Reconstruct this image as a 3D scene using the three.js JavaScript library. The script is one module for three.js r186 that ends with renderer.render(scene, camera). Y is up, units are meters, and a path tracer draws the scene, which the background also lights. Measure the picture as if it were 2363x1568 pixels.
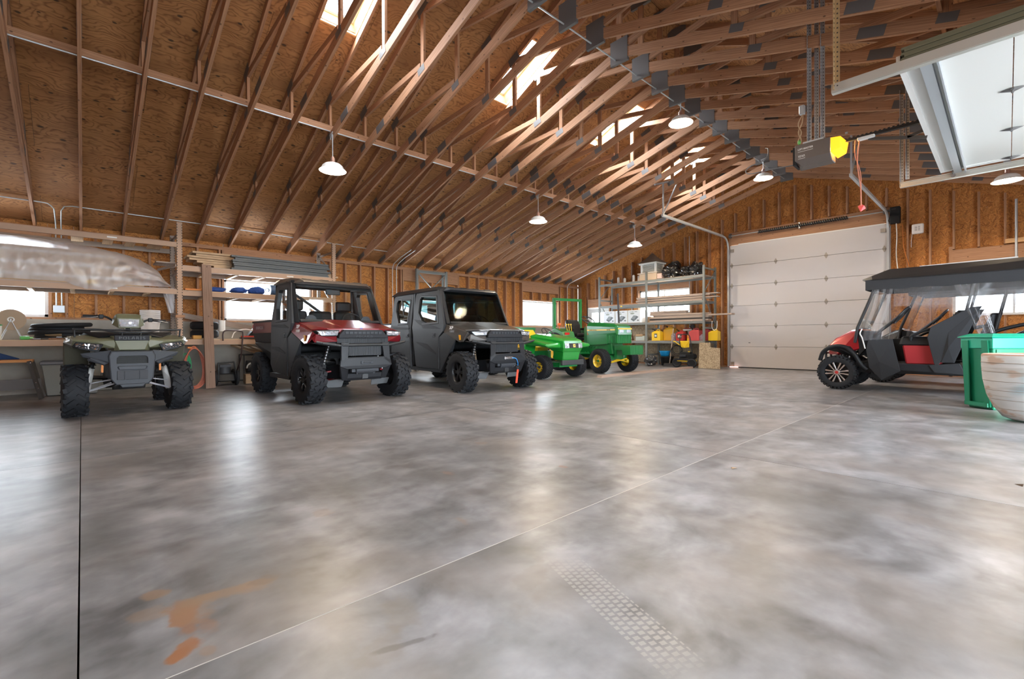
import * as THREE from 'three';
import { RectAreaLightUniformsLib } from 'three/addons/lights/RectAreaLightUniformsLib.js';
import { RoundedBoxGeometry } from 'three/addons/geometries/RoundedBoxGeometry.js';
import { ConvexGeometry } from 'three/addons/geometries/ConvexGeometry.js';
import { mergeGeometries } from 'three/addons/utils/BufferGeometryUtils.js';
import { TextGeometry } from 'three/addons/geometries/TextGeometry.js';
import { FontLoader } from 'three/addons/loaders/FontLoader.js';

// ---------------------------------------------------------------- camera, sky, daylight, exposure
const scene = new THREE.Scene();
const camera = new THREE.PerspectiveCamera(72.72, 2363 / 1568, 0.05, 200);
{
  const yaw = 0.820668, pitch = -0.0045245, roll = -0.0047008;
  const f = new THREE.Vector3(-Math.sin(yaw) * Math.cos(pitch), Math.sin(pitch), -Math.cos(yaw) * Math.cos(pitch));
  const r = new THREE.Vector3(Math.cos(yaw), 0, -Math.sin(yaw)), u = r.clone().cross(f);
  camera.position.set(0, 0.94, 0);
  camera.up.copy(r.clone().multiplyScalar(-Math.sin(roll)).addScaledVector(u, Math.cos(roll)));
  camera.lookAt(camera.position.clone().add(f));
}
scene.background = new THREE.Color(0.80, 0.90, 1.0);
scene.backgroundIntensity = 12.0;
const renderer = new THREE.WebGLRenderer();
renderer.toneMapping = THREE.LinearToneMapping;
renderer.toneMappingExposure = 2.05;
renderer.shadowMap.enabled = true;
RectAreaLightUniformsLib.init();
const DAY = new THREE.Color(0.83, 0.92, 1.0);
function daylight(w, h, level, pos, at) {          // daylight entering through a real opening of that size
  const l = new THREE.RectAreaLight(DAY, level, w, h);
  l.position.set(...pos); l.lookAt(...at); scene.add(l);
}
// building: left wall, right wall, end wall, near wall, ridge
const XL = -11.65, XR = 3.65, ZE = -14.50, ZN = 5.2, XC = -4.0, WTOP = 2.95, T = 0.598;
const MB = 0.29, MT = 0.44, DECK = 3.10;             // bottom chord slope, roof slope, deck height at the wall
const DOOR_A = [-8.30, -4.63], DOOR_B = [-2.9, 0.8], DOOR_H = 2.62;   // two open overhead doors in the right wall
const SKY = [4, 9, 14, 19].map(k => -T * (k + 0.5));                  // skylight bays
const WINZ = [1.37, -3.22, -7.62, -12.33];                            // window centres of the left wall
daylight(3.5, 2.5, 2.5, [XR - 0.02, 1.3, (DOOR_A[0] + DOOR_A[1]) / 2], [-5, 1.3, (DOOR_A[0] + DOOR_A[1]) / 2]);
daylight(3.5, 2.5, 2.5, [XR - 0.02, 1.3, (DOOR_B[0] + DOOR_B[1]) / 2], [-5, 1.3, (DOOR_B[0] + DOOR_B[1]) / 2]);
for (const z of SKY) {
  const s = 6.25, a = Math.atan(MT), x = XL + s * Math.cos(a), y = DECK + s * Math.sin(a);
  daylight(0.52, 1.15, 26, [x - 0.03, y + 0.05, z], [x + Math.sin(a), y + 0.05 - Math.cos(a), z]);
}
for (const z of WINZ) daylight(1.75, 0.82, 6, [XL - 0.03, 1.80, z], [0, 1.80, z]);
// ---------------------------------------------------------------- helpers
let seed = 7;
const rnd = () => { seed = (seed * 1664525 + 1013904223) >>> 0; return seed / 4294967296; };
const rr = (a, b) => a + (b - a) * rnd();
const V = (x, y, z) => new THREE.Vector3(x, y, z);
const PI = Math.PI;
function norm(g) {
  if (g.index) g = g.toNonIndexed();
  for (const k of Object.keys(g.attributes)) if (!['position', 'normal', 'uv'].includes(k)) g.deleteAttribute(k);
  if (!g.attributes.normal) g.computeVertexNormals();
  if (!g.attributes.uv) g.setAttribute('uv', new THREE.BufferAttribute(new Float32Array(g.attributes.position.count * 2), 2));
  return g;
}
function xf(g, x = 0, y = 0, z = 0, rx = 0, ry = 0, rz = 0) {
  g.applyMatrix4(new THREE.Matrix4().makeRotationFromEuler(new THREE.Euler(rx, ry, rz, 'ZYX')).setPosition(x, y, z));
  return g;
}
function metreUV(g, w, h, d) {                       // uv in metres, u along the longest side of the box
  const p = g.attributes.position, n = g.attributes.normal, uv = g.attributes.uv, L = [w, h, d], ax = [0, 1, 2].sort((a, b) => L[b] - L[a]);
  const P = (i, a) => a === 0 ? p.getX(i) : a === 1 ? p.getY(i) : p.getZ(i);
  for (let i = 0; i < p.count; i++) {
    const N = [Math.abs(n.getX(i)), Math.abs(n.getY(i)), Math.abs(n.getZ(i))], k = N.indexOf(Math.max(...N)), o = ax.filter(a => a !== k);
    uv.setXY(i, P(i, o[0]), P(i, o[1]) + k * 0.137);
  }
  return g;
}
const B = (w, h, d, x, y, z, rx, ry, rz) => xf(metreUV(norm(new THREE.BoxGeometry(w, h, d)), w, h, d), x, y, z, rx, ry, rz);
const RB = (w, h, d, r, x, y, z, rx, ry, rz) => xf(norm(new RoundedBoxGeometry(w, h, d, 2, Math.min(r, w / 2.01, h / 2.01, d / 2.01))), x, y, z, rx, ry, rz);
const AX = { x: [0, 0, -PI / 2], y: [0, 0, 0], z: [PI / 2, 0, 0] };
const C = (r0, r1, h, x, y, z, ax = 'y', seg = 16, open = false) => xf(norm(new THREE.CylinderGeometry(r0, r1, h, seg, 1, open)), x, y, z, ...AX[ax]);
const LA = (prof, seg = 24, ax = 'y', x = 0, y = 0, z = 0) => xf(norm(new THREE.LatheGeometry(prof.map(p => new THREE.Vector2(p[0], p[1])), seg)), x, y, z, ...AX[ax]);
const SP = (rx, ry, rz, x, y, z, s = 12) => { const g = norm(new THREE.SphereGeometry(1, s, Math.max(6, s * 0.7 | 0))); g.scale(rx, ry, rz); return xf(g, x, y, z); };
const TO = (R, r, x, y, z, rx = 0, ry = 0, rz = 0, s1 = 8, s2 = 28, arc = 2 * PI) => xf(norm(new THREE.TorusGeometry(R, r, s1, s2, arc)), x, y, z, rx, ry, rz);
const TU = (pts, r, seg = 8, n, closed = false, tension = 0.5) => { const c = new THREE.CatmullRomCurve3(pts.map(p => V(...p)), closed, 'catmullrom', tension); return norm(new THREE.TubeGeometry(c, n || pts.length * 6, r, seg, closed)); };
function rod(a, b, r, seg = 8) { const A = V(...a), D = V(...b).sub(A), g = norm(new THREE.CylinderGeometry(r, r, D.length(), seg)); g.applyQuaternion(new THREE.Quaternion().setFromUnitVectors(V(0, 1, 0), D.clone().normalize())); return g.translate(A.x + D.x / 2, A.y + D.y / 2, A.z + D.z / 2); }
const rods = (pts, r, seg = 8) => { const o = []; for (let i = 0; i + 1 < pts.length; i++) o.push(rod(pts[i], pts[i + 1], r, seg)); for (let i = 1; i + 1 < pts.length; i++) o.push(SP(r, r, r, ...pts[i], 8)); return o; };
function beam(a, b, w, h) {                          // a bar with a square section: w across, h in the plane of up
  const A = V(...a), D = V(...b).sub(A), L = D.length(), g = metreUV(norm(new THREE.BoxGeometry(L, h, w)), L, h, w), X = D.clone().normalize();
  let Z = X.clone().cross(V(0, 1, 0)); if (Z.length() < 1e-3) Z = V(0, 0, 1); Z.normalize(); const Y = Z.clone().cross(X);
  g.applyMatrix4(new THREE.Matrix4().makeBasis(X, Y, Z).setPosition(A.x + D.x / 2, A.y + D.y / 2, A.z + D.z / 2)); return g;
}
function EX(pts, depth, bevel = 0, x = 0, y = 0, z = 0, rx = 0, ry = 0, rz = 0, holes) {   // polygon in x,y extruded along z, centred
  const s = new THREE.Shape(pts.map(p => new THREE.Vector2(p[0], p[1])));
  if (holes) for (const h of holes) s.holes.push(new THREE.Path(h.map(p => new THREE.Vector2(p[0], p[1]))));
  const g = new THREE.ExtrudeGeometry(s, { depth: depth - 2 * bevel, bevelEnabled: bevel > 0, bevelSize: bevel, bevelThickness: bevel, bevelSegments: 2, bevelOffset: -bevel, curveSegments: 8 });
  g.translate(0, 0, -depth / 2 + bevel); return xf(norm(g), x, y, z, rx, ry, rz);
}
function HU(pts, r = 0) {                            // convex hull with chamfered edges
  const P = [];
  for (const p of pts) { if (!r) P.push(V(...p)); else for (const d of [[1, 0, 0], [-1, 0, 0], [0, 1, 0], [0, -1, 0], [0, 0, 1], [0, 0, -1]]) P.push(V(p[0] + d[0] * r, p[1] + d[1] * r, p[2] + d[2] * r)); }
  return norm(new ConvexGeometry(P));
}
const mz = pts => [...pts, ...pts.map(p => [p[0], p[1], -p[2]])];       // mirror across the middle plane
const flip = g => { g = g.clone(); g.scale(1, 1, -1); const p = g.attributes; for (const k of ['position', 'normal', 'uv']) { const a = p[k], n = a.itemSize, A = a.array; for (let i = 0; i < a.count; i += 3) for (let c = 0; c < n; c++) { const t = A[(i + 1) * n + c]; A[(i + 1) * n + c] = A[(i + 2) * n + c]; A[(i + 2) * n + c] = t; } } return g; };
const sym = g => [g, flip(g)];
const FONT = await new FontLoader().loadAsync('fonts/droid/droid_sans_bold.typeface.json');
function TX(str, size, w, x, y, z, rx, ry, rz, depth = 0.004) {         // lettering as thin solid letters, scaled to width w
  const g = new TextGeometry(str, { font: FONT, size, depth, curveSegments: 3, bevelEnabled: false });
  g.computeBoundingBox(); const b = g.boundingBox; g.translate(-(b.min.x + b.max.x) / 2, -size / 2, 0); if (w) g.scale(w / (b.max.x - b.min.x), 1, 1);
  return xf(norm(g), x, y, z, rx, ry, rz);
}
const taken = {};
const numbered = n => { const k = taken[n] = (taken[n] || 0) + 1; return k === 1 ? n : `${n}_${String(k - 1).padStart(3, '0')}`; };
function shade(m) { m.castShadow = m.receiveShadow = true; return m; }
function obj(name, geos, mat, parent) {
  const g = Array.isArray(geos) ? (geos.length > 1 ? mergeGeometries(geos.map(norm)) : norm(geos[0])) : norm(geos);
  const m = shade(new THREE.Mesh(g, mat)); m.name = parent ? name : numbered(name); (parent || scene).add(m); return m;
}
function tag(o, label, category, group) { o.userData = { label, category }; if (group) o.userData.group = group; return o; }
function thing(name, label, category, [x, y, z] = [0, 0, 0], turn = 0, group) {
  const o = new THREE.Group(); o.name = numbered(name); o.position.set(x, y, z); o.rotation.y = turn; scene.add(o); return tag(o, label, category, group);
}
function dup(o, [x, y, z], turn, label, group) {
  const r = o.clone(); r.name = numbered(o.name.replace(/_\d{3}$/, '')); r.userData = { ...o.userData }; scene.add(r); r.position.set(x, y, z); if (turn !== undefined) r.rotation.y = turn;
  if (label) r.userData.label = label; if (group) r.userData.group = group; return r;
}
function part(name, parent) { const o = new THREE.Group(); o.name = name; parent.add(o); return o; }
function struct(name) { const o = new THREE.Group(); o.name = name; o.userData = { kind: 'structure' }; scene.add(o); return o; }
const pair = (name, g, mat, parent) => { obj(name, g, mat, parent); obj(name, flip(norm(g)), mat, parent); };
const each = (name, gs, mat, parent) => gs.forEach(g => obj(name, g, mat, parent));
const facets = (p, q, h, d, n, rows = 2) => {          // cut-glass look of a lamp: small tilted mirrors between p and q
  const o = []; for (let i = 0; i < n; i++) for (let j = 0; j < rows; j++) { const u = (i + 0.5) / n, L = Math.hypot(q[0] - p[0], q[2] - p[2]), hh = h[0] + (h[1] - h[0]) * u, an = Math.atan2(-(q[2] - p[2]), q[0] - p[0]); o.push(B(L / n * 0.92, hh / rows * 0.9, 0.006, p[0] + (q[0] - p[0]) * u + d, p[1] + (q[1] - p[1]) * u + hh * ((j + 0.5) / rows - 0.5), p[2] + (q[2] - p[2]) * u, rr(-0.7, 0.7), an + rr(-0.6, 0.6), 0)); } return o;
};
const onTop = (name, geos, mat, label, category, group) => tag(obj(name, geos, mat), label, category, group);

// ---------------------------------------------------------------- textures
const PERM = new Uint16Array(4096), RTAB = new Float32Array(4096); { for (let i = 0; i < 4096; i++) { PERM[i] = i; RTAB[i] = rnd(); } for (let i = 4095; i > 0; i--) { const j = rnd() * (i + 1) | 0, t = PERM[i]; PERM[i] = PERM[j]; PERM[j] = t; } }
const hl = (x, y, s) => RTAB[PERM[(x + PERM[(y + s * 131) & 4095]) & 4095]];
const hash = (x, y, s) => { let h = (x * 374761393 + y * 668265263 + s * 362437) | 0; h = Math.imul(h ^ (h >>> 13), 1274126177); return ((h ^ (h >>> 16)) >>> 0) / 4294967296; };
function vn(x, y, s, px, py) {                       // tiling value noise
  const xi = Math.floor(x), yi = Math.floor(y), fx = x - xi, fy = y - yi, u = fx * fx * (3 - 2 * fx), v = fy * fy * (3 - 2 * fy);
  const X0 = ((xi % px) + px) % px, X1 = (X0 + 1) % px, Y0 = ((yi % py) + py) % py, Y1 = (Y0 + 1) % py;
  const a = hl(X0, Y0, s), b = hl(X1, Y0, s), c = hl(X0, Y1, s), d = hl(X1, Y1, s);
  return a + (b - a) * u + (c - a) * v + (a - b - c + d) * u * v;
}
function fbm(u, v, fx, fy, oct, s) { let t = 0, a = 0.5, n = 0; for (let i = 0; i < oct; i++) { t += a * vn(u * fx, v * fy, s + i, fx, fy); n += a; a *= 0.5; fx *= 2; fy *= 2; } return t / n; }
const NS = 1024, NT = new Float32Array(NS * NS); for (let j = 0; j < NS; j++) for (let i = 0; i < NS; i++) NT[j * NS + i] = fbm(i / NS, j / NS, 8, 8, 6, 900);
function ns(u, v, fx, fy, s) {                       // quick look-up of a stored noise field
  const x = (u * fx / 8 + s * 0.1371) * NS, y = (v * fy / 8 + s * 0.2713) * NS, xi = Math.floor(x), yi = Math.floor(y), a = x - xi, b = y - yi, X0 = xi & 1023, X1 = (xi + 1) & 1023, Y0 = (yi & 1023) * NS, Y1 = ((yi + 1) & 1023) * NS;
  return (NT[Y0 + X0] * (1 - a) + NT[Y0 + X1] * a) * (1 - b) + (NT[Y1 + X0] * (1 - a) + NT[Y1 + X1] * a) * b;
}
const GAM = new Uint8Array(4097); for (let i = 0; i < 4097; i++) GAM[i] = 255 * Math.pow(i / 4096, 1 / 2.2);
const toS = c => GAM[c <= 0 ? 0 : c >= 1 ? 4096 : c * 4096 | 0];
function tex(w, h, fn, srgb = true, rep) {           // fn(u, v) gives linear r, g, b
  const a = new Uint8Array(w * h * 4);
  for (let j = 0; j < h; j++) for (let i = 0; i < w; i++) {
    const c = fn((i + 0.5) / w, (j + 0.5) / h), o = (j * w + i) * 4;
    if (srgb) { a[o] = toS(c[0]); a[o + 1] = toS(c[1]); a[o + 2] = toS(c[2]); } else a[o] = a[o + 1] = a[o + 2] = 255 * clamp(c[0]);
    a[o + 3] = 255;
  }
  const t = new THREE.DataTexture(a, w, h); t.magFilter = THREE.LinearFilter; t.minFilter = THREE.LinearMipmapLinearFilter; t.generateMipmaps = true;
  t.wrapS = t.wrapT = THREE.RepeatWrapping; if (srgb) t.colorSpace = THREE.SRGBColorSpace; if (rep) t.repeat.set(...rep); t.needsUpdate = true; return t;
}
const mixc = (a, b, t) => [a[0] + (b[0] - a[0]) * t, a[1] + (b[1] - a[1]) * t, a[2] + (b[2] - a[2]) * t];
const clamp = (x, a = 0, b = 1) => Math.min(b, Math.max(a, x));
const sm = (a, b, x) => { x = clamp((x - a) / (b - a)); return x * x * (3 - 2 * x); };
function plyTex(s) {                                 // rotary-cut plywood, 2.44 x 1.22 m
  const kn = []; for (let i = 0; i < 26; i++) kn.push([hash(i, 1, s) * 2.44, hash(i, 2, s) * 1.22, 0.012 + 0.02 * hash(i, 3, s)]);
  return tex(1024, 512, (u, v) => {
    const x = u * 2.44, y = v * 1.22; let k = 0, w = 0;
    for (const q of kn) { let dx = Math.abs(x - q[0]); dx = Math.min(dx, 2.44 - dx) / 1.7; let dy = Math.abs(y - q[1]); dy = Math.min(dy, 1.22 - dy); const d = Math.hypot(dx, dy) / q[2]; if (d < 4) { w += Math.exp(-d * d * 0.35) * 0.9; k = Math.max(k, 1 - sm(0.45, 1.0, d)); } }
    const n = fbm(u, v, 6, 5, 4, s), f = fbm(u, v, 8, 60, 3, s + 20), ph = y * 34 + n * 26 + w * 2.5;
    const g = Math.pow(0.5 + 0.5 * Math.sin(ph * 2.1), 3), b = fbm(u, v, 3, 3, 3, s + 40);
    let c = mixc([0.44, 0.205, 0.070], [0.20, 0.078, 0.024], clamp(g * 0.75 + (f - 0.5) * 0.9));
    c = mixc(c, [0.29, 0.125, 0.042], sm(0.5, 0.75, b) * 0.6);
    c = mixc(c, [0.035, 0.018, 0.010], k * 0.85); return c;
  }, true, [1 / 2.44, 1 / 1.22]);
}
function osbTex(s) {                                 // oriented strand board, 1.2 m
  const n = 512, a = new Float32Array(n * n * 3).fill(0.3), pal = [[0.53, 0.225, 0.052], [0.49, 0.200, 0.045], [0.44, 0.170, 0.037], [0.57, 0.255, 0.066], [0.50, 0.205, 0.046], [0.33, 0.120, 0.027]];
  for (let i = 0; i < 5200; i++) {
    const cx = hash(i, 1, s) * n, cy = hash(i, 2, s) * n, an = hash(i, 3, s) * PI, L = 10 + 24 * hash(i, 4, s), W = 2 + 4 * hash(i, 5, s), p = pal[hash(i, 6, s) * 6 | 0], t = 0.8 + 0.4 * hash(i, 7, s), ca = Math.cos(an), sa = Math.sin(an);
    const R = Math.ceil(L);
    for (let y = -R; y <= R; y++) for (let x = -R; x <= R; x++) { const q = x * ca + y * sa, r = -x * sa + y * ca; if (Math.abs(q) < L && Math.abs(r) < W) { const o = ((((cy + y | 0) + n) % n) * n + (((cx + x | 0) + n) % n)) * 3, e = t * (0.94 + 0.12 * hash(x, r | 0, i)); a[o] = p[0] * e; a[o + 1] = p[1] * e; a[o + 2] = p[2] * e; } }
  }
  return tex(n, n, (u, v) => { const o = ((v * n | 0) * n + (u * n | 0)) * 3; return [a[o], a[o + 1], a[o + 2]]; }, true, [1 / 0.95, 1 / 0.95]);
}
function lumTex(s, c0, c1) {                         // sawn lumber, 2 x 0.25 m, grain along u
  return tex(512, 128, (u, v) => {
    const n = fbm(u, v, 4, 4, 3, s), f = fbm(u, v, 10, 64, 3, s + 9), g = Math.pow(0.5 + 0.5 * Math.sin(v * 60 + n * 14), 2);
    let k = 0; for (let i = 0; i < 5; i++) { const dx = (u - hash(i, 1, s)) * 2, dy = (v - hash(i, 2, s)) * 0.25; k = Math.max(k, 1 - sm(0.006, 0.013, Math.hypot(dx * 0.7, dy))); }
    return mixc(mixc(c0, c1, clamp(0.15 + g * 0.5 + (f - 0.5) * 1.1)), [c1[0] * 0.3, c1[1] * 0.28, c1[2] * 0.25], k * 0.8);
  }, true, [0.5, 4]);
}
const tPly = [plyTex(3), plyTex(11)], tOSB = osbTex(5), tLum = lumTex(31, [0.45, 0.24, 0.130], [0.27, 0.128, 0.064]), tPale = lumTex(47, [0.60, 0.43, 0.27], [0.42, 0.28, 0.16]), tGreyW = lumTex(59, [0.46, 0.37, 0.31], [0.30, 0.225, 0.18]);
const tChip = tex(256, 256, (u, v) => mixc([0.50, 0.40, 0.27], [0.27, 0.20, 0.125], clamp(0.5 + 1.8 * (fbm(u, v, 40, 40, 2, 71) - 0.5) + 0.5 * (hash(u * 128 | 0, v * 128 | 0, 3) - 0.5))), true, [1 / 0.9, 1 / 0.9]);
const tFine = tex(256, 256, (u, v) => { const c = fbm(u, v, 64, 64, 2, 81); return [c, c, c]; }, false, [8, 8]);
const tConc = tex(512, 512, (u, v) => mixc([0.42, 0.39, 0.34], [0.26, 0.24, 0.21], clamp(0.5 + 1.6 * (fbm(u, v, 5, 5, 5, 91) - 0.5))), true, [1 / 2.2, 1 / 2.2]);

// ---------------------------------------------------------------- materials
const std = (c, rough = 0.6, metal = 0, o = {}) => new THREE.MeshStandardMaterial({ color: Array.isArray(c) ? new THREE.Color().setRGB(...c) : c, roughness: rough, metalness: metal, ...o });
const phy = (c, rough, metal, o) => new THREE.MeshPhysicalMaterial({ color: Array.isArray(c) ? new THREE.Color().setRGB(...c) : c, roughness: rough, metalness: metal, ...o });
const M = {
  refl: std([0.62, 0.62, 0.66], 0.18, 0.9),
  ply: tPly.map(t => std(0xffffff, 0.75, 0, { map: t })), osb: std(0xffffff, 0.8, 0, { map: tOSB }), lum: std(0xffffff, 0.75, 0, { map: tLum }), pale: std(0xffffff, 0.7, 0, { map: tPale }), greyW: std(0xffffff, 0.75, 0, { map: tGreyW }), pine: std([1.15, 0.95, 0.7], 0.6, 0, { map: tPale }),
  chip: std(0xffffff, 0.85, 0, { map: tChip }), conc: std(0xffffff, 0.85, 0, { map: tConc }),
  plate: std([0.145, 0.140, 0.140], 0.5, 0.25), galv: std([0.50, 0.53, 0.56], 0.42, 0.5), conduit: std([0.56, 0.60, 0.62], 0.35, 0.5), chrome: std([0.55, 0.55, 0.57], 0.2, 1), steel: std([0.35, 0.35, 0.36], 0.35, 0.9),
  doorW: std([0.585, 0.565, 0.575], 0.55, 0, { bumpMap: tFine, bumpScale: 0.0004 }), white: std([0.76, 0.76, 0.74], 0.5), vinyl: std([0.62, 0.65, 0.66], 0.45),
  rubber: phy([0.013, 0.014, 0.017], 0.7, 0, { specularIntensity: 0.6 }), black: std([0.018, 0.019, 0.021], 0.5), blackG: std([0.012, 0.012, 0.014], 0.22), plast: phy([0.018, 0.019, 0.023], 0.55, 0, { specularIntensity: 0.5 }), plastD: phy([0.010, 0.011, 0.013], 0.5, 0, { specularIntensity: 0.5 }), plastG: phy([0.040, 0.043, 0.050], 0.5, 0, { specularIntensity: 0.6 }),
  glass: phy([0.97, 0.99, 0.99], 0.03, 0, { transmission: 1, thickness: 0, ior: 1.45 }), tint: phy([0.42, 0.52, 0.52], 0.03, 0, { transmission: 1, thickness: 0, ior: 1.5 }), lens: phy([0.95, 0.97, 1], 0.06, 0, { transmission: 0.85, thickness: 0, ior: 1.45 }),
  frost: phy([0.95, 0.96, 0.97], 0.9, 0, { transmission: 0.9, thickness: 0 }),
  deereG: phy([0.006, 0.165, 0.035], 0.3, 0, { clearcoat: 0.7, clearcoatRoughness: 0.15 }), deereGd: std([0.006, 0.165, 0.035], 0.4), gatorG: phy([0.010, 0.27, 0.030], 0.28, 0, { clearcoat: 0.7, clearcoatRoughness: 0.12 }), deereY: phy([0.78, 0.52, 0.015], 0.35, 0, { clearcoat: 0.4, clearcoatRoughness: 0.2 }),
  yellow: std([0.80, 0.52, 0.02], 0.45), amber: std([0.75, 0.33, 0.01], 0.3), red: std([0.42, 0.025, 0.022], 0.45), redP: std([0.45, 0.03, 0.045], 0.4), orange: std([0.62, 0.20, 0.035], 0.6), blue: std([0.02, 0.075, 0.32], 0.6), cyan: std([0.015, 0.33, 0.72], 0.4),
  tan: std([0.42, 0.27, 0.18], 0.55), tanG: std([0.30, 0.24, 0.20], 0.55), rackG: std([0.185, 0.20, 0.195], 0.5), dark: std([0.05, 0.045, 0.042], 0.7), card: std([0.45, 0.31, 0.18], 0.85),
};
// ---------------------------------------------------------------- floor: slabs between sawn joints
{
  const floor = struct('floor');
  const spots = [];                                  // [x, z, rx, rz, turn, kind]
  const blot = (x, z, rx, rz, an, c, k, hard = 0.35) => spots.push({ x, z, rx, rz, ca: Math.cos(an), sa: Math.sin(an), c, k, hard });
  const RUST = [0.34, 0.145, 0.060], TANS = [0.32, 0.205, 0.125], DK = [0.085, 0.075, 0.068];
  blot(-1.93, -0.255, 0.10, 0.035, 0.15, RUST, 0.75); blot(-1.83, -0.25, 0.10, 0.035, 0.05, RUST, 0.6); blot(-1.72, -0.225, 0.06, 0.025, 0.5, RUST, 0.85); blot(-1.68, -0.20, 0.03, 0.016, 0.6, RUST, 0.85);
  blot(-2.0, -0.30, 0.035, 0.06, 0.2, TANS, 0.7); blot(-1.975, -0.38, 0.04, 0.10, 0.1, TANS, 0.75); blot(-1.95, -0.46, 0.04, 0.06, 0, TANS, 0.6); blot(-2.14, -0.185, 0.035, 0.03, 0, TANS, 0.7); blot(-1.99, -0.17, 0.03, 0.05, 0.4, TANS, 0.4);
  blot(-1.64, -0.27, 0.02, 0.018, 0, TANS, 0.5); blot(-1.88, -0.275, 0.09, 0.05, 0.1, TANS, 0.45); blot(-1.80, -0.285, 0.06, 0.03, 0.1, RUST, 0.35); blot(-1.97, -0.51, 0.03, 0.04, 0, [0.2, 0.14, 0.1], 0.45);
  blot(-1.26, -0.72, 0.012, 0.075, 0.3, DK, 0.6); blot(-1.30, -0.66, 0.07, 0.06, 0.8, [0.20, 0.16, 0.12], 0.35); blot(-1.42, -0.80, 0.10, 0.06, 0.3, [0.24, 0.20, 0.16], 0.4);
  blot(-1.9, -1.42, 0.05, 0.03, 0, TANS, 0.4); blot(-2.5, -0.95, 0.05, 0.04, 0, TANS, 0.3); blot(-1.25, -1.25, 0.16, 0.05, 0.9, [0.22, 0.18, 0.15], 0.35); blot(-2.65, -1.85, 0.045, 0.03, 0, [0.34, 0.20, 0.13], 0.45); blot(-3.2, -2.6, 0.06, 0.035, 0, TANS, 0.35); blot(-2.2, -2.55, 0.03, 0.02, 0, [0.30, 0.13, 0.07], 0.5);
  const track = (x, z) => {                          // dusty tyre print of small blocks
    const q = (x + 0.95) * 0.94 + (z + 1.36) * 0.34, w = -(x + 0.95) * 0.34 + (z + 1.36) * 0.94;
    if (Math.abs(w) > 0.075 || q < -0.42 || q > 0.36) return 0;
    const r = Math.floor(w / 0.03), a = ((q + r * 0.012) / 0.027) % 1, b = (w / 0.03) - r; return ((a < 0 ? a + 1 : a) < 0.62 && b < 0.72 ? 1 : 0) * sm(0.42, 0.2, Math.abs(q)) * 0.5;
  };
  const floorTex = (x0, x1, z0, z1, s, n, marks) => tex(n, n, (u, v) => {
    const x = x0 + u * (x1 - x0), z = z1 + (1 - v) * (z0 - z1);
    const a = ns(u, v, 3, 3, s), b = ns(u, v, 5, 9, s + 7), f = ns(u, v, 24, 24, s + 14), st = ns(u, v, 4, 30, s + 25);
    const m = ns(u + (a - 0.5) * 0.12, v + (b - 0.5) * 0.12, 13, 17, s + 61), m2 = ns(u + (b - 0.5) * 0.08, v, 34, 26, s + 71); let c = mixc([0.115, 0.112, 0.114], [0.365, 0.360, 0.372], clamp(0.55 + 0.65 * (a - 0.5) + 0.95 * (m - 0.5) + 1.1 * (m2 - 0.5) + 0.6 * (st - 0.5)));
    c = mixc(c, [0.262, 0.220, 0.192], sm(0.40, 0.80, b) * 0.55);
    c = mixc(c, [0.135, 0.132, 0.128], sm(0.42, 0.86, ns(u, v, 7, 7, s + 33)) * 0.6);
    const k = 0.72 + 0.56 * f; c = [c[0] * k, c[1] * k, c[2] * k];
    if (marks) {
      const wob = (ns(u, v, 44, 44, s + 50) - 0.5) * 2.6;
      for (const q of spots) { const dx = x - q.x, dz = z - q.z, e = Math.hypot((dx * q.ca + dz * q.sa) / q.rx, (-dx * q.sa + dz * q.ca) / q.rz); if (e > 2.2) continue; const t = (1 - sm(1 - q.hard, 1 + q.hard, e + wob)) * q.k; if (t > 0) c = mixc(c, q.c, t); }
      const t = track(x, z); if (t) c = mixc(c, [0.45, 0.42, 0.39], t);
    }
    return c;
  });
  const jx = [-11.9, -8.25, -4.92, -1.585, 1.76, 4.2], jz = [5.4, 3.77, 0.014, -3.75, -7.51, -11.27, -14.75];
  const gen = [floorTex(0, 3.4, 0, 3.8, 101, 1024), floorTex(0, 3.4, 0, 3.8, 211, 1024)];
  const own = { '2_2': floorTex(-4.92, -1.585, 0.014, -3.75, 303, 2048, true), '3_2': floorTex(-1.585, 1.76, 0.014, -3.75, 404, 2048, true) };
  let k = 0;
  for (let i = 0; i + 1 < jx.length; i++) for (let j = 0; j + 1 < jz.length; j++) {
    const w = jx[i + 1] - jx[i] - 0.005, d = jz[j] - jz[j + 1] - 0.005, g = B(w, 0.12, d, 0, 0, 0), uv = g.attributes.uv, p = g.attributes.position, key = `${i}_${j}`, fl = k % 3 === 1 && !own[key];
    for (let q = 0; q < p.count; q++) { const a = p.getX(q) / w + 0.5, b = 0.5 - p.getZ(q) / d; uv.setXY(q, fl ? 1 - a : a, fl ? 1 - b : b); }
    const m = obj('slab', g, phy(0xffffff, 0.345, 0, { map: own[key] || gen[k % 2], specularIntensity: 1, ior: 1.55 }), floor);
    m.position.set((jx[i] + jx[i + 1]) / 2, -0.06, (jz[j] + jz[j + 1]) / 2); k++;
  }
  obj('joint_bed', B(16.3, 0.05, 20.3, -3.85, -0.15, -4.7), std([0.16, 0.12, 0.095], 0.9), floor);
  obj('joint_filler', B(0.006, 0.02, 20, -1.585, -0.0105, -4.7), std([0.62, 0.60, 0.55], 0.7), floor);
  const g = struct('ground'); obj('gravel_yard', B(60, 0.1, 60, 0, -0.26, -4), std([0.33, 0.31, 0.28], 0.95), g);
}
const botAt = x => WTOP + MB * (x < XC ? x - XL : XR - x), deckAt = x => DECK + MT * (x < XC ? x - XL : XR - x);
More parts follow.
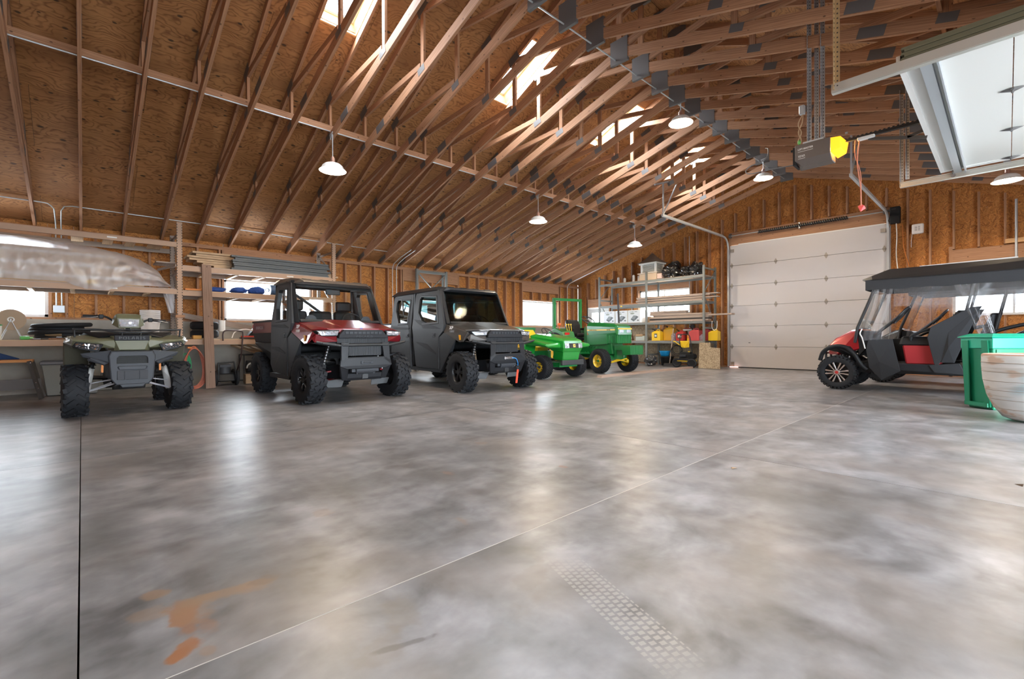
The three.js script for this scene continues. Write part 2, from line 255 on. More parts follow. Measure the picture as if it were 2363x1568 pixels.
// ---------------------------------------------------------------- left wall
{
  const w = struct('wall_left');
  obj('foundation', B(0.26, 1.30, ZN - ZE + 0.4, XL - 0.03, 0.65, (ZN + ZE) / 2), M.conc, w);
  obj('sill_plate', B(0.14, 0.04, ZN - ZE, XL - 0.07, 1.32, (ZN + ZE) / 2), M.lum, w);
  obj('top_plate', B(0.14, 0.076, ZN - ZE, XL - 0.07, WTOP - 0.04, (ZN + ZE) / 2), M.lum, w);
  const H0 = 1.34, H1 = WTOP - 0.078, wh = 0.93, wt = 2.26;
  const inWin = z => WINZ.some(c => Math.abs(z - c) < wh + 0.02);
  const studG = B(0.14, H1 - H0, 0.038, 0, 0, 0);
  for (let z = 2.6; z > ZE; z -= 0.4) if (!inWin(z)) obj('stud', studG, M.lum, w).position.set(XL - 0.07, (H0 + H1) / 2, z);
  for (const c of WINZ) for (const s of [-1, 1]) obj('stud', studG, M.lum, w).position.set(XL - 0.07, (H0 + H1) / 2, c + s * (wh + 0.03));
  for (const c of WINZ) {
    obj('header', B(0.13, 0.30, 2 * wh + 0.02, XL - 0.066, H1 - 0.15, c), M.lum, w);
    obj('header_plate', B(0.13, 0.038, 2 * wh + 0.02, XL - 0.066, wt + 0.02, c), M.lum, w);
    for (let i = -1; i < 2; i++) obj('cripple_stud', B(0.13, H1 - 0.30 - wt - 0.04, 0.038, XL - 0.066, (H1 - 0.3 + wt + 0.04) / 2, c + i * 0.45), M.lum, w);
  }
  const br = [ZN]; for (let z = 3.7; z > ZE - 0.1; z -= 1.2) br.push(z); for (const c of WINZ) br.push(c - wh, c + wh); br.push(ZE - 0.1); br.sort((a, b) => b - a);
  for (let i = 0; i + 1 < br.length; i++) {
    const d = br[i] - br[i + 1]; if (d < 0.02) continue; const zc = (br[i] + br[i + 1]) / 2, win = inWin(zc), y0 = win ? wt : 1.28, y1 = DECK + 0.02;
    obj('sheathing_panel', B(0.02, y1 - y0, d - 0.003, XL - 0.15, (y0 + y1) / 2, zc), M.osb, w);
  }
  for (const [a, b] of [[ZN + 0.1, WINZ[0] + wh], [WINZ[0] - wh, WINZ[1] + wh], [WINZ[1] - wh, WINZ[2] + wh], [WINZ[2] - wh, WINZ[3] + wh], [WINZ[3] - wh, ZE - 0.2]]) obj('siding', B(0.02, 1.9, a - b, XL - 0.175, 2.2, (a + b) / 2), M.white, w);
  for (const c of WINZ) obj('siding', B(0.02, 0.9, 2 * wh, XL - 0.175, wt + 0.45, c), M.white, w);
  for (const z of WINZ) {                            // windows with translucent panes held by small screws
    const n = WINZ.indexOf(z) + 1, f = struct(`window_${n}`), yc = 1.795, hh = 0.45;
    for (const s of [-1, 1]) { obj('window_frame', B(0.06, 2 * hh, 0.045, XL - 0.12, yc, z + s * (wh - 0.022)), M.vinyl, f); obj('window_frame', B(0.06, 0.045, 2 * wh, XL - 0.12, yc + s * (hh - 0.022), z), M.vinyl, f); }
    obj('pane', B(0.006, 2 * hh - 0.05, 2 * wh - 0.06, XL - 0.10, yc, z), M.frost, f);
    for (let i = 0; i < 8; i++) for (let j = 0; j < 4; j++) obj('screw', SP(0.006, 0.007, 0.007, XL - 0.095, yc - 0.36 + j * 0.24, z - 0.84 + i * 0.24, 6), M.dark, f);
  }
}
// ---------------------------------------------------------------- end wall with the overhead door
const DX = [-5.74, -2.02], DH = 3.69;
{
  const w = struct('wall_end'), open = [[DX[0], DX[1], 0, DH], [-8.95, -7.05, 1.38, 2.56], [-0.85, 1.05, 1.38, 2.56], [-11.2, -10.22, 0, 2.08]];
  const br = new Set([XL - 0.14, XC, XR + 0.14]); for (let x = XL + 1.2; x < XR; x += 1.2) br.add(x); open.forEach(o => { br.add(o[0]); br.add(o[1]); }); const bx = [...br].sort((a, b) => a - b);
  for (let i = 0; i + 1 < bx.length; i++) {
    const a = bx[i], b = bx[i + 1], c = (a + b) / 2; if (b - a < 0.02) continue; let lo = 0.0; const cuts = open.filter(o => c > o[0] && c < o[1]), top = x => deckAt(x) + 0.02, seg = [];
    if (cuts.length) { if (cuts[0][2] > 0.1) seg.push([0, cuts[0][2]]); lo = cuts[0][3]; }
    for (const [y0, y1] of seg) obj('sheathing_panel', B(b - a - 0.003, y1 - y0, 0.02, c, (y0 + y1) / 2, ZE - 0.15), M.osb, w);
    obj('siding', EX([[a - 0.01, lo], [b + 0.01, lo], [b + 0.01, top(b)], [a - 0.01, top(a)]], 0.02, 0, 0, 0, ZE - 0.175), M.white, w); for (const [y0, y1] of seg) obj('siding', B(b - a + 0.02, y1 - y0, 0.02, c, (y0 + y1) / 2, ZE - 0.175), M.white, w);
    const e = 0.0015; obj('sheathing_panel', (() => { const g = EX([[a + e, lo], [b - e, lo], [b - e, top(b)], [a + e, top(a)]], 0.02, 0, 0, 0, ZE - 0.15); return g; })(), M.osb, w);
  }
  const free = (x, y) => !open.some(o => x > o[0] - 0.02 && x < o[1] + 0.02 && y > o[2] && y < o[3]);
  for (let x = XL + 0.02; x < 2.2; x += 0.4) {
    const o = open.find(q => x > q[0] - 0.03 && x < q[1] + 0.03), t = botAt(x) - 0.02;
    if (!o) obj('stud', B(0.038, t - 0.04, 0.14, x, t / 2 + 0.02, ZE - 0.07), M.lum, w);
    else { const y0 = o[3] + (o === open[0] ? 0.42 : 0.34); if (t > y0) obj('stud', B(0.038, t - y0, 0.14, x, (t + y0) / 2, ZE - 0.07), M.lum, w); if (o[2] > 0.1) obj('stud', B(0.038, o[2] - 0.04, 0.14, x, o[2] / 2 + 0.01, ZE - 0.07), M.lum, w); }
  }
  for (const o of open) { for (const s of [0, 1]) obj('stud', B(0.06, Math.min(o[3] + 0.4, botAt(o[s]) - 0.02), 0.14, o[s] + (s ? 0.03 : -0.03), Math.min(o[3] + 0.4, botAt(o[s]) - 0.02) / 2, ZE - 0.07), M.lum, w); obj('header', B(o[1] - o[0] + 0.1, o === open[0] ? 0.38 : 0.3, 0.13, (o[0] + o[1]) / 2, o[3] + (o === open[0] ? 0.21 : 0.17), ZE - 0.068), M.lum, w); }
  obj('bottom_plate', B(DX[0] - XL - 0.1, 0.04, 0.14, (XL + DX[0]) / 2, 0.02, ZE - 0.07), M.lum, w); obj('bottom_plate', B(XR - DX[1] - 0.1, 0.04, 0.14, (XR + DX[1]) / 2, 0.02, ZE - 0.07), M.lum, w);
  obj('base_panel', B(2.9, 0.82, 0.012, -7.62, 0.47, ZE + 0.008), M.chip, w);
  for (const [n, o] of [[5, open[1]], [6, open[2]]]) {
    const f = struct(`window_${n}`), xc = (o[0] + o[1]) / 2, yc = (o[2] + o[3]) / 2, hw = (o[1] - o[0]) / 2, hh = (o[3] - o[2]) / 2;
    for (const s of [-1, 1]) { obj('window_frame', B(0.05, 2 * hh, 0.06, xc + s * (hw - 0.025), yc, ZE - 0.12), M.white, f); obj('window_frame', B(2 * hw, 0.05, 0.06, xc, yc + s * (hh - 0.025), ZE - 0.12), M.white, f); }
    obj('mullion', B(0.04, 2 * hh, 0.05, xc, yc, ZE - 0.12), M.white, f); obj('pane', B(2 * hw - 0.06, 2 * hh - 0.06, 0.006, xc, yc, ZE - 0.13), M.glass, f);
  }
  const d = struct('door_2'); const dx = -10.71;
  obj('door_leaf', EX([[-0.47, 0.03], [0.47, 0.03], [0.47, 2.04], [-0.47, 2.04]], 0.045, 0.004, dx, 0, ZE - 0.06, 0, 0, 0, [[[-0.33, 1.0], [-0.33, 1.88], [0.33, 1.88], [0.33, 1.0]]]), std([0.55, 0.57, 0.56], 0.45), d);
  obj('door_pane', B(0.67, 0.89, 0.006, dx, 1.44, ZE - 0.06), M.frost, d); obj('door_frame', [B(0.04, 2.08, 0.1, dx - 0.49, 1.04, ZE - 0.05), B(0.04, 2.08, 0.1, dx + 0.49, 1.04, ZE - 0.05), B(1.0, 0.03, 0.1, dx, 2.065, ZE - 0.05)], M.white, d); obj('door_handle', SP(0.03, 0.03, 0.03, dx - 0.41, 0.98, ZE - 0.01), M.steel, d);
  // overhead door: six sections
  const od = struct('door_1'), sh = (DH - 0.02) / 6, dw = DX[1] - DX[0] + 0.03, pg = RB(dw, sh - 0.006, 0.045, 0.006, 0, 0, 0);
  for (let i = 0; i < 6; i++) obj('panel', pg, M.doorW, od).position.set((DX[0] + DX[1]) / 2, 0.02 + sh * (i + 0.5), ZE + 0.03);
  const hg = [EX([[0, 0.085], [0.035, 0.02], [0.035, -0.02], [0, -0.085], [-0.035, -0.02], [-0.035, 0.02]], 0.006, 0), C(0.011, 0.011, 0.08, 0, 0, 0.006, 'x', 10)], hm = mergeGeometries(hg.map(norm)), hmat = std([0.36, 0.33, 0.30], 0.45, 0.6);
  for (let i = 1; i < 6; i++) for (let k = 0; k < 4; k++) obj('hinge', hm, hmat, od).position.set(DX[0] + 0.04 + k * (dw - 0.11) / 3, 0.02 + sh * i, ZE + 0.058);
  for (const x of [DX[0] + 0.06, DX[1] - 0.06]) { obj('roller_bracket', B(0.1, 0.09, 0.03, x, DH - 0.16, ZE + 0.065), hmat, od); obj('bottom_bracket', B(0.09, 0.13, 0.02, x, 0.1, ZE + 0.06), hmat, od); }
  obj('door_skin', B(dw, DH, 0.01, (DX[0] + DX[1]) / 2, DH / 2 + 0.01, ZE - 0.005), M.doorW, od);
  obj('bottom_seal', B(dw, 0.022, 0.04, (DX[0] + DX[1]) / 2, 0.011, ZE + 0.03), M.rubber, od); obj('top_seal', B(dw - 0.3, 0.03, 0.01, (DX[0] + DX[1]) / 2 + 0.1, DH + 0.005, ZE + 0.055, 0, 0, -0.004), M.white, od);
  obj('door_lock_mark', B(0.05, 0.025, 0.003, -5.2, 0.75, ZE + 0.054), M.plate, od);
}
// ---------------------------------------------------------------- right and near walls (beside and behind the camera), with two open bays
{
  const w = struct('wall_right'), zs = [ZE - 0.2, DOOR_A[0], DOOR_A[1], DOOR_B[0], DOOR_B[1], ZN + 0.1];
  for (let i = 0; i < 5; i++) { const o = i === 1 || i === 3, y0 = o ? DOOR_H : 0, d = zs[i + 1] - zs[i], zc = (zs[i] + zs[i + 1]) / 2; obj('sheathing_panel', B(0.14, DECK - y0, d, XR + 0.07, (DECK + y0) / 2, zc), M.osb, w); }
  for (const z of [DOOR_A[0], DOOR_A[1], DOOR_B[0], DOOR_B[1]]) obj('jamb', B(0.2, DOOR_H, 0.05, XR + 0.06, DOOR_H / 2, z), M.pale, w);
  const n = struct('wall_near'); obj('sheathing_panel', EX([[XL - 0.2, 0], [XR + 0.2, 0], [XR + 0.2, DECK], [XC, deckAt(XC)], [XL - 0.2, DECK]], 0.14, 0, 0, 0, ZN + 0.1), M.osb, n);
}
// ---------------------------------------------------------------- roof deck: plywood sheets, skylights, ridge
{
  const a = Math.atan(MT), run = (XC - XL) / Math.cos(a);
  const s0 = 6.25 - 0.62, s1 = 6.25 + 0.62, holes = SKY.map(z => [s0, s1, z - 0.28, z + 0.28]);
  for (const side of [0, 1]) {
    const c = struct(side ? 'ceiling_right' : 'ceiling_left'); c.position.set(side ? XR : XL, DECK, 0); c.rotation.set(0, side ? PI : 0, 0); const rot = part('roof_slope', c); rot.rotation.z = a;
    let row = 0;
    for (let s = -0.55; s < run; s += 1.2, row++) {
      const e = Math.min(s + 1.2, run);
      for (let z = ZN + 0.1 + (row % 2) * 1.2, q = 0; z > ZE - 0.2; z -= 2.4, q++) {
        const z1 = Math.min(z, ZN + 0.15), z0 = Math.max(z - 2.4, ZE - 0.2); let rs = [[s, e, z0, z1]];
        if (!side) for (const h of holes) rs = rs.flatMap(r => { if (h[0] >= r[1] || h[1] <= r[0] || h[2] >= r[3] || h[3] <= r[2]) return [r]; const o = []; if (h[2] > r[2]) o.push([r[0], r[1], r[2], h[2]]); if (h[3] < r[3]) o.push([r[0], r[1], h[3], r[3]]); const za = Math.max(r[2], h[2]), zb = Math.min(r[3], h[3]); if (h[0] > r[0]) o.push([r[0], h[0], za, zb]); if (h[1] < r[1]) o.push([h[1], r[1], za, zb]); return o; });
        for (const r of rs) {
          const w = r[1] - r[0] - 0.004, d = r[3] - r[2] - 0.004; if (w < 0.02 || d < 0.02) continue;
          const g = norm(new THREE.BoxGeometry(w, 0.016, d)), p = g.attributes.position, uv = g.attributes.uv, cx = (r[0] + r[1]) / 2, cz = (r[2] + r[3]) / 2;
          for (let i = 0; i < p.count; i++) uv.setXY(i, p.getZ(i) + cz + row * 0.77, p.getX(i) + cx + q * 0.31);
          const m = obj('plywood_sheet', g, M.ply[(row + q) % 2], rot); m.position.set(cx, 0.012, side ? -cz : cz);
        }
      }
    }
    obj('roof_cover', (() => { const hs = side ? [] : holes.map(h => [[h[0], -h[2]], [h[1], -h[2]], [h[1], -h[3]], [h[0], -h[3]]]); return EX([[-0.6, -(ZN + 0.3)], [run + 0.02, -(ZN + 0.3)], [run + 0.02, -(ZE - 0.3)], [-0.6, -(ZE - 0.3)]].map(p => side ? [p[0], -p[1]] : p), 0.03, 0, 0, 0.04, 0, -PI / 2, 0, 0, hs); })(), M.dark, rot);
  }
  SKY.forEach((z, i) => {
    const f = struct(`window_${7 + i}`); f.position.set(XL, DECK, z); f.rotation.z = a; const ch = 0.24;
    for (const s of [-1, 1]) { obj('curb', B(1.26, ch, 0.022, 6.25, ch / 2, s * 0.281), M.pine, f); obj('curb', B(0.022, ch, 0.56, 6.25 + s * 0.631, ch / 2, 0), M.pine, f); obj('sash', B(1.26, 0.05, 0.05, 6.25, ch + 0.025, s * 0.262), M.white, f); obj('sash', B(0.05, 0.05, 0.5, 6.25 + s * 0.61, ch + 0.025, 0), M.white, f); }
    obj('pane', B(1.2, 0.008, 0.5, 6.25, ch + 0.02, 0), M.glass, f);
  });
}
// ---------------------------------------------------------------- scissor trusses
{
  const L = 'brown scissor roof truss of two-by-four chords and webs with grey nail plates', G = 'roof trusses', t = thing('roof_truss', L, 'truss', [0, 0, 0], 0, G);
  const bd = 0.14, td = 0.105, th = 0.038, cb = x => botAt(x) + bd / 2, ct = x => deckAt(x) - td / 2 - 0.004, mir = x => 2 * XC - x;
  for (const s of [0, 1]) {
    const X = x => s ? mir(x) : x;
    obj('bottom_chord', beam([X(XL - 0.14), cb(XL - 0.14), 0], [X(XC), cb(XC), 0], th, bd), M.lum, t);
    obj('top_chord', beam([X(XL - 0.5), ct(XL - 0.5), 0], [X(XC), ct(XC), 0], th, td), M.lum, t);
    const N = [-9.55, -7.55, -5.68];
    N.forEach((x, i) => {
      obj('web', beam([X(x), cb(x) + bd / 2 - 0.02, 0], [X(x), ct(x) - td / 2 + 0.02, 0], th, 0.075), M.lum, t);
      const nx = i < 2 ? N[i + 1] : XC; obj('web', beam([X(x) + (s ? -0.05 : 0.05), ct(x) - td / 2 - 0.02, 0], [X(nx) - (s ? -0.06 : 0.06), cb(nx) + bd / 2 + 0.02, 0], th, 0.085), M.lum, t);
      obj('nail_plate', B(0.24, 0.14, 0.044, X(x), ct(x) - 0.03, 0, 0, 0, Math.atan(MT) * (s ? -1 : 1)), M.plate, t);
      obj('nail_plate', B(0.17, 0.1, 0.044, X(x) - (s ? -0.03 : 0.03), cb(x) + 0.02, 0, 0, 0, Math.atan(MB) * (s ? -1 : 1)), M.plate, t);
    });
    obj('nail_plate', B(0.26, 0.12, 0.045, X(-6.95), cb(-6.95), 0, 0, 0, Math.atan(MB) * (s ? -1 : 1)), M.plate, t);
    obj('nail_plate', B(0.36, 0.11, 0.045, X(XL + 0.12), cb(XL + 0.12) + 0.03, 0, 0, 0, Math.atan(MB) * (s ? -1 : 1)), M.plate, t);
  }
  obj('web', beam([XC, cb(XC), 0], [XC, ct(XC), 0], th, 0.089), M.lum, t);
  obj('nail_plate', B(0.30, 0.36, 0.046, XC, cb(XC) + 0.02, 0), M.plate, t); obj('nail_plate', B(0.34, 0.2, 0.046, XC, ct(XC) - 0.08, 0), M.plate, t);
  for (let k = 5; k >= -23; k--) dup(t, [0, 0, k * T]);
  scene.remove(t); 
  onTop('lateral_brace', [B(0.038, 0.089, 18.4, -7.52, 4.36, -4.75)], M.lum, 'long reddish lateral brace board crossing the left truss chords', 'board');
  onTop('conduit', C(0.0105, 0.0105, 18.4, -7.50, 4.304, -4.75, 'z', 10), M.conduit, 'bright steel conduit under the lateral brace board', 'conduit');
  onTop('lateral_brace', [B(0.038, 0.089, 18.4, -0.48, 4.36, -4.75)], M.lum, 'lateral brace board crossing the truss chords above the raised overhead door', 'board');
}
// ---------------------------------------------------------------- wheels
function tyreGeo(R, w, rim, lugs) {
  const h = w / 2, pr = [[rim - 0.01, -h * 0.8], [rim + 0.012, -h * 0.92], [rim + 0.03, -h * 0.95], [(R + rim) / 2, -h], [R - 0.035, -h * 0.97], [R - 0.018, -h * 0.82], [R - 0.012, -h * 0.4], [R - 0.01, 0], [R - 0.012, h * 0.4], [R - 0.018, h * 0.82], [R - 0.035, h * 0.97], [(R + rim) / 2, h], [rim + 0.03, h * 0.95], [rim + 0.012, h * 0.92], [rim - 0.01, h * 0.8]];
  const o = [LA(pr, 40, 'z')];
  for (const [n, z, lt, lz, sk, off = 0, dh = 0.018] of lugs) for (let i = 0; i < n; i++) {
    const a = 2 * PI * (i + off) / n, edge = Math.abs(z) > h * 0.6 ? 0.006 : 0, g = B(dh + 0.02, lt, lz, R - 0.012 + dh / 2 - 0.01 - edge, 0, 0, sk, 0, 0);
    g.translate(0, 0, z); g.rotateZ(a); o.push(g);
  }
  return o;
}
const TY = {
  atv: tyreGeo(0.315, 0.23, 0.15, [[16, 0.045, 0.028, 0.10, 0.75], [16, -0.045, 0.028, 0.10, -0.75, 0.5], [16, 0.098, 0.05, 0.035, 0.2, 0.2], [16, -0.098, 0.05, 0.035, -0.2, 0.7]]),
  mud: tyreGeo(0.35, 0.25, 0.185, [[20, 0.035, 0.052, 0.052, 0.45, 0.1], [20, -0.035, 0.052, 0.052, -0.45, 0.6], [20, 0.092, 0.062, 0.05, 0.25, 0.35, 0.022], [20, -0.092, 0.062, 0.05, -0.25, 0.85, 0.022]]),
  turf: tyreGeo(0.275, 0.24, 0.125, [...[-0.088, -0.053, -0.018, 0.018, 0.053, 0.088].map((z, i) => [34, z, 0.026, 0.022, 0.4, i % 2 / 2, 0.008])]),
  trac: tyreGeo(0.32, 0.24, 0.175, [...[-0.085, -0.051, -0.017, 0.017, 0.051, 0.085].map((z, i) => [36, z, 0.034, 0.026, 0.5, i % 2 / 2, 0.008])]),
  tracR: tyreGeo(0.56, 0.36, 0.30, [...[-0.13, -0.08, -0.03, 0.03, 0.08, 0.13].map((z, i) => [44, z, 0.045, 0.036, 0.5, i % 2 / 2, 0.012])]),
  cart: tyreGeo(0.295, 0.21, 0.19, [[30, 0.03, 0.03, 0.045, 0.5], [30, -0.03, 0.03, 0.045, -0.5, 0.5], [30, 0.085, 0.032, 0.04, 0.2, 0.2], [30, -0.085, 0.032, 0.04, -0.2, 0.7]]),
};
for (const k in TY) TY[k] = mergeGeometries(TY[k].map(norm));
function dishGeo(r, w, out) { const h = w * 0.4; return LA([[0.001, out - 0.012], [0.04, out - 0.012], [0.055, out - 0.03], [r * 0.62, out - 0.045], [r * 0.72, out - 0.02], [r * 0.86, out - 0.05], [r * 0.93, h - 0.01], [r + 0.012, h], [r + 0.012, h - 0.012], [r * 0.9, h - 0.06], [r * 0.9, -h], [r + 0.012, -h], [r, -h * 0.8]], 32, 'z'); }
const MW = { alloy: std([0.70, 0.70, 0.72], 0.22, 0.95), dark: std([0.02, 0.02, 0.022], 0.3, 0.3), satin: std([0.016, 0.016, 0.018], 0.4, 0.2) };
function wheel(t, kind, x, y, z, o = {}) {
  const g = part('wheel', t), s = Math.sign(z) || 1; g.position.set(x, y, z); g.rotation.y = (s < 0 ? PI : 0) + (o.steer || 0);
  obj('tire', TY[kind], M.rubber, g);
  if (kind === 'cart' || kind === 'mud') {
    const r = kind === 'cart' ? 0.19 : 0.185, hz = kind === 'cart' ? 0.075 : 0.085, n = kind === 'cart' ? 6 : 6, sp = [], ac = [];
    obj('rim', [LA([[r * 0.9, -0.08], [r * 0.9, hz - 0.05], [r * 0.97, hz - 0.01], [r + 0.008, hz + 0.012], [r + 0.012, hz + 0.004], [r + 0.004, -0.08]], 32, 'z'), C(r * 0.9, r * 0.9, 0.012, 0, 0, -0.03, 'z', 24)], o.rim || MW.dark, g);
    for (let i = 0; i < n; i++) { const a = i * 2 * PI / n; if (kind === 'cart') for (const q of [-1, 1]) { const b = EX((q > 0 ? [[0.03, 0.006], [r * 0.97, 0.020], [r * 0.97, 0.050], [0.03, 0.020]] : [[0.03, -0.020], [r * 0.97, -0.050], [r * 0.97, -0.020], [0.03, -0.006]]), 0.025, 0.003, 0, 0, hz - 0.02, 0, 0, a); sp.push(b); } else { sp.push(EX([[0.03, -0.022], [r * 0.95, -0.03], [r * 0.95, 0.03], [0.03, 0.022]], 0.03, 0.004, 0, 0, hz - 0.03, 0, 0, a)); ac.push(EX([[0.06, 0.006], [r * 0.93, 0.012], [r * 0.93, 0.034], [0.10, 0.026]], 0.008, 0, 0, 0, hz - 0.012, 0, 0, a), EX([[r * 0.7, -0.034], [r * 0.93, -0.034], [r * 0.93, -0.014], [r * 0.7, -0.018]], 0.008, 0, 0, 0, hz - 0.012, 0, 0, a)); } }
    sp.push(C(0.045, 0.05, 0.03, 0, 0, hz - 0.015, 'z', 18)); obj('spokes', sp, o.spoke || (kind === 'cart' ? MW.alloy : MW.dark), g);
    if (ac.length && o.accent) obj('spoke_accent', ac, o.accent, g);
    if (kind === 'cart') obj('hub_cap', C(0.026, 0.026, 0.012, 0, 0, hz + 0.003, 'z', 14), M.red, g);
  } else {
    const R = { atv: 0.15, turf: 0.125, trac: 0.175, tracR: 0.30 }[kind], w = { atv: 0.23, turf: 0.24, trac: 0.24, tracR: 0.36 }[kind], nut = [];
    obj('rim', dishGeo(R, w, kind === 'atv' ? 0.05 : 0.07), o.rim || M.deereY, g);
    for (let i = 0; i < 6; i++) nut.push(C(0.011, 0.011, 0.02, Math.cos(i * PI / 3) * R * 0.5, Math.sin(i * PI / 3) * R * 0.5, (kind === 'atv' ? 0.05 : 0.07) - 0.03, 'z', 6));
    nut.push(C(0.032, 0.036, 0.03, 0, 0, kind === 'atv' ? 0.05 : 0.06, 'z', 14)); obj('hub', nut, o.hub || M.dark, g);
  }
  return g;
}
function coil(x0, y0, z0, x1, y1, z1, r, n, w, tr) {
  const A = V(x0, y0, z0), D = V(x1, y1, z1).sub(A), X = D.clone().normalize(), U = X.clone().cross(V(1, 0, 0.2)).normalize(), W = X.clone().cross(U), P = [];
  for (let i = 0; i <= n * 12; i++) { const a = i / 12 * 2 * PI, p = A.clone().addScaledVector(D, i / (n * 12)).addScaledVector(U, Math.cos(a) * r).addScaledVector(W, Math.sin(a) * r); P.push([p.x, p.y, p.z]); }
  return TU(P, w, tr || 6, n * 12);
}
function mesh6(w, h, n, m, t) { const o = []; for (let i = 0; i <= n; i++) o.push(B(0.006, 0.004, h, 0, 0, -w / 2 + w * i / n, PI / 2, 0, 0)); for (let j = 0; j <= m; j++) o.push(B(0.006, 0.004, w, 0, -h / 2 + h * j / m, 0)); return o; }   // grille mesh in the z,y plane

// ---------------------------------------------------------------- quad bike
{
  const t = thing('quad_bike', 'olive green four-wheeler quad bike facing out in front of the workbench', 'quad bike', [-7.755, 0, -0.445], 0.012);
  const OL = phy([0.115, 0.118, 0.070], 0.38, 0, { clearcoat: 0.35, clearcoatRoughness: 0.3 }), OLD = std([0.085, 0.078, 0.055], 0.6), GR = phy([0.034, 0.037, 0.044], 0.5, 0, { specularIntensity: 0.6 });
  for (const s of [-1, 1]) { wheel(t, 'atv', 0, 0.315, 0.515 * s, { rim: M.steel, steer: 0.05 }); wheel(t, 'atv', -1.28, 0.315, 0.50 * s, { rim: M.steel }); }
  const hood = obj('front_body', [HU(mz([[0.46, 0.815, 0.12], [0.44, 0.93, 0.16], [0.30, 0.99, 0.20], [0.05, 1.01, 0.22], [0.40, 0.80, 0.16], [0.05, 0.80, 0.2]]), 0.008), ...sym(HU([[0.43, 0.93, 0.15], [0.44, 0.84, 0.17], [0.41, 0.91, 0.32], [0.34, 0.925, 0.52], [0.10, 0.97, 0.575], [-0.26, 0.955, 0.56], [-0.30, 1.0, 0.2], [0.10, 1.01, 0.2], [0.30, 0.87, 0.53], [0.05, 0.90, 0.575]], 0.008))], OL, t);
  obj('storage_lid', [HU(mz([[0.34, 1.0, 0.16], [0.10, 1.02, 0.42], [-0.22, 1.0, 0.44], [-0.25, 1.03, 0.1], [0.3, 0.96, 0.3]]), 0.01)], M.plastD, t);
  for (const s of [-1, 1]) {
    const ms = g => s > 0 ? g : flip(g);
    obj('fender_flare', [ms(HU([[-0.20, 0.94, 0.36], [-0.24, 0.92, 0.60], [-0.10, 0.90, 0.605], [-0.30, 0.58, 0.60], [-0.34, 0.56, 0.40], [-0.32, 0.60, 0.61], [-0.26, 0.9, 0.36]], 0.008)), ms(HU([[0.30, 0.87, 0.54], [-0.20, 0.93, 0.60], [0.05, 0.90, 0.60], [0.28, 0.84, 0.53], [-0.2, 0.88, 0.6]], 0.006))], OLD, t);
    const hl = obj('headlight', ms(HU([[0.385, 0.905, 0.50], [0.375, 0.86, 0.53], [0.43, 0.875, 0.27], [0.425, 0.79, 0.31], [0.40, 0.83, 0.47], [0.30, 0.87, 0.40]], 0.006)), M.plastD, t);
    if (0) obj('lens', ms(HU([[0.397, 0.900, 0.495], [0.387, 0.862, 0.515], [0.440, 0.868, 0.285], [0.435, 0.802, 0.315], [0.412, 0.836, 0.465], [0.33, 0.86, 0.40]], 0.003)), M.lens, hl);
    obj('reflector', facets([0.425, 0.845, 0.30], [0.385, 0.872, 0.505], [0.075, 0.045], 0.006, 8).map(ms), M.refl, hl);
    obj('side_reflector', [ms(B(0.06, 0.02, 0.05, 0.12, 0.955, 0.565, 0.5, 0, 0)), ms(B(0.05, 0.02, 0.05, 0.2, 0.925, 0.57, 0.5, 0, 0))], M.white, t);
    obj('bumper_arm', [ms(HU([[0.45, 0.80, 0.20], [0.40, 0.77, 0.46], [0.40, 0.735, 0.44], [0.47, 0.66, 0.20], [0.40, 0.79, 0.22]], 0.008)), ms(HU([[0.44, 0.715, 0.38], [0.43, 0.70, 0.40], [0.46, 0.64, 0.26], [0.45, 0.66, 0.23]], 0.012))], GR, t);
    obj('a_arm', [...ms ? [ms(rod([0.16, 0.40, 0.12], [0.0, 0.285, 0.42], 0.011)), ms(rod([-0.12, 0.40, 0.12], [0.0, 0.285, 0.42], 0.011)), ms(rod([0.12, 0.44, 0.16], [0.02, 0.385, 0.42], 0.008))] : []], std([0.55, 0.54, 0.58], 0.35, 0.3), t);
    obj('steering_knuckle', [ms(HU([[0.03, 0.58, 0.375], [-0.02, 0.57, 0.345], [0.03, 0.30, 0.43], [-0.03, 0.28, 0.39], [0.05, 0.42, 0.42], [0.03, 0.5, 0.36]], 0.014))], std([0.60, 0.58, 0.55], 0.45, 0.2), t);
    obj('shock_absorber', [ms(rod([0.0, 0.52, 0.385], [-0.04, 0.80, 0.30], 0.024)), ms(coil(0.0, 0.55, 0.378, -0.04, 0.78, 0.305, 0.034, 6, 0.007))], M.plastD, t);
    obj('side_marker', ms(B(0.02, 0.11, 0.02, 0.40, 0.60, 0.275)), M.orange, t);
  }
  obj('bumper', [EX([[-0.20, 0.80], [0.20, 0.80], [0.225, 0.74], [0.205, 0.46], [0.155, 0.385], [-0.155, 0.385], [-0.205, 0.46], [-0.225, 0.74]], 0.14, 0.015, 0.42, 0, 0, 0, PI / 2, 0, [[[-0.135, 0.755], [-0.165, 0.715], [-0.165, 0.63], [0.165, 0.63], [0.165, 0.715], [0.135, 0.755]].reverse()]), EX([[-0.13, 0.40], [0.13, 0.40], [0.10, 0.355], [-0.10, 0.355]], 0.16, 0.01, 0.42, 0, 0, 0, PI / 2, 0)], GR, t);
  const gr = part('grille', t); gr.position.set(0.45, 0.692, 0); obj('grille_mesh', mesh6(0.33, 0.125, 26, 10), M.plastD, gr); obj('grille_back', B(0.004, 0.13, 0.34, -0.02, 0, 0), std([0.05, 0.043, 0.03], 0.7), gr);
  obj('winch_plate', [HU(mz([[0.50, 0.61, 0.13], [0.50, 0.575, 0.12], [0.47, 0.60, 0.15]]), 0.006), ...sym(C(0.010, 0.010, 0.012, 0.507, 0.592, 0.09, 'x', 10))], M.plastG, t);
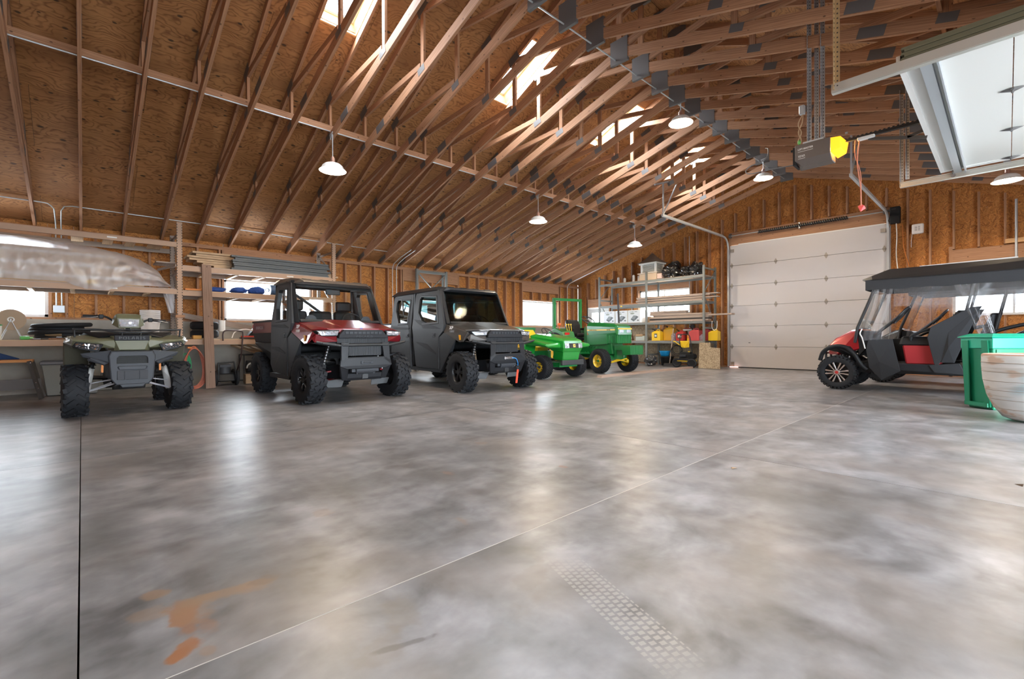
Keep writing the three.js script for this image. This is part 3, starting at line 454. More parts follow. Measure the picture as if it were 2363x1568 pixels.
  obj('lower_intake', [EX([[-0.145, 0.56], [0.145, 0.56], [0.145, 0.45], [-0.145, 0.45]], 0.02, 0.004, 0.495, 0, 0, 0, PI / 2, 0), ...[-0.07, 0.07].map(z => B(0.012, 0.11, 0.012, 0.508, 0.505, z))], std([0.05, 0.052, 0.058], 0.8), t);
  obj('skid_plate', HU(mz([[0.47, 0.385, 0.12], [0.40, 0.34, 0.12], [-0.3, 0.28, 0.15], [-0.3, 0.32, 0.15]]), 0.006), M.plast, t);
  obj('name_bar', RB(0.03, 0.065, 0.335, 0.008, 0.445, 0.955, 0, 0, 0, 0.25), M.plast, t);
  obj('lettering', TX('POLARIS', 0.034, 0.25, 0.464, 0.955, 0, 0, PI / 2, 0), std([0.012, 0.012, 0.013], 0.5), t);
  obj('front_rack', [...[-1, 1].map(s => TU([[-0.25, 1.065, 0.50 * s], [0.20, 1.065, 0.52 * s], [0.27, 1.06, 0.48 * s], [0.30, 1.058, 0.30 * s], [0.36, 1.03, 0.15 * s], [0.37, 1.028, 0]], 0.0105, 8, 30)), rod([0.0, 1.06, -0.5], [0, 1.06, 0.5], 0.009), rod([-0.2, 1.06, -0.5], [-0.2, 1.06, 0.5], 0.009), ...[-1, 1].flatMap(s => [rod([0.2, 1.06, 0.515 * s], [0.18, 0.96, 0.51 * s], 0.010), rod([0.36, 1.03, 0.09 * s], [0.35, 0.97, 0.09 * s], 0.009)])], M.black, t);
  const pod = obj('headlight_pod', HU(mz([[0.02, 1.09, 0.10], [0.00, 1.21, 0.115], [-0.06, 1.255, 0.12], [-0.20, 1.27, 0.08], [-0.22, 1.12, 0.10], [-0.05, 1.13, 0.155], [-0.1, 1.2, 0.15]]), 0.008), OL, t);
  obj('lens', HU(mz([[0.044, 1.102, 0.085], [0.036, 1.197, 0.105], [0.043, 1.102, 0.085]]), 0.001), M.lens, pod); obj('reflector', facets([0.028, 1.15, 0.095], [0.028, 1.15, -0.095], [0.085, 0.085], 0.0, 8, 3), M.refl, pod);
  obj('handlebar', [TU([[-0.24, 1.235, 0.33], [-0.24, 1.235, 0.22], [-0.20, 1.17, 0.13], [-0.18, 1.10, 0.05], [-0.18, 1.10, -0.05], [-0.18, 1.15, -0.13], [-0.20, 1.20, -0.22], [-0.22, 1.195, -0.32]], 0.013, 8, 40), rod([-0.15, 1.12, 0], [-0.08, 0.98, 0], 0.03)], M.black, t);
  for (const [a, b, c] of [[[-0.24, 1.235, 0.29], [-0.27, 1.24, 0.43], 1], [[-0.21, 1.2, -0.27], [-0.25, 1.185, -0.41], -1]]) { const h = obj('hand_grip', rod(a, b, 0.019, 10), M.rubber, t); obj('switch_box', RB(0.06, 0.055, 0.05, 0.01, a[0] + 0.01, a[1], a[2] - 0.03 * c), M.plastD, h); obj('brake_lever', TU([[a[0] + 0.05, a[1] - 0.005, a[2]], [a[0] + 0.075, a[1] - 0.015, a[2] + 0.06 * c], [b[0] + 0.085, b[1] - 0.02, b[2] + 0.02 * c]], 0.006, 6), M.steel, h); }
  obj('seat', HU(mz([[-0.45, 0.98, 0.10], [-0.45, 0.80, 0.16], [-0.70, 0.86, 0.17], [-1.25, 0.96, 0.17], [-1.25, 0.86, 0.18], [-0.75, 0.80, 0.18]]), 0.02), M.plastD, t);
  obj('rear_body', [HU(mz([[-0.85, 0.86, 0.2], [-0.90, 0.84, 0.56], [-1.55, 0.88, 0.54], [-1.60, 0.78, 0.5], [-1.0, 0.78, 0.57], [-1.55, 0.92, 0.2]]), 0.01)], OL, t);
  obj('rear_rack', [rod([-1.0, 0.99, -0.45], [-1.6, 1.0, -0.45], 0.01), rod([-1.0, 0.99, 0.45], [-1.6, 1.0, 0.45], 0.01), ...[0, 1, 2, 3].map(i => rod([-1.0 - i * 0.2, 0.99, -0.45], [-1.0 - i * 0.2, 0.99, 0.45], 0.009)), ...sym(rod([-1.1, 0.99, 0.43], [-1.1, 0.86, 0.43], 0.01))], M.black, t);
  obj('engine', [HU(mz([[-0.1, 0.38, 0.16], [-0.1, 0.75, 0.14], [-1.2, 0.35, 0.2], [-1.2, 0.72, 0.16], [-0.6, 0.3, 0.2]]), 0.02)], M.plastD, t);
  obj('footwell', [...sym(HU([[-0.35, 0.42, 0.2], [-0.85, 0.42, 0.2], [-0.35, 0.45, 0.55], [-0.85, 0.45, 0.55], [-0.85, 0.40, 0.54]], 0.01))], M.plastD, t);
}

// ---------------------------------------------------------------- side-by-side utility vehicles
function sideBySide(label, pos, turn, crew, paint, o) {
  const t = thing('side_by_side', label, 'utility vehicle', pos, turn), DR = phy([0.024, 0.026, 0.030], 0.5, 0, { specularIntensity: 0.6 }), RE = crew ? -2.66 : -1.46, AXR = crew ? -2.92 : -2.08;
  const W = crew ? { accent: null, rim: MW.satin, spoke: MW.satin } : { accent: MW.alloy };
  for (const s of [-1, 1]) { wheel(t, 'mud', 0, 0.35, 0.675 * s, { ...W, steer: o.steer }); wheel(t, 'mud', AXR, 0.35, 0.675 * s, W); }
  obj('chassis', [HU(mz([[0.22, 0.36, 0.30], [0.22, 0.55, 0.33], [-0.4, 0.33, 0.50], [-0.4, 0.5, 0.5]]), 0.01), B(Math.abs(RE) - 0.4, 0.10, 1.30, (RE - 0.45) / 2, 0.37, 0), B(1.1, 0.12, 0.7, RE - 0.55, 0.45, 0)], M.plastD, t);
  // hood and painted front
  const hood = obj('hood', [HU(mz([[0.27, 1.075, 0.28], [0.24, 1.07, 0.50], [-0.42, 1.20, 0.34], [-0.42, 1.175, 0.655], [0.10, 1.06, 0.66], [0.27, 1.02, 0.30], [0.1, 1.02, 0.6], [-0.42, 1.10, 0.66]]), 0.008), HU(mz([[0.20, 1.09, 0.22], [-0.40, 1.225, 0.28], [-0.40, 1.19, 0.34], [0.24, 1.07, 0.26]]), 0.006)], paint, t);
  for (const s of [-1, 1]) {
    const ms = g => s > 0 ? g : flip(g);
    obj('front_fender', [ms(HU([[0.20, 1.03, 0.69], [0.02, 0.865, 0.735], [0.10, 0.875, 0.725], [-0.10, 0.915, 0.74], [-0.46, 1.04, 0.745], [-0.46, 1.175, 0.70], [-0.10, 1.10, 0.69], [0.22, 1.0, 0.62], [-0.46, 1.15, 0.60], [0, 0.88, 0.62]], 0.007)), ms(HU([[0.30, 0.99, 0.40], [0.24, 0.99, 0.66], [0.33, 0.895, 0.40], [0.22, 0.885, 0.67], [0.20, 0.94, 0.70], [0.1, 0.9, 0.60]], 0.007))], paint, t);
    obj('wheel_arch', [ms(HU([[-0.46, 1.03, 0.745], [-0.10, 0.90, 0.74], [-0.36, 0.62, 0.75], [-0.56, 0.36, 0.75], [-0.60, 0.36, 0.745], [-0.60, 0.95, 0.75], [-0.46, 0.95, 0.62], [-0.56, 0.36, 0.60]], 0.007)), ms(HU([[0.30, 0.88, 0.40], [0.22, 0.87, 0.68], [-0.10, 0.90, 0.72], [-0.10, 0.85, 0.50], [0.28, 0.82, 0.42]], 0.006))], DR, t);
    const hl = obj('headlight', ms(HU([[0.315, 1.055, 0.36], [0.245, 1.045, 0.66], [0.19, 1.035, 0.695], [0.318, 0.975, 0.40], [0.26, 0.968, 0.60], [0.15, 0.99, 0.5]], 0.006)), M.plastD, t);
    obj('lens', ms(HU([[0.341, 1.046, 0.375], [0.274, 1.038, 0.655], [0.341, 0.985, 0.40], [0.285, 0.978, 0.60], [0.33, 1.01, 0.39]], 0.001)), M.lens, hl);
    obj('reflector', (crew ? facets([0.326, 1.012, 0.40], [0.300, 1.012, 0.50], [0.05, 0.04], 0.004, 4) : facets([0.328, 1.012, 0.385], [0.268, 1.012, 0.645], [0.062, 0.05], 0.004, 11)).map(ms), M.refl, hl);
    obj('marker_light', ms(HU([[0.00, 0.985, 0.742], [0.05, 0.98, 0.738], [0.02, 0.90, 0.742], [0.055, 0.905, 0.738]], 0.004)), M.amber, t);
    const sh = obj('shock_absorber', [ms(rod([0.0, 0.40, 0.50], [-0.05, 0.84, 0.36], 0.022))], M.steel, t); obj('spring', ms(coil(-0.01, 0.46, 0.48, -0.048, 0.80, 0.372, 0.048, 8, 0.0075)), M.plastD, sh);
    obj('a_arm', [ms(rod([0.14, 0.34, 0.20], [0.0, 0.27, 0.56], 0.018)), ms(rod([-0.2, 0.34, 0.2], [0, 0.27, 0.56], 0.018)), ms(rod([0.1, 0.48, 0.22], [0, 0.42, 0.56], 0.015))], crew ? M.steel : std([0.25, 0.02, 0.025], 0.4), t);
    obj('arm_guard', ms(HU([[0.16, 0.34, 0.22], [0.10, 0.22, 0.24], [0.06, 0.30, 0.56], [0.02, 0.22, 0.55]], 0.008)), std([0.12, 0.125, 0.13], 0.5), t);
  }
  obj('grille', [HU(mz([[0.345, 1.055, 0.30], [0.345, 0.99, 0.36], [0.30, 1.06, 0.30], [0.30, 0.98, 0.36]]), 0.005), HU(mz([[0.36, 0.985, 0.37], [0.365, 0.945, 0.385], [0.30, 0.985, 0.37], [0.30, 0.94, 0.38]]), 0.006)], M.plast, t);
  const gm = part('lower_grille', t); gm.position.set(0.352, 0.905, 0); obj('grille_mesh', mesh6(0.78, 0.07, 30, 4), M.plastG, gm); obj('grille_back', B(0.01, 0.08, 0.80, -0.025, 0, 0), M.black, gm);
  obj('grille_fin', Array.from({ length: 9 }, (_, i) => B(0.01, 0.03, 0.05, 0.352, 1.02, -0.26 + i * 0.065)), M.plastG, t);
  if (!crew) obj('lettering', TX('POLARIS', 0.028, 0.26, 0.372, 0.966, 0, 0, PI / 2, 0), M.plastG, t);
  // bumper
  const bp = part('front_bumper', t), BM = phy([0.013, 0.014, 0.017], 0.42, 0, { specularIntensity: 0.6 });
  obj('bumper_plate', [...sym(HU([[0.41, 0.87, 0.37], [0.41, 0.87, 0.26], [0.43, 0.64, 0.29], [0.43, 0.62, 0.38], [0.39, 0.86, 0.37]], 0.007)), HU(mz([[0.435, 0.65, 0.26], [0.435, 0.54, 0.40], [0.42, 0.66, 0.38], [0.43, 0.50, 0.30], [0.40, 0.64, 0.26]]), 0.008), ...sym(HU([[0.43, 0.56, 0.40], [0.43, 0.54, 0.28], [0.36, 0.34, 0.34], [0.36, 0.34, 0.27], [0.34, 0.4, 0.36]], 0.008)), HU(mz([[0.36, 0.36, 0.30], [0.34, 0.33, 0.28], [0.37, 0.42, 0.26], [0.3, 0.38, 0.28]]), 0.008)], BM, bp);
  obj('bumper_tube', [rod([0.41, 0.84, -0.36], [0.41, 0.84, 0.36], 0.02), ...sym(rods([[0.40, 0.83, 0.36], [0.36, 0.87, 0.62], [0.33, 0.885, 0.69]], 0.02)[0]), ...sym(rods([[0.40, 0.83, 0.36], [0.36, 0.87, 0.62], [0.33, 0.885, 0.69]], 0.02)[1])], M.black, bp);
  obj('fairlead', [RB(0.015, 0.045, 0.19, 0.006, 0.447, 0.585, 0), RB(0.02, 0.02, 0.12, 0.008, 0.452, 0.585, 0)], crew ? M.chrome : M.plastG, bp);
  obj('winch', [C(0.06, 0.06, 0.30, 0.36, 0.47, 0, 'z', 18), B(0.05, 0.05, 0.42, 0.37, 0.47, 0), ...sym(B(0.02, 0.03, 0.02, 0.39, 0.43, 0.13))], M.plastG, bp);
  const um = part('upper_mesh', t); um.position.set(0.40, 0.755, 0); obj('grille_mesh', mesh6(0.50, 0.12, 20, 6), M.plastG, um); obj('grille_back', B(0.008, 0.14, 0.52, -0.03, 0, 0), M.black, um);
  obj('tow_hitch', [B(0.05, 0.06, 0.09, 0.36, 0.375, 0), B(0.02, 0.09, 0.05, 0.37, 0.40, 0.0)], M.black, t);
  if (crew) { obj('winch_rope', TU([[0.455, 0.585, -0.06], [0.47, 0.57, -0.14], [0.46, 0.50, -0.19], [0.44, 0.44, -0.205]], 0.007, 6, 24), std([0.03, 0.25, 0.65], 0.5), t); obj('winch_hook', [TO(0.022, 0.008, 0.44, 0.42, -0.205, 0, PI / 2, 0), B(0.012, 0.03, 0.03, 0.44, 0.39, -0.20)], M.black, t); obj('hook_strap', [HU([[0.44, 0.37, -0.19], [0.44, 0.37, -0.225], [0.445, 0.14, -0.15], [0.445, 0.14, -0.19], [0.436, 0.25, -0.18]], 0.004)], std([0.85, 0.06, 0.02], 0.6), t); }
  // cab
  const cab = part('cab_frame', t), RF = crew ? -2.62 : -1.42;
  pair('pillar', HU([[-0.40, 1.19, 0.66], [-0.46, 1.19, 0.66], [-0.70, 1.84, 0.625], [-0.76, 1.84, 0.625], [-0.43, 1.19, 0.70], [-0.73, 1.84, 0.66]], 0.008), M.plastD, cab); pair('pillar', beam([RF, 0.5, 0.68], [RF + 0.03, 1.84, 0.64], 0.05, 0.06), M.plastD, cab); if (crew) pair('pillar', beam([-1.66, 0.4, 0.70], [-1.66, 1.84, 0.65], 0.05, 0.07), M.plastD, cab);
  obj('rear_wall', [B(0.04, 0.55, 1.34, RF, 0.85, 0), B(0.04, 0.07, 1.3, RF, 1.82, 0)], M.plastD, cab);
  const roof = obj('roof', HU(mz([[-0.60, 1.825, 0.52], [-0.66, 1.80, 0.62], [-0.66, 1.86, 0.56], [-0.85, 1.885, 0.62], [-0.85, 1.83, 0.69], [RF + 0.1, 1.905, 0.62], [RF - 0.06, 1.87, 0.60], [RF - 0.04, 1.83, 0.68]]), 0.012), crew ? std([0.022, 0.024, 0.028], 0.35) : std([0.05, 0.04, 0.034], 0.42), t);
  obj('roof_rib', [-0.42, -0.14, 0.14, 0.42].map(z => HU([[-0.72, 1.885, z - 0.06], [-0.72, 1.885, z + 0.06], [RF + 0.12, 1.915, z - 0.05], [RF + 0.12, 1.915, z + 0.05], [-0.9, 1.86, z]], 0.006)), crew ? M.plastD : std([0.075, 0.055, 0.042], 0.45), roof);
  obj('windshield', HU(mz([[-0.415, 1.20, 0.635], [-0.675, 1.795, 0.605], [-0.42, 1.20, 0.635]])), crew ? M.tint : M.glass, t);
  obj('windshield_trim', [HU(mz([[-0.395, 1.195, 0.64], [-0.41, 1.225, 0.64], [-0.43, 1.195, 0.64]]), 0.006), HU(mz([[-0.665, 1.75, 0.61], [-0.69, 1.81, 0.61], [-0.71, 1.8, 0.61]]), 0.006)], M.plastD, t);
  obj('rear_window', B(0.006, 0.62, 1.24, RF, 1.46, 0), crew ? M.tint : M.glass, t);
  const bend = g => { const p = g.attributes.position; for (let i = 0; i < p.count; i++) { const y = p.getY(i); if (y > 1.12) p.setZ(i, p.getZ(i) - (y - 1.12) * 0.125); } g.computeVertexNormals(); return g; };
  const door = (pts, win, glassPts, hx, s, panel) => {
    const ms = g => s > 0 ? g : flip(g), d = obj('door', ms(bend(EX(pts, 0.055, 0.012, 0, 0, 0.735, 0, 0, 0, [win]))), DR, t);
    obj('door_glass', ms(bend(EX(glassPts, 0.006, 0, 0, 0, 0.735))), crew ? M.tint : M.glass, d);
    obj('window_trim', ms(bend(EX(win.map(p => p), 0.066, 0.004, 0, 0, 0.735, 0, 0, 0, [glassPts]))), M.black, d);
    obj('door_handle', ms(RB(0.11, 0.075, 0.03, 0.01, hx, 0.99, 0.757)), M.black, d); obj('door_latch', ms(B(0.05, 0.03, 0.012, hx + 0.01, 0.99, 0.775)), M.plastG, d);
    obj('door_crease', panel.map(q => ms(HU(q, 0.004))), M.plast, d);
  };
  for (const s of [-1, 1]) {
    if (!crew) door([[-0.63, 0.365], [-0.62, 0.95], [-0.47, 1.06], [-0.45, 1.17], [-0.70, 1.80], [-0.78, 1.845], [-1.28, 1.85], [-1.36, 1.78], [-1.40, 1.20], [-1.42, 0.52], [-1.30, 0.40]], [[-0.62, 1.21], [-0.80, 1.73], [-1.18, 1.76], [-1.24, 1.70], [-1.24, 1.40], [-1.16, 1.20]], [[-0.67, 1.24], [-0.825, 1.70], [-1.17, 1.725], [-1.21, 1.68], [-1.21, 1.42], [-1.14, 1.235]], -0.72, s, [[[-0.70, 0.72, 0.762], [-1.0, 0.80, 0.762], [-1.35, 0.80, 0.762], [-1.35, 0.785, 0.762], [-0.72, 0.70, 0.762]], [[-0.55, 1.10, 0.755], [-0.75, 1.15, 0.755], [-1.36, 1.16, 0.755], [-1.36, 1.14, 0.755], [-0.75, 1.12, 0.755]]]);
    else {
      door([[-0.63, 0.365], [-0.62, 0.95], [-0.47, 1.06], [-0.45, 1.17], [-0.70, 1.80], [-0.78, 1.845], [-1.56, 1.85], [-1.62, 1.78], [-1.64, 1.15], [-1.50, 0.42], [-1.44, 0.37]], [[-0.64, 1.20], [-0.80, 1.72], [-1.38, 1.76], [-1.46, 1.70], [-1.46, 1.42], [-1.24, 1.19]], [[-0.69, 1.23], [-0.83, 1.69], [-1.37, 1.73], [-1.43, 1.68], [-1.43, 1.43], [-1.22, 1.225]], -0.80, s, [[[-0.72, 0.66, 0.762], [-1.05, 0.82, 0.762], [-1.44, 0.86, 0.762], [-1.44, 0.84, 0.762], [-0.74, 0.64, 0.762]], [[-0.55, 1.10, 0.755], [-1.15, 1.14, 0.755], [-1.30, 1.27, 0.75], [-1.58, 1.30, 0.74], [-1.2, 1.12, 0.755]]]);
      door([[-1.68, 0.365], [-1.72, 0.95], [-1.70, 1.80], [-1.78, 1.85], [-2.48, 1.85], [-2.56, 1.78], [-2.60, 1.20], [-2.56, 0.60], [-2.40, 0.42]], [[-1.84, 1.22], [-1.80, 1.70], [-2.36, 1.76], [-2.44, 1.68], [-2.44, 1.50], [-2.26, 1.21]], [[-1.86, 1.25], [-1.83, 1.68], [-2.35, 1.73], [-2.41, 1.67], [-2.41, 1.51], [-2.24, 1.245]], -1.82, s, [[[-1.76, 1.14, 0.755], [-2.5, 1.16, 0.755], [-2.5, 1.13, 0.755], [-1.78, 1.11, 0.755]]]);
      obj('window_bar', s > 0 ? B(0.02, 0.5, 0.02, -2.12, 1.47, 0.695, 0.125, 0, 0) : B(0.02, 0.5, 0.02, -2.12, 1.47, -0.695, -0.125, 0, 0), M.black, t);
    }
    obj('rocker_panel', s > 0 ? B(-RE - 0.55, 0.07, 0.05, (RE - 0.65) / 2, 0.345, 0.72) : B(-RE - 0.55, 0.07, 0.05, (RE - 0.65) / 2, 0.345, -0.72), DR, t);
  }
  // cargo box
  const bx = part('cargo_box', t), x0 = RE - 0.02, x1 = RE - 1.10;
  obj('box_lower', HU(mz([[x0, 0.84, 0.66], [x1 + 0.03, 0.86, 0.66], [x0, 1.04, 0.70], [x1, 1.04, 0.70]]), 0.015), M.plast, bx);
  obj('box_side', [...sym(HU([[x0, 1.04, 0.71], [x1, 1.04, 0.71], [x0, 1.225, 0.70], [x1 + 0.02, 1.225, 0.70], [x0, 1.13, 0.66], [x1 + 0.02, 1.13, 0.66]], 0.01)), HU(mz([[x1, 1.04, 0.7], [x1, 1.22, 0.69], [x1 + 0.05, 1.22, 0.69]]), 0.01)], paint, bx); obj('box_rail', [...sym(B(1.08, 0.03, 0.06, (x0 + x1) / 2, 1.235, 0.695)), B(0.06, 0.03, 1.4, x0, 1.235, 0)], M.plastD, bx);
  obj('tail_light', sym(B(0.05, 0.14, 0.05, x1 + 0.01, 1.12, 0.69)), std([0.6, 0.02, 0.02], 0.3), bx);
  pair('rear_fender', HU([[x0, 0.86, 0.70], [x1 + 0.1, 0.86, 0.70], [x0 - 0.05, 0.7, 0.70], [x0, 0.5, 0.66], [x0, 0.86, 0.5], [x1 + 0.1, 0.9, 0.5]], 0.01), M.plastD, t);
  const lt = std([0.72, 0.72, 0.74], 0.3), ldk = std([0.15, 0.15, 0.16], 0.4);
  obj('model_lettering', [TX('XP', 0.055, 0.12, -0.24, 1.115, 0.735, -0.18, 0, 0, 0.003)], lt, t); obj('model_number', [TX('1000', 0.04, 0.15, -0.20, 1.05, 0.752, -0.12, 0, 0, 0.003)], crew ? ldk : lt, t); obj('box_lettering', TX('RANGER', 0.055, 0.42, (x0 + x1) / 2 - 0.1, 1.13, 0.722, -0.05, 0, 0, 0.003), crew ? ldk : std([0.28, 0.2, 0.2], 0.4), t);
  obj('hood_badge', SP(0.018, 0.008, 0.026, 0.262, 1.083, 0), crew ? M.chrome : std([0.05, 0.1, 0.45], 0.3), t);
  // interior
  const rows = crew ? [-1.05, -2.05] : [-0.98];
  for (const x of rows) {
    const st = part('seat', t); obj('seat_base', RB(0.46, 0.14, 1.24, 0.05, x, 0.78, 0), M.plastD, st); obj('seat_back', [...[-0.42, 0.0, 0.42].map(z => RB(0.12, 0.56, 0.38, 0.05, x - 0.26, 1.13, z, 0, 0, 0.15))], M.plastD, st); obj('headrest', [...[-0.42, 0.42].map(z => RB(0.09, 0.18, 0.28, 0.04, x - 0.32, 1.50, z)), ...[-0.42, 0.42].map(z => RB(0.02, 0.12, 0.1, 0.008, x - 0.31, 1.40, z))], M.plastD, st);
  }
  obj('dashboard', HU(mz([[-0.47, 1.16, 0.62], [-0.70, 1.12, 0.62], [-0.72, 0.95, 0.62], [-0.45, 0.9, 0.62]]), 0.01), M.plastD, t); obj('dash_lettering', TX('POLARIS', 0.03, 0.25, -0.462, 1.215, 0.12, 0, PI / 2, 0), M.plastG, t);
  obj('speaker', sym(C(0.09, 0.09, 0.03, -0.5, 1.215, 0.45, 'x', 18)), M.plastG, t);
  const sw = part('steering_wheel', t); sw.position.set(-0.80, 1.22, -0.36); sw.rotation.z = -1.05; obj('wheel_ring', [TO(0.17, 0.014, 0, 0, 0, PI / 2, 0, 0)], M.black, sw); obj('wheel_spoke', [B(0.32, 0.015, 0.03, 0, 0, 0), B(0.03, 0.015, 0.17, 0, 0, 0.08), C(0.05, 0.05, 0.03, 0, 0, 0)], M.plastD, sw);
  obj('roll_cage', [...sym(rods([[RF + 0.12, 0.6, 0.60], [RF + 0.12, 1.80, 0.58], [-0.76, 1.79, 0.56]], 0.024)[0]), ...sym(rods([[RF + 0.12, 0.6, 0.60], [RF + 0.12, 1.80, 0.58], [-0.76, 1.79, 0.56]], 0.024)[1]), rod([RF + 0.12, 1.0, -0.58], [RF + 0.12, 1.78, 0.55], 0.022)], M.black, t);
  obj('mirror', [RB(0.03, 0.09, 0.24, 0.015, -0.74, 1.70, 0)], M.black, t); obj('grab_bar', [rod([-0.56, 1.17, 0.20], [-0.56, 1.17, 0.52], 0.014), rod([-0.56, 1.17, 0.20], [-0.52, 1.08, 0.20], 0.014)], M.black, t);
  return t;
}
sideBySide('dark red two-seat side-by-side utility vehicle with enclosed cab and front bumper', [-6.86, 0, -3.055], 0.02, false, phy([0.17, 0.005, 0.011], 0.30, 0.25, { clearcoat: 0.6, clearcoatRoughness: 0.10 }), { steer: 0.05 });
sideBySide('dark grey four-door side-by-side utility vehicle with blue winch rope and red strap', [-6.345, 0, -5.445], -0.052, true, phy([0.105, 0.098, 0.092], 0.32, 0.55, { clearcoat: 0.8, clearcoatRoughness: 0.1 }), { steer: -0.03 });

// ---------------------------------------------------------------- green utility cart with yellow seats
{
  const t = thing('utility_cart', 'small bright green utility cart with yellow seats and yellow wheel rims', 'utility cart', [-7.07, 0, -8.06], -0.03);
  for (const s of [-1, 1]) { wheel(t, 'turf', 0, 0.275, 0.57 * s, { steer: 0.12 }); wheel(t, 'turf', -1.75, 0.275, 0.57 * s); }
  const G = M.gatorG;
  obj('hood', [HU(mz([[0.42, 0.85, 0.29], [0.435, 0.70, 0.30], [0.40, 0.62, 0.28], [0.30, 0.90, 0.26], [-0.45, 1.00, 0.28], [-0.5, 0.96, 0.42], [-0.1, 0.86, 0.34], [0.1, 0.65, 0.30]]), 0.02), HU(mz([[0.40, 0.65, 0.27], [0.36, 0.42, 0.25], [0.10, 0.45, 0.25], [0.10, 0.65, 0.27]]), 0.015)], G, t);
  obj('hood_ridge', [0.60, 0.56, 0.52, 0.48].map(y => B(0.012, 0.012, 0.48, 0.395 - (0.65 - y) * 0.16, y, 0)), M.deereG, t);
  for (const s of [-1, 1]) { const ms = g => s > 0 ? g : flip(g); obj('fender', [ms(HU([[0.32, 0.79, 0.32], [0.30, 0.76, 0.72], [-0.10, 0.84, 0.72], [-0.45, 0.80, 0.70], [-0.50, 0.92, 0.40], [0.32, 0.74, 0.70], [0.1, 0.82, 0.3], [0.34, 0.72, 0.32]], 0.025)), ms(HU([[-0.36, 0.80, 0.70], [-0.50, 0.45, 0.70], [-0.62, 0.38, 0.66], [-0.5, 0.85, 0.66], [-0.5, 0.45, 0.35], [-0.40, 0.8, 0.35]], 0.02))], G, t); const h = obj('headlight', ms(HU([[0.46, 0.80, 0.17], [0.455, 0.80, 0.285], [0.472, 0.70, 0.17], [0.465, 0.70, 0.28], [0.40, 0.74, 0.23]], 0.006)), M.chrome, t); obj('lens', ms(HU([[0.470, 0.795, 0.18], [0.466, 0.795, 0.28], [0.482, 0.705, 0.18], [0.475, 0.705, 0.275]], 0.002)), M.lens, h); }
  obj('nose_panel', HU(mz([[0.464, 0.80, 0.15], [0.476, 0.70, 0.15], [0.42, 0.74, 0.15]]), 0.004), std([0.03, 0.03, 0.03], 0.5), t);
  obj('nose_emblem', [B(0.004, 0.07, 0.075, 0.477, 0.75, 0, 0, 0, 0.1), ], M.deereY, t); obj('emblem_deer', [EX([[-0.024, -0.012], [-0.012, 0.0], [0.006, 0.004], [0.016, 0.022], [0.024, 0.012], [0.014, 0.0], [0.024, -0.016], [0.008, -0.008], [-0.006, -0.01]], 0.004, 0, 0.481, 0.75, 0, 0, PI / 2, 0)], std([0.02, 0.06, 0.02], 0.5), t);
  obj('bumper', RB(0.06, 0.11, 0.72, 0.012, 0.42, 0.375, 0), std([0.045, 0.047, 0.05], 0.5), t);
  obj('chassis', [B(2.2, 0.1, 0.6, -0.8, 0.32, 0), rod([0, 0.28, -0.5], [0, 0.28, 0.5], 0.03)], M.deereGd, t);
  obj('floor_pan', B(0.75, 0.04, 1.1, -0.75, 0.40, 0), M.dark, t);
  for (const z of [-0.30, 0.30]) { const s = part('seat', t); obj('seat_back', [HU([[-1.20, 0.72, z - 0.22], [-1.20, 0.72, z + 0.22], [-1.32, 1.10, z - 0.15], [-1.32, 1.10, z + 0.15], [-1.28, 0.95, z - 0.24], [-1.28, 0.95, z + 0.24], [-1.36, 0.75, z - 0.2], [-1.36, 0.75, z + 0.2]], 0.03)], M.deereY, s); obj('seat_base', HU([[-0.80, 0.70, z - 0.2], [-0.80, 0.70, z + 0.2], [-1.25, 0.68, z - 0.22], [-1.25, 0.68, z + 0.22], [-0.85, 0.60, z - 0.18], [-0.85, 0.60, z + 0.18], [-1.25, 0.58, z - 0.2], [-1.25, 0.58, z + 0.2]], 0.025), M.deereY, s); }
  obj('seat_pedestal', B(0.5, 0.25, 1.15, -1.05, 0.48, 0), M.deereGd, t);
  const sw = part('steering_wheel', t); sw.position.set(-0.62, 1.05, -0.28); sw.rotation.z = -0.75; obj('wheel_ring', TO(0.17, 0.014, 0, 0, 0, PI / 2, 0, 0), M.black, sw); obj('wheel_spoke', [B(0.32, 0.012, 0.03, 0, 0, 0), B(0.03, 0.012, 0.16, 0, 0, 0.08)], M.black, sw); obj('steering_column', rod([-0.62, 1.05, -0.28], [-0.35, 0.75, -0.28], 0.02), M.black, t);
  const b = part('cargo_box', t); obj('box_wall', [B(1.1, 0.30, 0.03, -2.0, 0.98, 0.62), B(1.1, 0.30, 0.03, -2.0, 0.98, -0.62), B(0.03, 0.36, 1.26, -1.45, 1.0, 0), B(0.03, 0.3, 1.26, -2.55, 0.98, 0)], M.deereG, b); obj('box_floor', B(1.1, 0.03, 1.24, -2.0, 0.84, 0), M.deereGd, b); obj('box_rail', [...[[0.63, 1], [-0.63, 1]].map(([z]) => B(1.12, 0.03, 0.05, -2.0, 1.14, z)), B(0.05, 0.03, 1.3, -1.45, 1.18, 0)], M.deereG, b); obj('hazard_sticker', B(0.003, 0.03, 0.12, -1.433, 1.10, 0.4), M.yellow, b);
  obj('side_grip', sym(B(0.06, 0.22, 0.03, -1.05, 0.75, 0.56)), M.yellow, t);
}
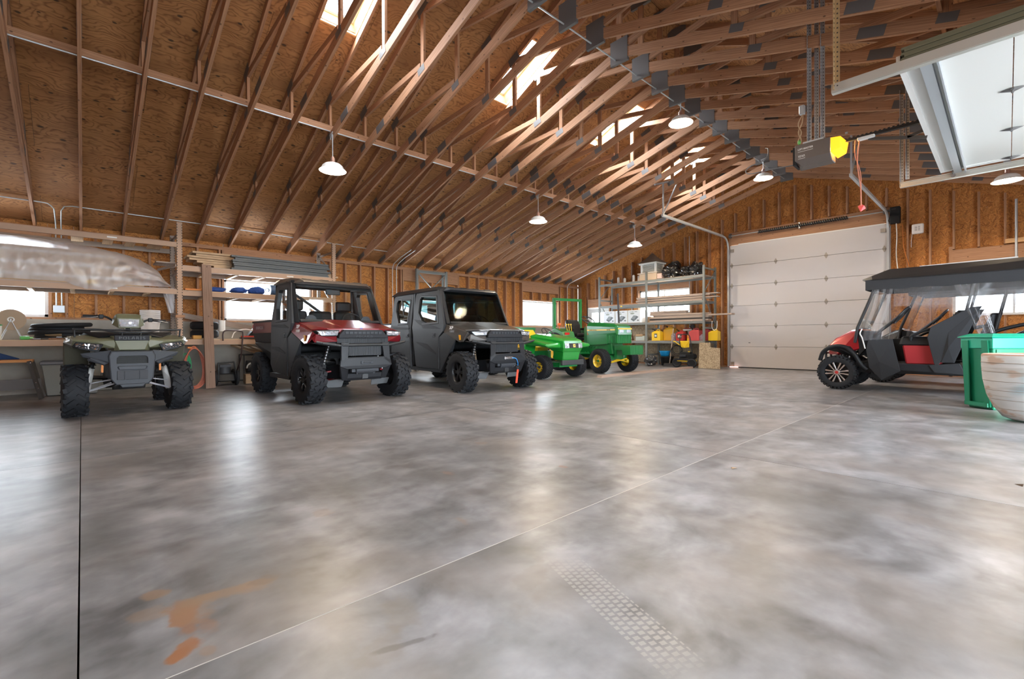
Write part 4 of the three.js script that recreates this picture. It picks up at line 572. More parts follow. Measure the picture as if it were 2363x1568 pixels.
// ---------------------------------------------------------------- green compact tractor
{
  const t = thing('tractor', 'green compact tractor with yellow stripe, front weights and folding roll bar', 'tractor', [-7.10, 0, -10.31], -0.19);
  for (const s of [-1, 1]) { wheel(t, 'trac', 0, 0.32, 0.50 * s, { hub: M.deereGd, steer: -0.02 }); wheel(t, 'tracR', -1.62, 0.56, 0.56 * s, { hub: M.deereGd }); }
  const G = M.deereG, hw = 0.27;
  obj('hood', [HU(mz([[0.38, 1.00, 0.25], [0.36, 1.20, 0.22], [0.24, 1.255, 0.22], [-0.2, 1.30, 0.23], [-0.72, 1.33, 0.22], [-0.74, 1.24, hw], [-0.74, 0.98, hw], [0.31, 1.19, hw - 0.005], [0.34, 1.05, hw - 0.005]]), 0.02), HU(mz([[-0.74, 1.0, hw + 0.01], [0.02, 1.0, hw + 0.005], [0.02, 0.76, hw], [-0.74, 0.72, hw + 0.01]]), 0.012)], G, t);
  obj('front_grille', [HU(mz([[0.375, 1.06, 0.24], [0.38, 0.78, 0.24], [0.02, 0.78, 0.255], [0.02, 1.06, 0.255]]), 0.008)], M.deereGd, t);
  obj('grille_slat', [...Array.from({ length: 9 }, (_, i) => B(0.014, 0.28, 0.016, 0.388, 0.92, -0.2 + i * 0.05)), ...[-1, 1].flatMap(s => Array.from({ length: 7 }, (_, i) => B(0.016, 0.28, 0.014, 0.33 - i * 0.05, 0.92, 0.262 * s)))], G, t);
  obj('side_stripe', [...sym(B(1.06, 0.036, 0.006, -0.20, 1.125, hw + 0.0215)), B(0.006, 0.036, 0.50, 0.396, 1.15, 0, 0, 0, 0.1)], M.deereY, t);
  obj('lettering', [TX('JOHN DEERE', 0.026, 0.30, -0.50, 1.125, hw + 0.024, 0, 0, 0, 0.003), TX('870', 0.04, 0.12, 0.10, 1.127, hw + 0.024, 0, 0, 0, 0.003)], std([0.10, 0.09, 0.03], 0.5), t);
  for (const s of [-1, 1]) { const h = obj('headlight', B(0.03, 0.075, 0.15, 0.385, 1.085, 0.13 * s), M.chrome, t); obj('lens', B(0.01, 0.07, 0.14, 0.404, 1.085, 0.13 * s), M.lens, h); }
  const w = part('front_weight', t); for (let i = 0; i < 6; i++) obj('weight_plate', HU([[0.50, 0.72, -0.21 + i * 0.075], [0.80, 0.72, -0.21 + i * 0.075], [0.80, 0.50, -0.21 + i * 0.075], [0.54, 0.48, -0.21 + i * 0.075], [0.50, 0.72, -0.145 + i * 0.075], [0.80, 0.72, -0.145 + i * 0.075], [0.80, 0.50, -0.145 + i * 0.075], [0.54, 0.48, -0.145 + i * 0.075]], 0.006), G, w);
  obj('weight_bracket', [B(0.4, 0.12, 0.34, 0.38, 0.66, 0), B(0.12, 0.3, 0.2, 0.15, 0.55, 0)], G, t);
  obj('front_axle', [B(0.10, 0.12, 0.75, 0, 0.40, 0), ...sym(C(0.09, 0.07, 0.2, 0, 0.36, 0.34, 'y', 14))], G, t);
  obj('steering_linkage', [TU([[0.10, 0.26, -0.42], [0.16, 0.30, -0.2], [0.14, 0.34, 0], [0.16, 0.30, 0.2], [0.10, 0.26, 0.42]], 0.02, 8), ...sym(SP(0.05, 0.06, 0.05, 0.12, 0.30, 0.36)), rod([0.16, 0.36, -0.3], [0.2, 0.28, 0.3], 0.016)], M.deereY, t);
  obj('transmission', [HU(mz([[0.1, 0.5, 0.15], [0.1, 0.78, 0.2], [-1.7, 0.45, 0.2], [-1.7, 0.75, 0.22], [-0.8, 0.38, 0.18]]), 0.02), ...Array.from({ length: 10 }, (_, i) => C(0.025, 0.025, 0.04, -0.9 + (i % 5) * 0.12, 0.52 + (i / 5 | 0) * 0.14, 0.22, 'z', 8))], G, t);
  obj('muffler', [rod([0.30, 1.30, 0.12], [0.26, 2.06, 0.12], 0.024)], std([0.05, 0.045, 0.05], 0.6, 0.3), t);
  obj('dash_console', [HU(mz([[-0.74, 1.32, 0.2], [-0.74, 0.8, 0.24], [-0.98, 1.20, 0.17], [-0.95, 0.7, 0.2]]), 0.015)], G, t); obj('instrument_panel', HU(mz([[-0.76, 1.345, 0.14], [-0.95, 1.24, 0.13], [-0.92, 1.22, 0.13]]), 0.008), M.black, t);
  const sw = part('steering_wheel', t); sw.position.set(-1.02, 1.42, 0); sw.rotation.z = -0.62; obj('wheel_ring', TO(0.19, 0.015, 0, 0, 0, PI / 2, 0, 0), M.black, sw); obj('wheel_spoke', [B(0.36, 0.014, 0.03, 0, 0, 0), B(0.03, 0.014, 0.19, 0, 0, 0.09)], M.black, sw); obj('steering_column', rod([-1.02, 1.42, 0], [-0.88, 1.2, 0], 0.024), M.black, t);
  obj('throttle_lever', [rod([-0.84, 1.30, 0.22], [-0.70, 1.0, 0.30], 0.012)], std([0.45, 0.10, 0.03], 0.5), t); obj('hazard_lamp', [SP(0.05, 0.05, 0.05, -1.55, 1.30, 0.62), rod([-1.55, 1.05, 0.62], [-1.55, 1.3, 0.62], 0.012), SP(0.05, 0.05, 0.05, -1.55, 1.30, -0.62)], std([0.75, 0.12, 0.02], 0.4), t);
  const st = part('seat', t); obj('seat_back', [HU(mz([[-1.62, 1.02, 0.22], [-1.72, 1.42, 0.19], [-1.80, 1.42, 0.17], [-1.74, 1.0, 0.22], [-1.68, 1.3, 0.24]]), 0.03)], M.plastD, st); obj('seat_cushion', RB(0.46, 0.12, 0.46, 0.05, -1.45, 1.0, 0), M.plastD, st); obj('arm_rest', [...sym(RB(0.3, 0.06, 0.06, 0.025, -1.5, 1.18, 0.26))], M.plastD, st);
  pair('rear_fender', HU([[-1.10, 0.78, 0.36], [-1.25, 1.08, 0.36], [-1.60, 1.18, 0.36], [-2.05, 1.05, 0.36], [-1.12, 0.78, 0.72], [-1.27, 1.08, 0.72], [-1.60, 1.18, 0.72], [-2.05, 1.05, 0.72], [-1.6, 1.1, 0.5]], 0.015), G, t); obj('operator_step', B(0.7, 0.04, 1.1, -1.05, 0.50, 0), M.deereGd, t);
  obj('fender_lamp', [...sym(B(0.02, 0.10, 0.16, -1.22, 1.02, 0.60))], std([0.55, 0.02, 0.02], 0.3), t);
  const rp = part('roll_bar', t); obj('roll_post', [...sym(B(0.08, 1.55, 0.075, -1.95, 1.28, 0.50))], M.deereGd, rp); obj('roll_crossbar', B(0.08, 0.075, 1.075, -1.95, 2.06, 0), M.deereGd, rp);
  obj('rear_lever', [...[0.3, 0.38, 0.46].map(z => rod([-1.35, 0.95, z], [-1.42, 1.28, z], 0.009)), ...[0.3, 0.38, 0.46].map(z => SP(0.022, 0.025, 0.022, -1.42, 1.30, z))], M.yellow, t);
}
// ---------------------------------------------------------------- golf carts
function golfCart(label, pos, red, roofMat, near) {
  const t = thing('golf_cart', label, 'golf cart', pos, PI), BODY = red ? phy([0.32, 0.006, 0.014], 0.22, 0.2, { clearcoat: 1, clearcoatRoughness: 0.08 }) : phy([0.03, 0.032, 0.036], 0.25, 0.1, { clearcoat: 0.8, clearcoatRoughness: 0.1 });
  // x forward from the front axle (which is the photo's left)
  const xr = -2.75;
  for (const s of [-1, 1]) { wheel(t, 'cart', 0, 0.295, 0.555 * s, { steer: -0.02 }); wheel(t, 'cart', xr, 0.295, 0.555 * s); }
  obj('frame', [B(3.2, 0.12, 0.7, -1.4, 0.36, 0), rod([0, 0.32, -0.5], [0, 0.32, 0.5], 0.035)], M.black, t);
  obj('front_cowl', [HU(mz([[0.16, 0.62, 0.34], [0.14, 0.78, 0.36], [0.06, 0.88, 0.36], [-0.18, 1.02, 0.40], [-0.30, 1.04, 0.46], [-0.30, 0.72, 0.50], [0.02, 0.62, 0.46]]), 0.02)], BODY, t);
  for (const s of [-1, 1]) { const ms = g => s > 0 ? g : flip(g); obj('fender_flare', [ms(TU([[0.26, 0.50, 0.60], [0.20, 0.66, 0.61], [0.05, 0.75, 0.62], [-0.12, 0.74, 0.62], [-0.25, 0.62, 0.62], [-0.34, 0.45, 0.62], [-0.42, 0.36, 0.60]], 0.035, 8, 40)), ms(HU([[0.20, 0.70, 0.38], [0.05, 0.76, 0.60], [-0.15, 0.74, 0.60], [-0.3, 0.56, 0.6], [-0.2, 0.75, 0.38], [0, 0.78, 0.38]], 0.01))], M.plastD, t); const h = obj('headlight', ms(HU([[0.145, 0.80, 0.27], [0.10, 0.84, 0.36], [0.12, 0.74, 0.40], [0.16, 0.72, 0.30], [0.06, 0.8, 0.3]], 0.008)), M.chrome, t); obj('lens', ms(HU([[0.155, 0.80, 0.275], [0.11, 0.835, 0.365], [0.13, 0.745, 0.405], [0.17, 0.725, 0.305]], 0.004)), M.lens, h); obj('turn_signal', ms(HU([[0.09, 0.69, 0.42], [0.0, 0.74, 0.47], [0.08, 0.72, 0.45], [0.0, 0.70, 0.48]], 0.006)), M.amber, t); obj('shock_absorber', ms(rod([0.02, 0.42, 0.40], [-0.06, 0.70, 0.34], 0.03)), M.steel, t); }
  obj('brush_guard', [...[-0.18, 0.18].flatMap(z => [TU([[0.20, 0.40, z], [0.25, 0.46, z], [0.26, 0.66, z], [0.20, 0.76, z]], 0.02, 8)]), rod([0.26, 0.62, -0.24], [0.26, 0.62, 0.24], 0.016), rod([0.25, 0.48, -0.24], [0.25, 0.48, 0.24], 0.016)], M.black, t);
  obj('windshield_frame', [...[-1, 1].flatMap(s => rods([[-0.24, 0.82, 0.50 * s], [-0.28, 1.08, 0.52 * s], [-0.52, 1.74, 0.53 * s]], 0.024)), rod([-0.28, 1.06, -0.52], [-0.28, 1.06, 0.52], 0.02)], M.black, t);
  obj('windshield', HU(mz([[-0.30, 1.05, 0.50], [-0.52, 1.72, 0.51], [-0.306, 1.05, 0.50]])), M.glass, t);
  const rf = obj('roof', [HU(mz([[-0.36, 1.905, 0.50], [-0.40, 1.885, 0.56], [-0.48, 1.94, 0.54], [-0.70, 2.05, 0.40], [-3.1, 2.06, 0.40], [-3.35, 1.92, 0.55], [-3.3, 1.89, 0.60], [-0.5, 1.89, 0.61]]), 0.015)], roofMat, t);
  obj('valance', [...sym(B(2.9, 0.17, 0.012, -1.86, 1.80, 0.60)), B(0.012, 0.17, 1.18, -0.41, 1.80, 0)], red ? std([0.022, 0.023, 0.027], 0.8) : std([0.03, 0.03, 0.035], 0.75), rf);
  each('roof_post', [-1, 1].flatMap(s => [rod([-1.55, 0.9, 0.50 * s], [-1.75, 1.9, 0.52 * s], 0.02), rod([-3.0, 0.8, 0.50 * s], [-3.1, 1.9, 0.50 * s], 0.02)]), M.black, t);
  obj('floor', B(1.1, 0.06, 1.12, -0.75, 0.44, 0), M.plastD, t); pair('rocker_panel', HU([[-0.60, 0.47, 0.58], [-0.60, 0.38, 0.58], [-2.35, 0.46, 0.58], [-2.35, 0.33, 0.58], [-0.6, 0.42, 0.5], [-2.3, 0.4, 0.5]], 0.012), M.plast, t);
  for (const x of [-1.12, -1.95]) { const s = part('seat', t); obj('seat_base', HU(mz([[x + 0.25, 0.80, 0.50], [x - 0.25, 0.79, 0.50], [x + 0.23, 0.90, 0.46], [x - 0.25, 0.88, 0.46]]), 0.03), M.plastD, s); obj('seat_pod', HU(mz([[x + 0.22, 0.77, 0.50], [x + 0.18, 0.49, 0.50], [x - 0.20, 0.49, 0.50], [x - 0.25, 0.77, 0.50]]), 0.02), red ? std([0.36, 0.022, 0.028], 0.5) : BODY, s); obj('seat_back', HU(mz([[x - 0.28, 0.92, 0.48], [x - 0.42, 1.30, 0.44], [x - 0.50, 1.30, 0.42], [x - 0.40, 0.9, 0.48]]), 0.03), std([0.03, 0.033, 0.042], 0.6), s); obj('arm_rail', [...sym(TU([[x + 0.14, 0.86, 0.52], [x + 0.10, 0.95, 0.53], [x - 0.15, 1.06, 0.53], [x - 0.38, 1.10, 0.53], [x - 0.42, 0.95, 0.52]], 0.022, 8))], M.plastD, s); }
  const sw = part('steering_wheel', t); sw.position.set(-0.84, 1.29, -0.25); sw.rotation.z = -0.92 + 0.0; obj('wheel_ring', TO(0.165, 0.016, 0, 0, 0, PI / 2, 0, 0), M.black, sw); obj('wheel_spoke', [B(0.31, 0.016, 0.04, 0, 0, 0), B(0.04, 0.016, 0.16, 0, 0, 0.08), B(0.04, 0.016, 0.16, 0, 0, -0.08)], M.black, sw); obj('steering_column', rod([-0.84, 1.29, -0.25], [-0.42, 0.9, -0.25], 0.026), M.black, t);
  obj('dashboard', HU(mz([[-0.30, 1.02, 0.50], [-0.45, 1.0, 0.50], [-0.42, 0.75, 0.50], [-0.30, 0.6, 0.5]]), 0.015), M.plastD, t);
  return t;
}
{
  const c = golfCart('dark roofed golf cart with red front cowl and clear plastic curtains', [-2.06, 0, -10.41], true, std([0.024, 0.022, 0.022], 0.45));
  // weather enclosure: clear vinyl windows with black cloth panels (near side of the photo is local -z ... mirrored both sides)
  const clear = phy([0.95, 0.96, 0.98], 0.10, 0, { transmission: 0.93, thickness: 0, ior: 1.4, side: THREE.DoubleSide }), cloth = std([0.020, 0.021, 0.025], 0.85);
  function sheet(x0, x1, y0, y1, z, amp, n = 36, m = 12, top) {   // a hanging curtain with folds
    const g = new THREE.PlaneGeometry(1, 1, n, m), p = g.attributes.position;
    for (let i = 0; i < p.count; i++) { const u = p.getX(i) + 0.5, v = p.getY(i) + 0.5, xt = top ? top[0] + (top[1] - top[0]) * u : x0 + (x1 - x0) * u, xb = x0 + (x1 - x0) * u; p.setXYZ(i, xb + (xt - xb) * v, y0 + (y1 - y0) * v, z + amp * (Math.sin(u * 19 + v * 2) + 0.6 * Math.sin(u * 41 + v * 5 + 1)) * (0.25 + 0.75 * (1 - v * 0.4))); }
    g.computeVertexNormals(); return norm(g);
  }
  for (const s of [-1, 1]) {
    const z = 0.60 * s, k = s < 0 ? 1 : 1;
    obj('clear_curtain', [sheet(-0.62, -0.36, 0.86, 1.72, z, 0.022, 40, 14, [-0.78, -0.50])], clear, c);
    obj('clear_curtain', [sheet(-2.6, -0.78, 1.42, 1.72, z, 0.014, 60, 8)], clear, c);
    obj('clear_curtain', [sheet(-1.95, -1.75, 0.95, 1.72, z, 0.02, 20, 12, [-1.75, -1.5])], clear, c);
    obj('curtain_panel', HU([[-0.45, 0.87, z], [-0.76, 0.88, z], [-0.86, 0.36, z], [-0.62, 0.20, z], [-0.46, 0.40, z], [-0.42, 0.7, z], [-0.6, 0.5, z + 0.03 * s]], 0.006), cloth, c);
    obj('curtain_panel', HU([[-1.24, 1.07, z], [-1.68, 1.36, z], [-1.80, 1.37, z], [-1.45, 0.98, z], [-1.28, 0.50, z], [-1.30, 0.44, z], [-1.20, 0.9, z]], 0.006), cloth, c);
    obj('curtain_panel', HU([[-1.44, 0.98, z], [-1.78, 1.36, z], [-1.50, 0.52, z], [-1.36, 0.52, z], [-1.44, 0.75, z + 0.03 * s]], 0.008), cloth, c);
    obj('curtain_panel', HU([[-1.22, 0.46, z], [-1.28, 0.36, z], [-1.62, 0.34, z], [-1.56, 0.50, z]], 0.01), cloth, c);
    obj('curtain_zip', [TU([[-0.36, 1.06, z], [-0.33, 0.98, z], [-0.36, 0.9, z], [-0.40, 0.72, z]], 0.01, 6)], M.white, c);
  }
  const c2 = golfCart('golf cart with pale roof parked behind the red cart by the end wall', [-1.72, 0, -12.4], false, std([0.55, 0.53, 0.54], 0.5));
  for (const s of [-1, 1]) { obj('clear_curtain', [sheet(-0.62, -0.36, 0.86, 1.72, 0.6 * s, 0.02, 40, 12, [-0.78, -0.50]), sheet(-2.6, -0.78, 1.40, 1.72, 0.6 * s, 0.012, 50, 8)], clear, c2); obj('curtain_panel', HU([[-0.45, 0.87, 0.6 * s], [-0.76, 0.88, 0.6 * s], [-0.86, 0.36, 0.6 * s], [-0.62, 0.24, 0.6 * s], [-0.46, 0.40, 0.6 * s]], 0.006), cloth, c2); }
}
// ---------------------------------------------------------------- soft shapes
function blob(rx, ry, rz, s, amp, x, y, z, seg = 28, flat = 0.25) {       // crumpled bag with a flat foot
  const g = norm(new THREE.SphereGeometry(1, seg, seg * 0.7 | 0)), p = g.attributes.position;
  for (let i = 0; i < p.count; i++) {
    const X = p.getX(i), Y = p.getY(i), Z = p.getZ(i), a = vn(X * 2.3 + 9 + s, Y * 2.3 + Z * 1.9 + 9, s, 97, 97), b = Math.abs(vn(X * 5 + Z * 3 + 20, Y * 6 + 20 + s, s + 3, 97, 97) - 0.5), c = Math.abs(vn(Z * 9 + 30, X * 9 - Y * 7 + 30, s + 7, 97, 97) - 0.5);
    const k = 1 + amp * ((a - 0.5) * 1.6 - b * 0.9 + c * 0.5); p.setXYZ(i, X * rx * k, Math.max(Y, -1 + flat) * ry * k, Z * rz * k);
  }
  g.computeVertexNormals(); return xf(g, x, y + ry * (1 - flat), z);
}
const slots = (x, y0, y1, z, dz, step, par, axis = 'z') => { const o = []; for (let y = y0; y < y1; y += step) for (const s of [-1, 1]) o.push(axis === 'z' ? B(0.006, step * 0.34, 0.012, x, y, z + s * dz) : B(0.012, step * 0.34, 0.006, x + s * dz, y, z)); const m = obj('slots', o, M.dark, par); m.userData.kind = 'stuff'; return m; };
const RX = -10.45, RW = -11.36;
// ---------------------------------------------------------------- tan storage rack along the left wall
{
  const t = thing('pallet_rack', 'tan steel storage rack with wooden workbench shelf along the left wall', 'rack', [0, 0, 0]);
  for (const z of [1.56, -1.33, -4.20]) {
    obj('upright', B(0.05, 3.1, 0.085, RX, 1.55, z), M.tan, t); slots(RX + 0.027, 0.1, 3.06, z, 0.036, 0.05, t); obj('upright', B(0.05, 3.0, 0.075, RW, 1.5, z), M.tanG, t); slots(RW + 0.027, 0.1, 2.96, z, 0.03, 0.05, t);
    for (const [a, b] of [[0.25, 0.95], [0.95, 1.65], [1.65, 2.35], [2.35, 2.95]]) obj('diagonal_brace', beam([RX, a, z], [RW, b, z], 0.03, 0.03), M.tanG, t);
    for (const y of [0.2, 1.4, 2.2, 2.9]) obj('cross_brace', beam([RX, y, z], [RW, y, z], 0.03, 0.04), M.tanG, t);
  }
  for (const [z0, z1, ys] of [[-1.287, 1.517, [2.68, 1.81, 0.882]], [-4.157, -1.373, [2.255, 1.792, 0.875]]]) for (const y of ys) for (const x of [RX, RW]) { obj('beam', B(0.045, 0.088, z1 - z0, x, y, (z0 + z1) / 2), x === RX ? M.tan : M.tanG, t); if (x === RX) obj('beam_sticker', B(0.003, 0.022, 0.13, x + 0.0245, y + 0.005, z0 + 0.9), M.white, t); }
  // decking
  for (const [z0, z1, y, n] of [[-1.28, 1.5, 1.862, 5], [-1.28, 1.5, 0.927, 4], [-4.15, -1.38, 2.307, 5], [-4.15, -1.38, 1.844, 4], [-4.15, -1.38, 0.927, 4]]) for (let i = 0; i < n; i++) { const w = (RX - RW) / n; obj('deck_board', B(w - 0.03, 0.02, z1 - z0, RW + w * (i + 0.5), y, (z0 + z1) / 2), i % 2 ? M.pale : M.greyW, t); }
  for (const [z, w] of [[1.1, 0.2], [0.05, 0.16], [-0.35, 0.14], [-0.66, 0.14], [-0.98, 0.13], [-1.08, 0.1]]) obj('cross_slat', B(RX - RW, 0.02, w, (RX + RW) / 2, 2.70, z), M.pale, t);
  for (const [z0, z1, y] of [[-4.15, -1.38, 2.21], [-4.15, -1.38, 1.75], [-1.28, 1.5, 1.765]]) for (let i = 0; i < 5; i++) obj('cross_support', B(RX - RW - 0.06, 0.04, 0.06, (RX + RW) / 2, y + 0.01, z0 + 0.4 + i * (z1 - z0 - 0.8) / 4), M.pale, t);
  obj('post_block', B(0.09, 0.05, 0.14, RX + 0.01, 1.36, -1.33), M.lum, t); obj('shelf_bracket', [beam([RX, 2.30, -1.28], [RW, 2.30, -1.1], 0.03, 0.04), B(0.5, 0.02, 0.3, RX - 0.4, 2.36, -1.15)], M.greyW, t);
}
// boards and sheet on the covered shelf
{
  let y = 1.873; const wide = [0.62, 0.60, 0.55, 0.5, 0.42, 0.34];
  for (let i = 0; i < 12; i++) { const h = 0.046, L = 2.35 - i * 0.06 - (i % 3) * 0.12; onTop('stacked_board', B(wide[i / 2 | 0] * (i % 2 ? 0.9 : 1), h, L, -10.86 + (i % 2) * 0.02, y + h / 2, 0.35 - (i % 2) * 0.05), i % 4 === 2 ? M.white : M.pale, i % 4 === 2 ? 'white board in the lumber stack under the plastic sheet' : 'pale board in the lumber stack under the plastic sheet', 'board', 'boards under the plastic sheet'); y += h + 0.002; }
  const N = 90, K = 40, g = new THREE.PlaneGeometry(1, 1, N, K), p = g.attributes.position;
  const topAt = z => { const q = [[1.6, 2.56], [0.5, 2.56], [0.2, 2.53], [-0.45, 2.46], [-0.75, 2.36], [-1.02, 2.18], [-1.12, 2.0], [-1.20, 1.90]]; for (let i = 0; i + 1 < q.length; i++) if (z <= q[i][0] && z >= q[i + 1][0]) { const t = (q[i][0] - z) / (q[i][0] - q[i + 1][0]); return q[i][1] + (q[i + 1][1] - q[i][1]) * t; } return z > 0 ? 2.56 : 1.9; };
  for (let i = 0; i < p.count; i++) {
    const u = p.getX(i) + 0.5, v = p.getY(i) + 0.5, z = 1.48 - u * 2.68, top = topAt(z), f = fbm(u, v, 14, 6, 3, 300), e = fbm(u, v, 40, 10, 2, 310);
    let x, y; const hang = 1.87 - 0.13 * Math.max(0, Math.sin(u * 11 + 1)) * (0.4 + f);
    if (v < 0.55) { const q = v / 0.55; y = hang + (top - hang) * Math.pow(q, 0.9); const bulge = 0.10 * Math.sin(q * PI) * f; x = RX + 0.075 - 0.19 * Math.pow(q, 2.4) + bulge + 0.05 * (e - 0.5) + 0.10 * Math.sin(q * PI) * (0.5 - Math.abs(vn(u * 26 + v * 9 + 5, v * 7 - u * 6 + 9, 320, 97, 97) - 0.5)) * (u > 0.3 ? 1 : 0.5); } else { const q = (v - 0.55) / 0.45; x = RX - 0.115 - 0.72 * q + 0.03 * (e - 0.5); y = Math.max(1.885, top - 0.10 * q * q + 0.05 * (f - 0.5)); }
    p.setXYZ(i, x, y + 0.012, z);
  }
  g.computeVertexNormals();
  const pl = phy([0.88, 0.87, 0.88], 0.30, 0, { transmission: 0.70, thickness: 0, side: THREE.DoubleSide });
  onTop('plastic_sheet', g, pl, 'milky plastic sheet draped over the lumber on the rack', 'sheet');
  const h = new THREE.PlaneGeometry(1, 1, 10, 16), q = h.attributes.position; for (let i = 0; i < q.count; i++) { const u = q.getX(i) + 0.5, v = q.getY(i) + 0.5; q.setXYZ(i, RX - 0.08 + 0.05 * Math.sin(u * 7 + v * 3), 1.36 + 0.42 * v, -1.07 - 0.20 * u * (0.35 + 0.65 * v) - 0.1 * (1 - v)); } h.computeVertexNormals();
  onTop('plastic_scrap', h, pl, 'torn strip of plastic sheet hanging below the covered shelf', 'sheet');
  onTop('yellow_packet', HU([[RX + 0.03, 1.885, -0.02], [RX + 0.03, 1.885, -0.22], [RX + 0.02, 1.95, -0.13], [RX - 0.05, 1.885, -0.05], [RX - 0.05, 1.885, -0.2]], 0.004), M.yellow, 'bright yellow packet poking out under the plastic sheet', 'packet');
}
// lumber on the upper shelf, bay behind the red vehicle
{
  const rows = [[-1.62, 2.33], [-1.95, 2.37], [-1.80, 2.41], [-1.64, 2.45], [-1.55, 2.495], [-1.54, 2.54], [-1.63, 2.585], [-1.6, 2.63]];
  rows.forEach(([z, y], i) => onTop('stacked_board', B(0.42, 0.038, 2.45 + (i % 3) * 0.06, -11.03 + (i % 2) * 0.02, y + 0.009, z - 1.24), M.pale, 'pale long board in the stack on the upper rack shelf', 'board', 'pale boards on the upper shelf'));
  const cd = std([0.075, 0.088, 0.098], 0.55);
  for (let i = 0; i < 7; i++) onTop('composite_board', B(0.14, 0.036, 1.92 - (i % 2) * 0.06, RX - 0.10 - (i % 2) * 0.02, 2.337 + i * 0.042, -3.14 - (i % 3) * 0.02), cd, 'dark grey composite deck board in the stack beside the pale lumber', 'board', 'dark composite boards');
  for (let i = 0; i < 4; i++) onTop('composite_board', B(0.13, 0.036, 1.86, RX - 0.275, 2.337 + i * 0.042, -3.18), cd, 'dark grey composite deck board in the stack beside the pale lumber', 'board', 'dark composite boards');
  onTop('orange_plank', B(0.16, 0.03, 0.42, RX - 0.05, 1.87, -1.62), M.orange, 'short orange plank lying on the shelf beside the tan upright', 'plank');
  for (const [z, r, l] of [[-1.94, 0.06, 'flat blue tarpaulin roll lying on the middle shelf'], [-2.32, 0.075, 'bulging blue tarpaulin bundle in the window light'], [-2.66, 0.085, 'larger blue tarpaulin bundle beside the blue drum']]) onTop('tarpaulin', blob(0.13, r, 0.165, 40 + z * 10, 0.25, RX - 0.14, 1.855, z, 22, 0.3), M.blue, l, 'tarpaulin');
  onTop('blue_drum', [C(0.10, 0.11, 0.16, RX - 0.13, 1.935, -2.98, 'z', 22), TO(0.035, 0.008, RX - 0.02, 1.915, -2.82, 0, PI / 2, 0)], std([0.05, 0.10, 0.20], 0.5), 'dull blue drum lying on the middle shelf in front of the window', 'drum');
}
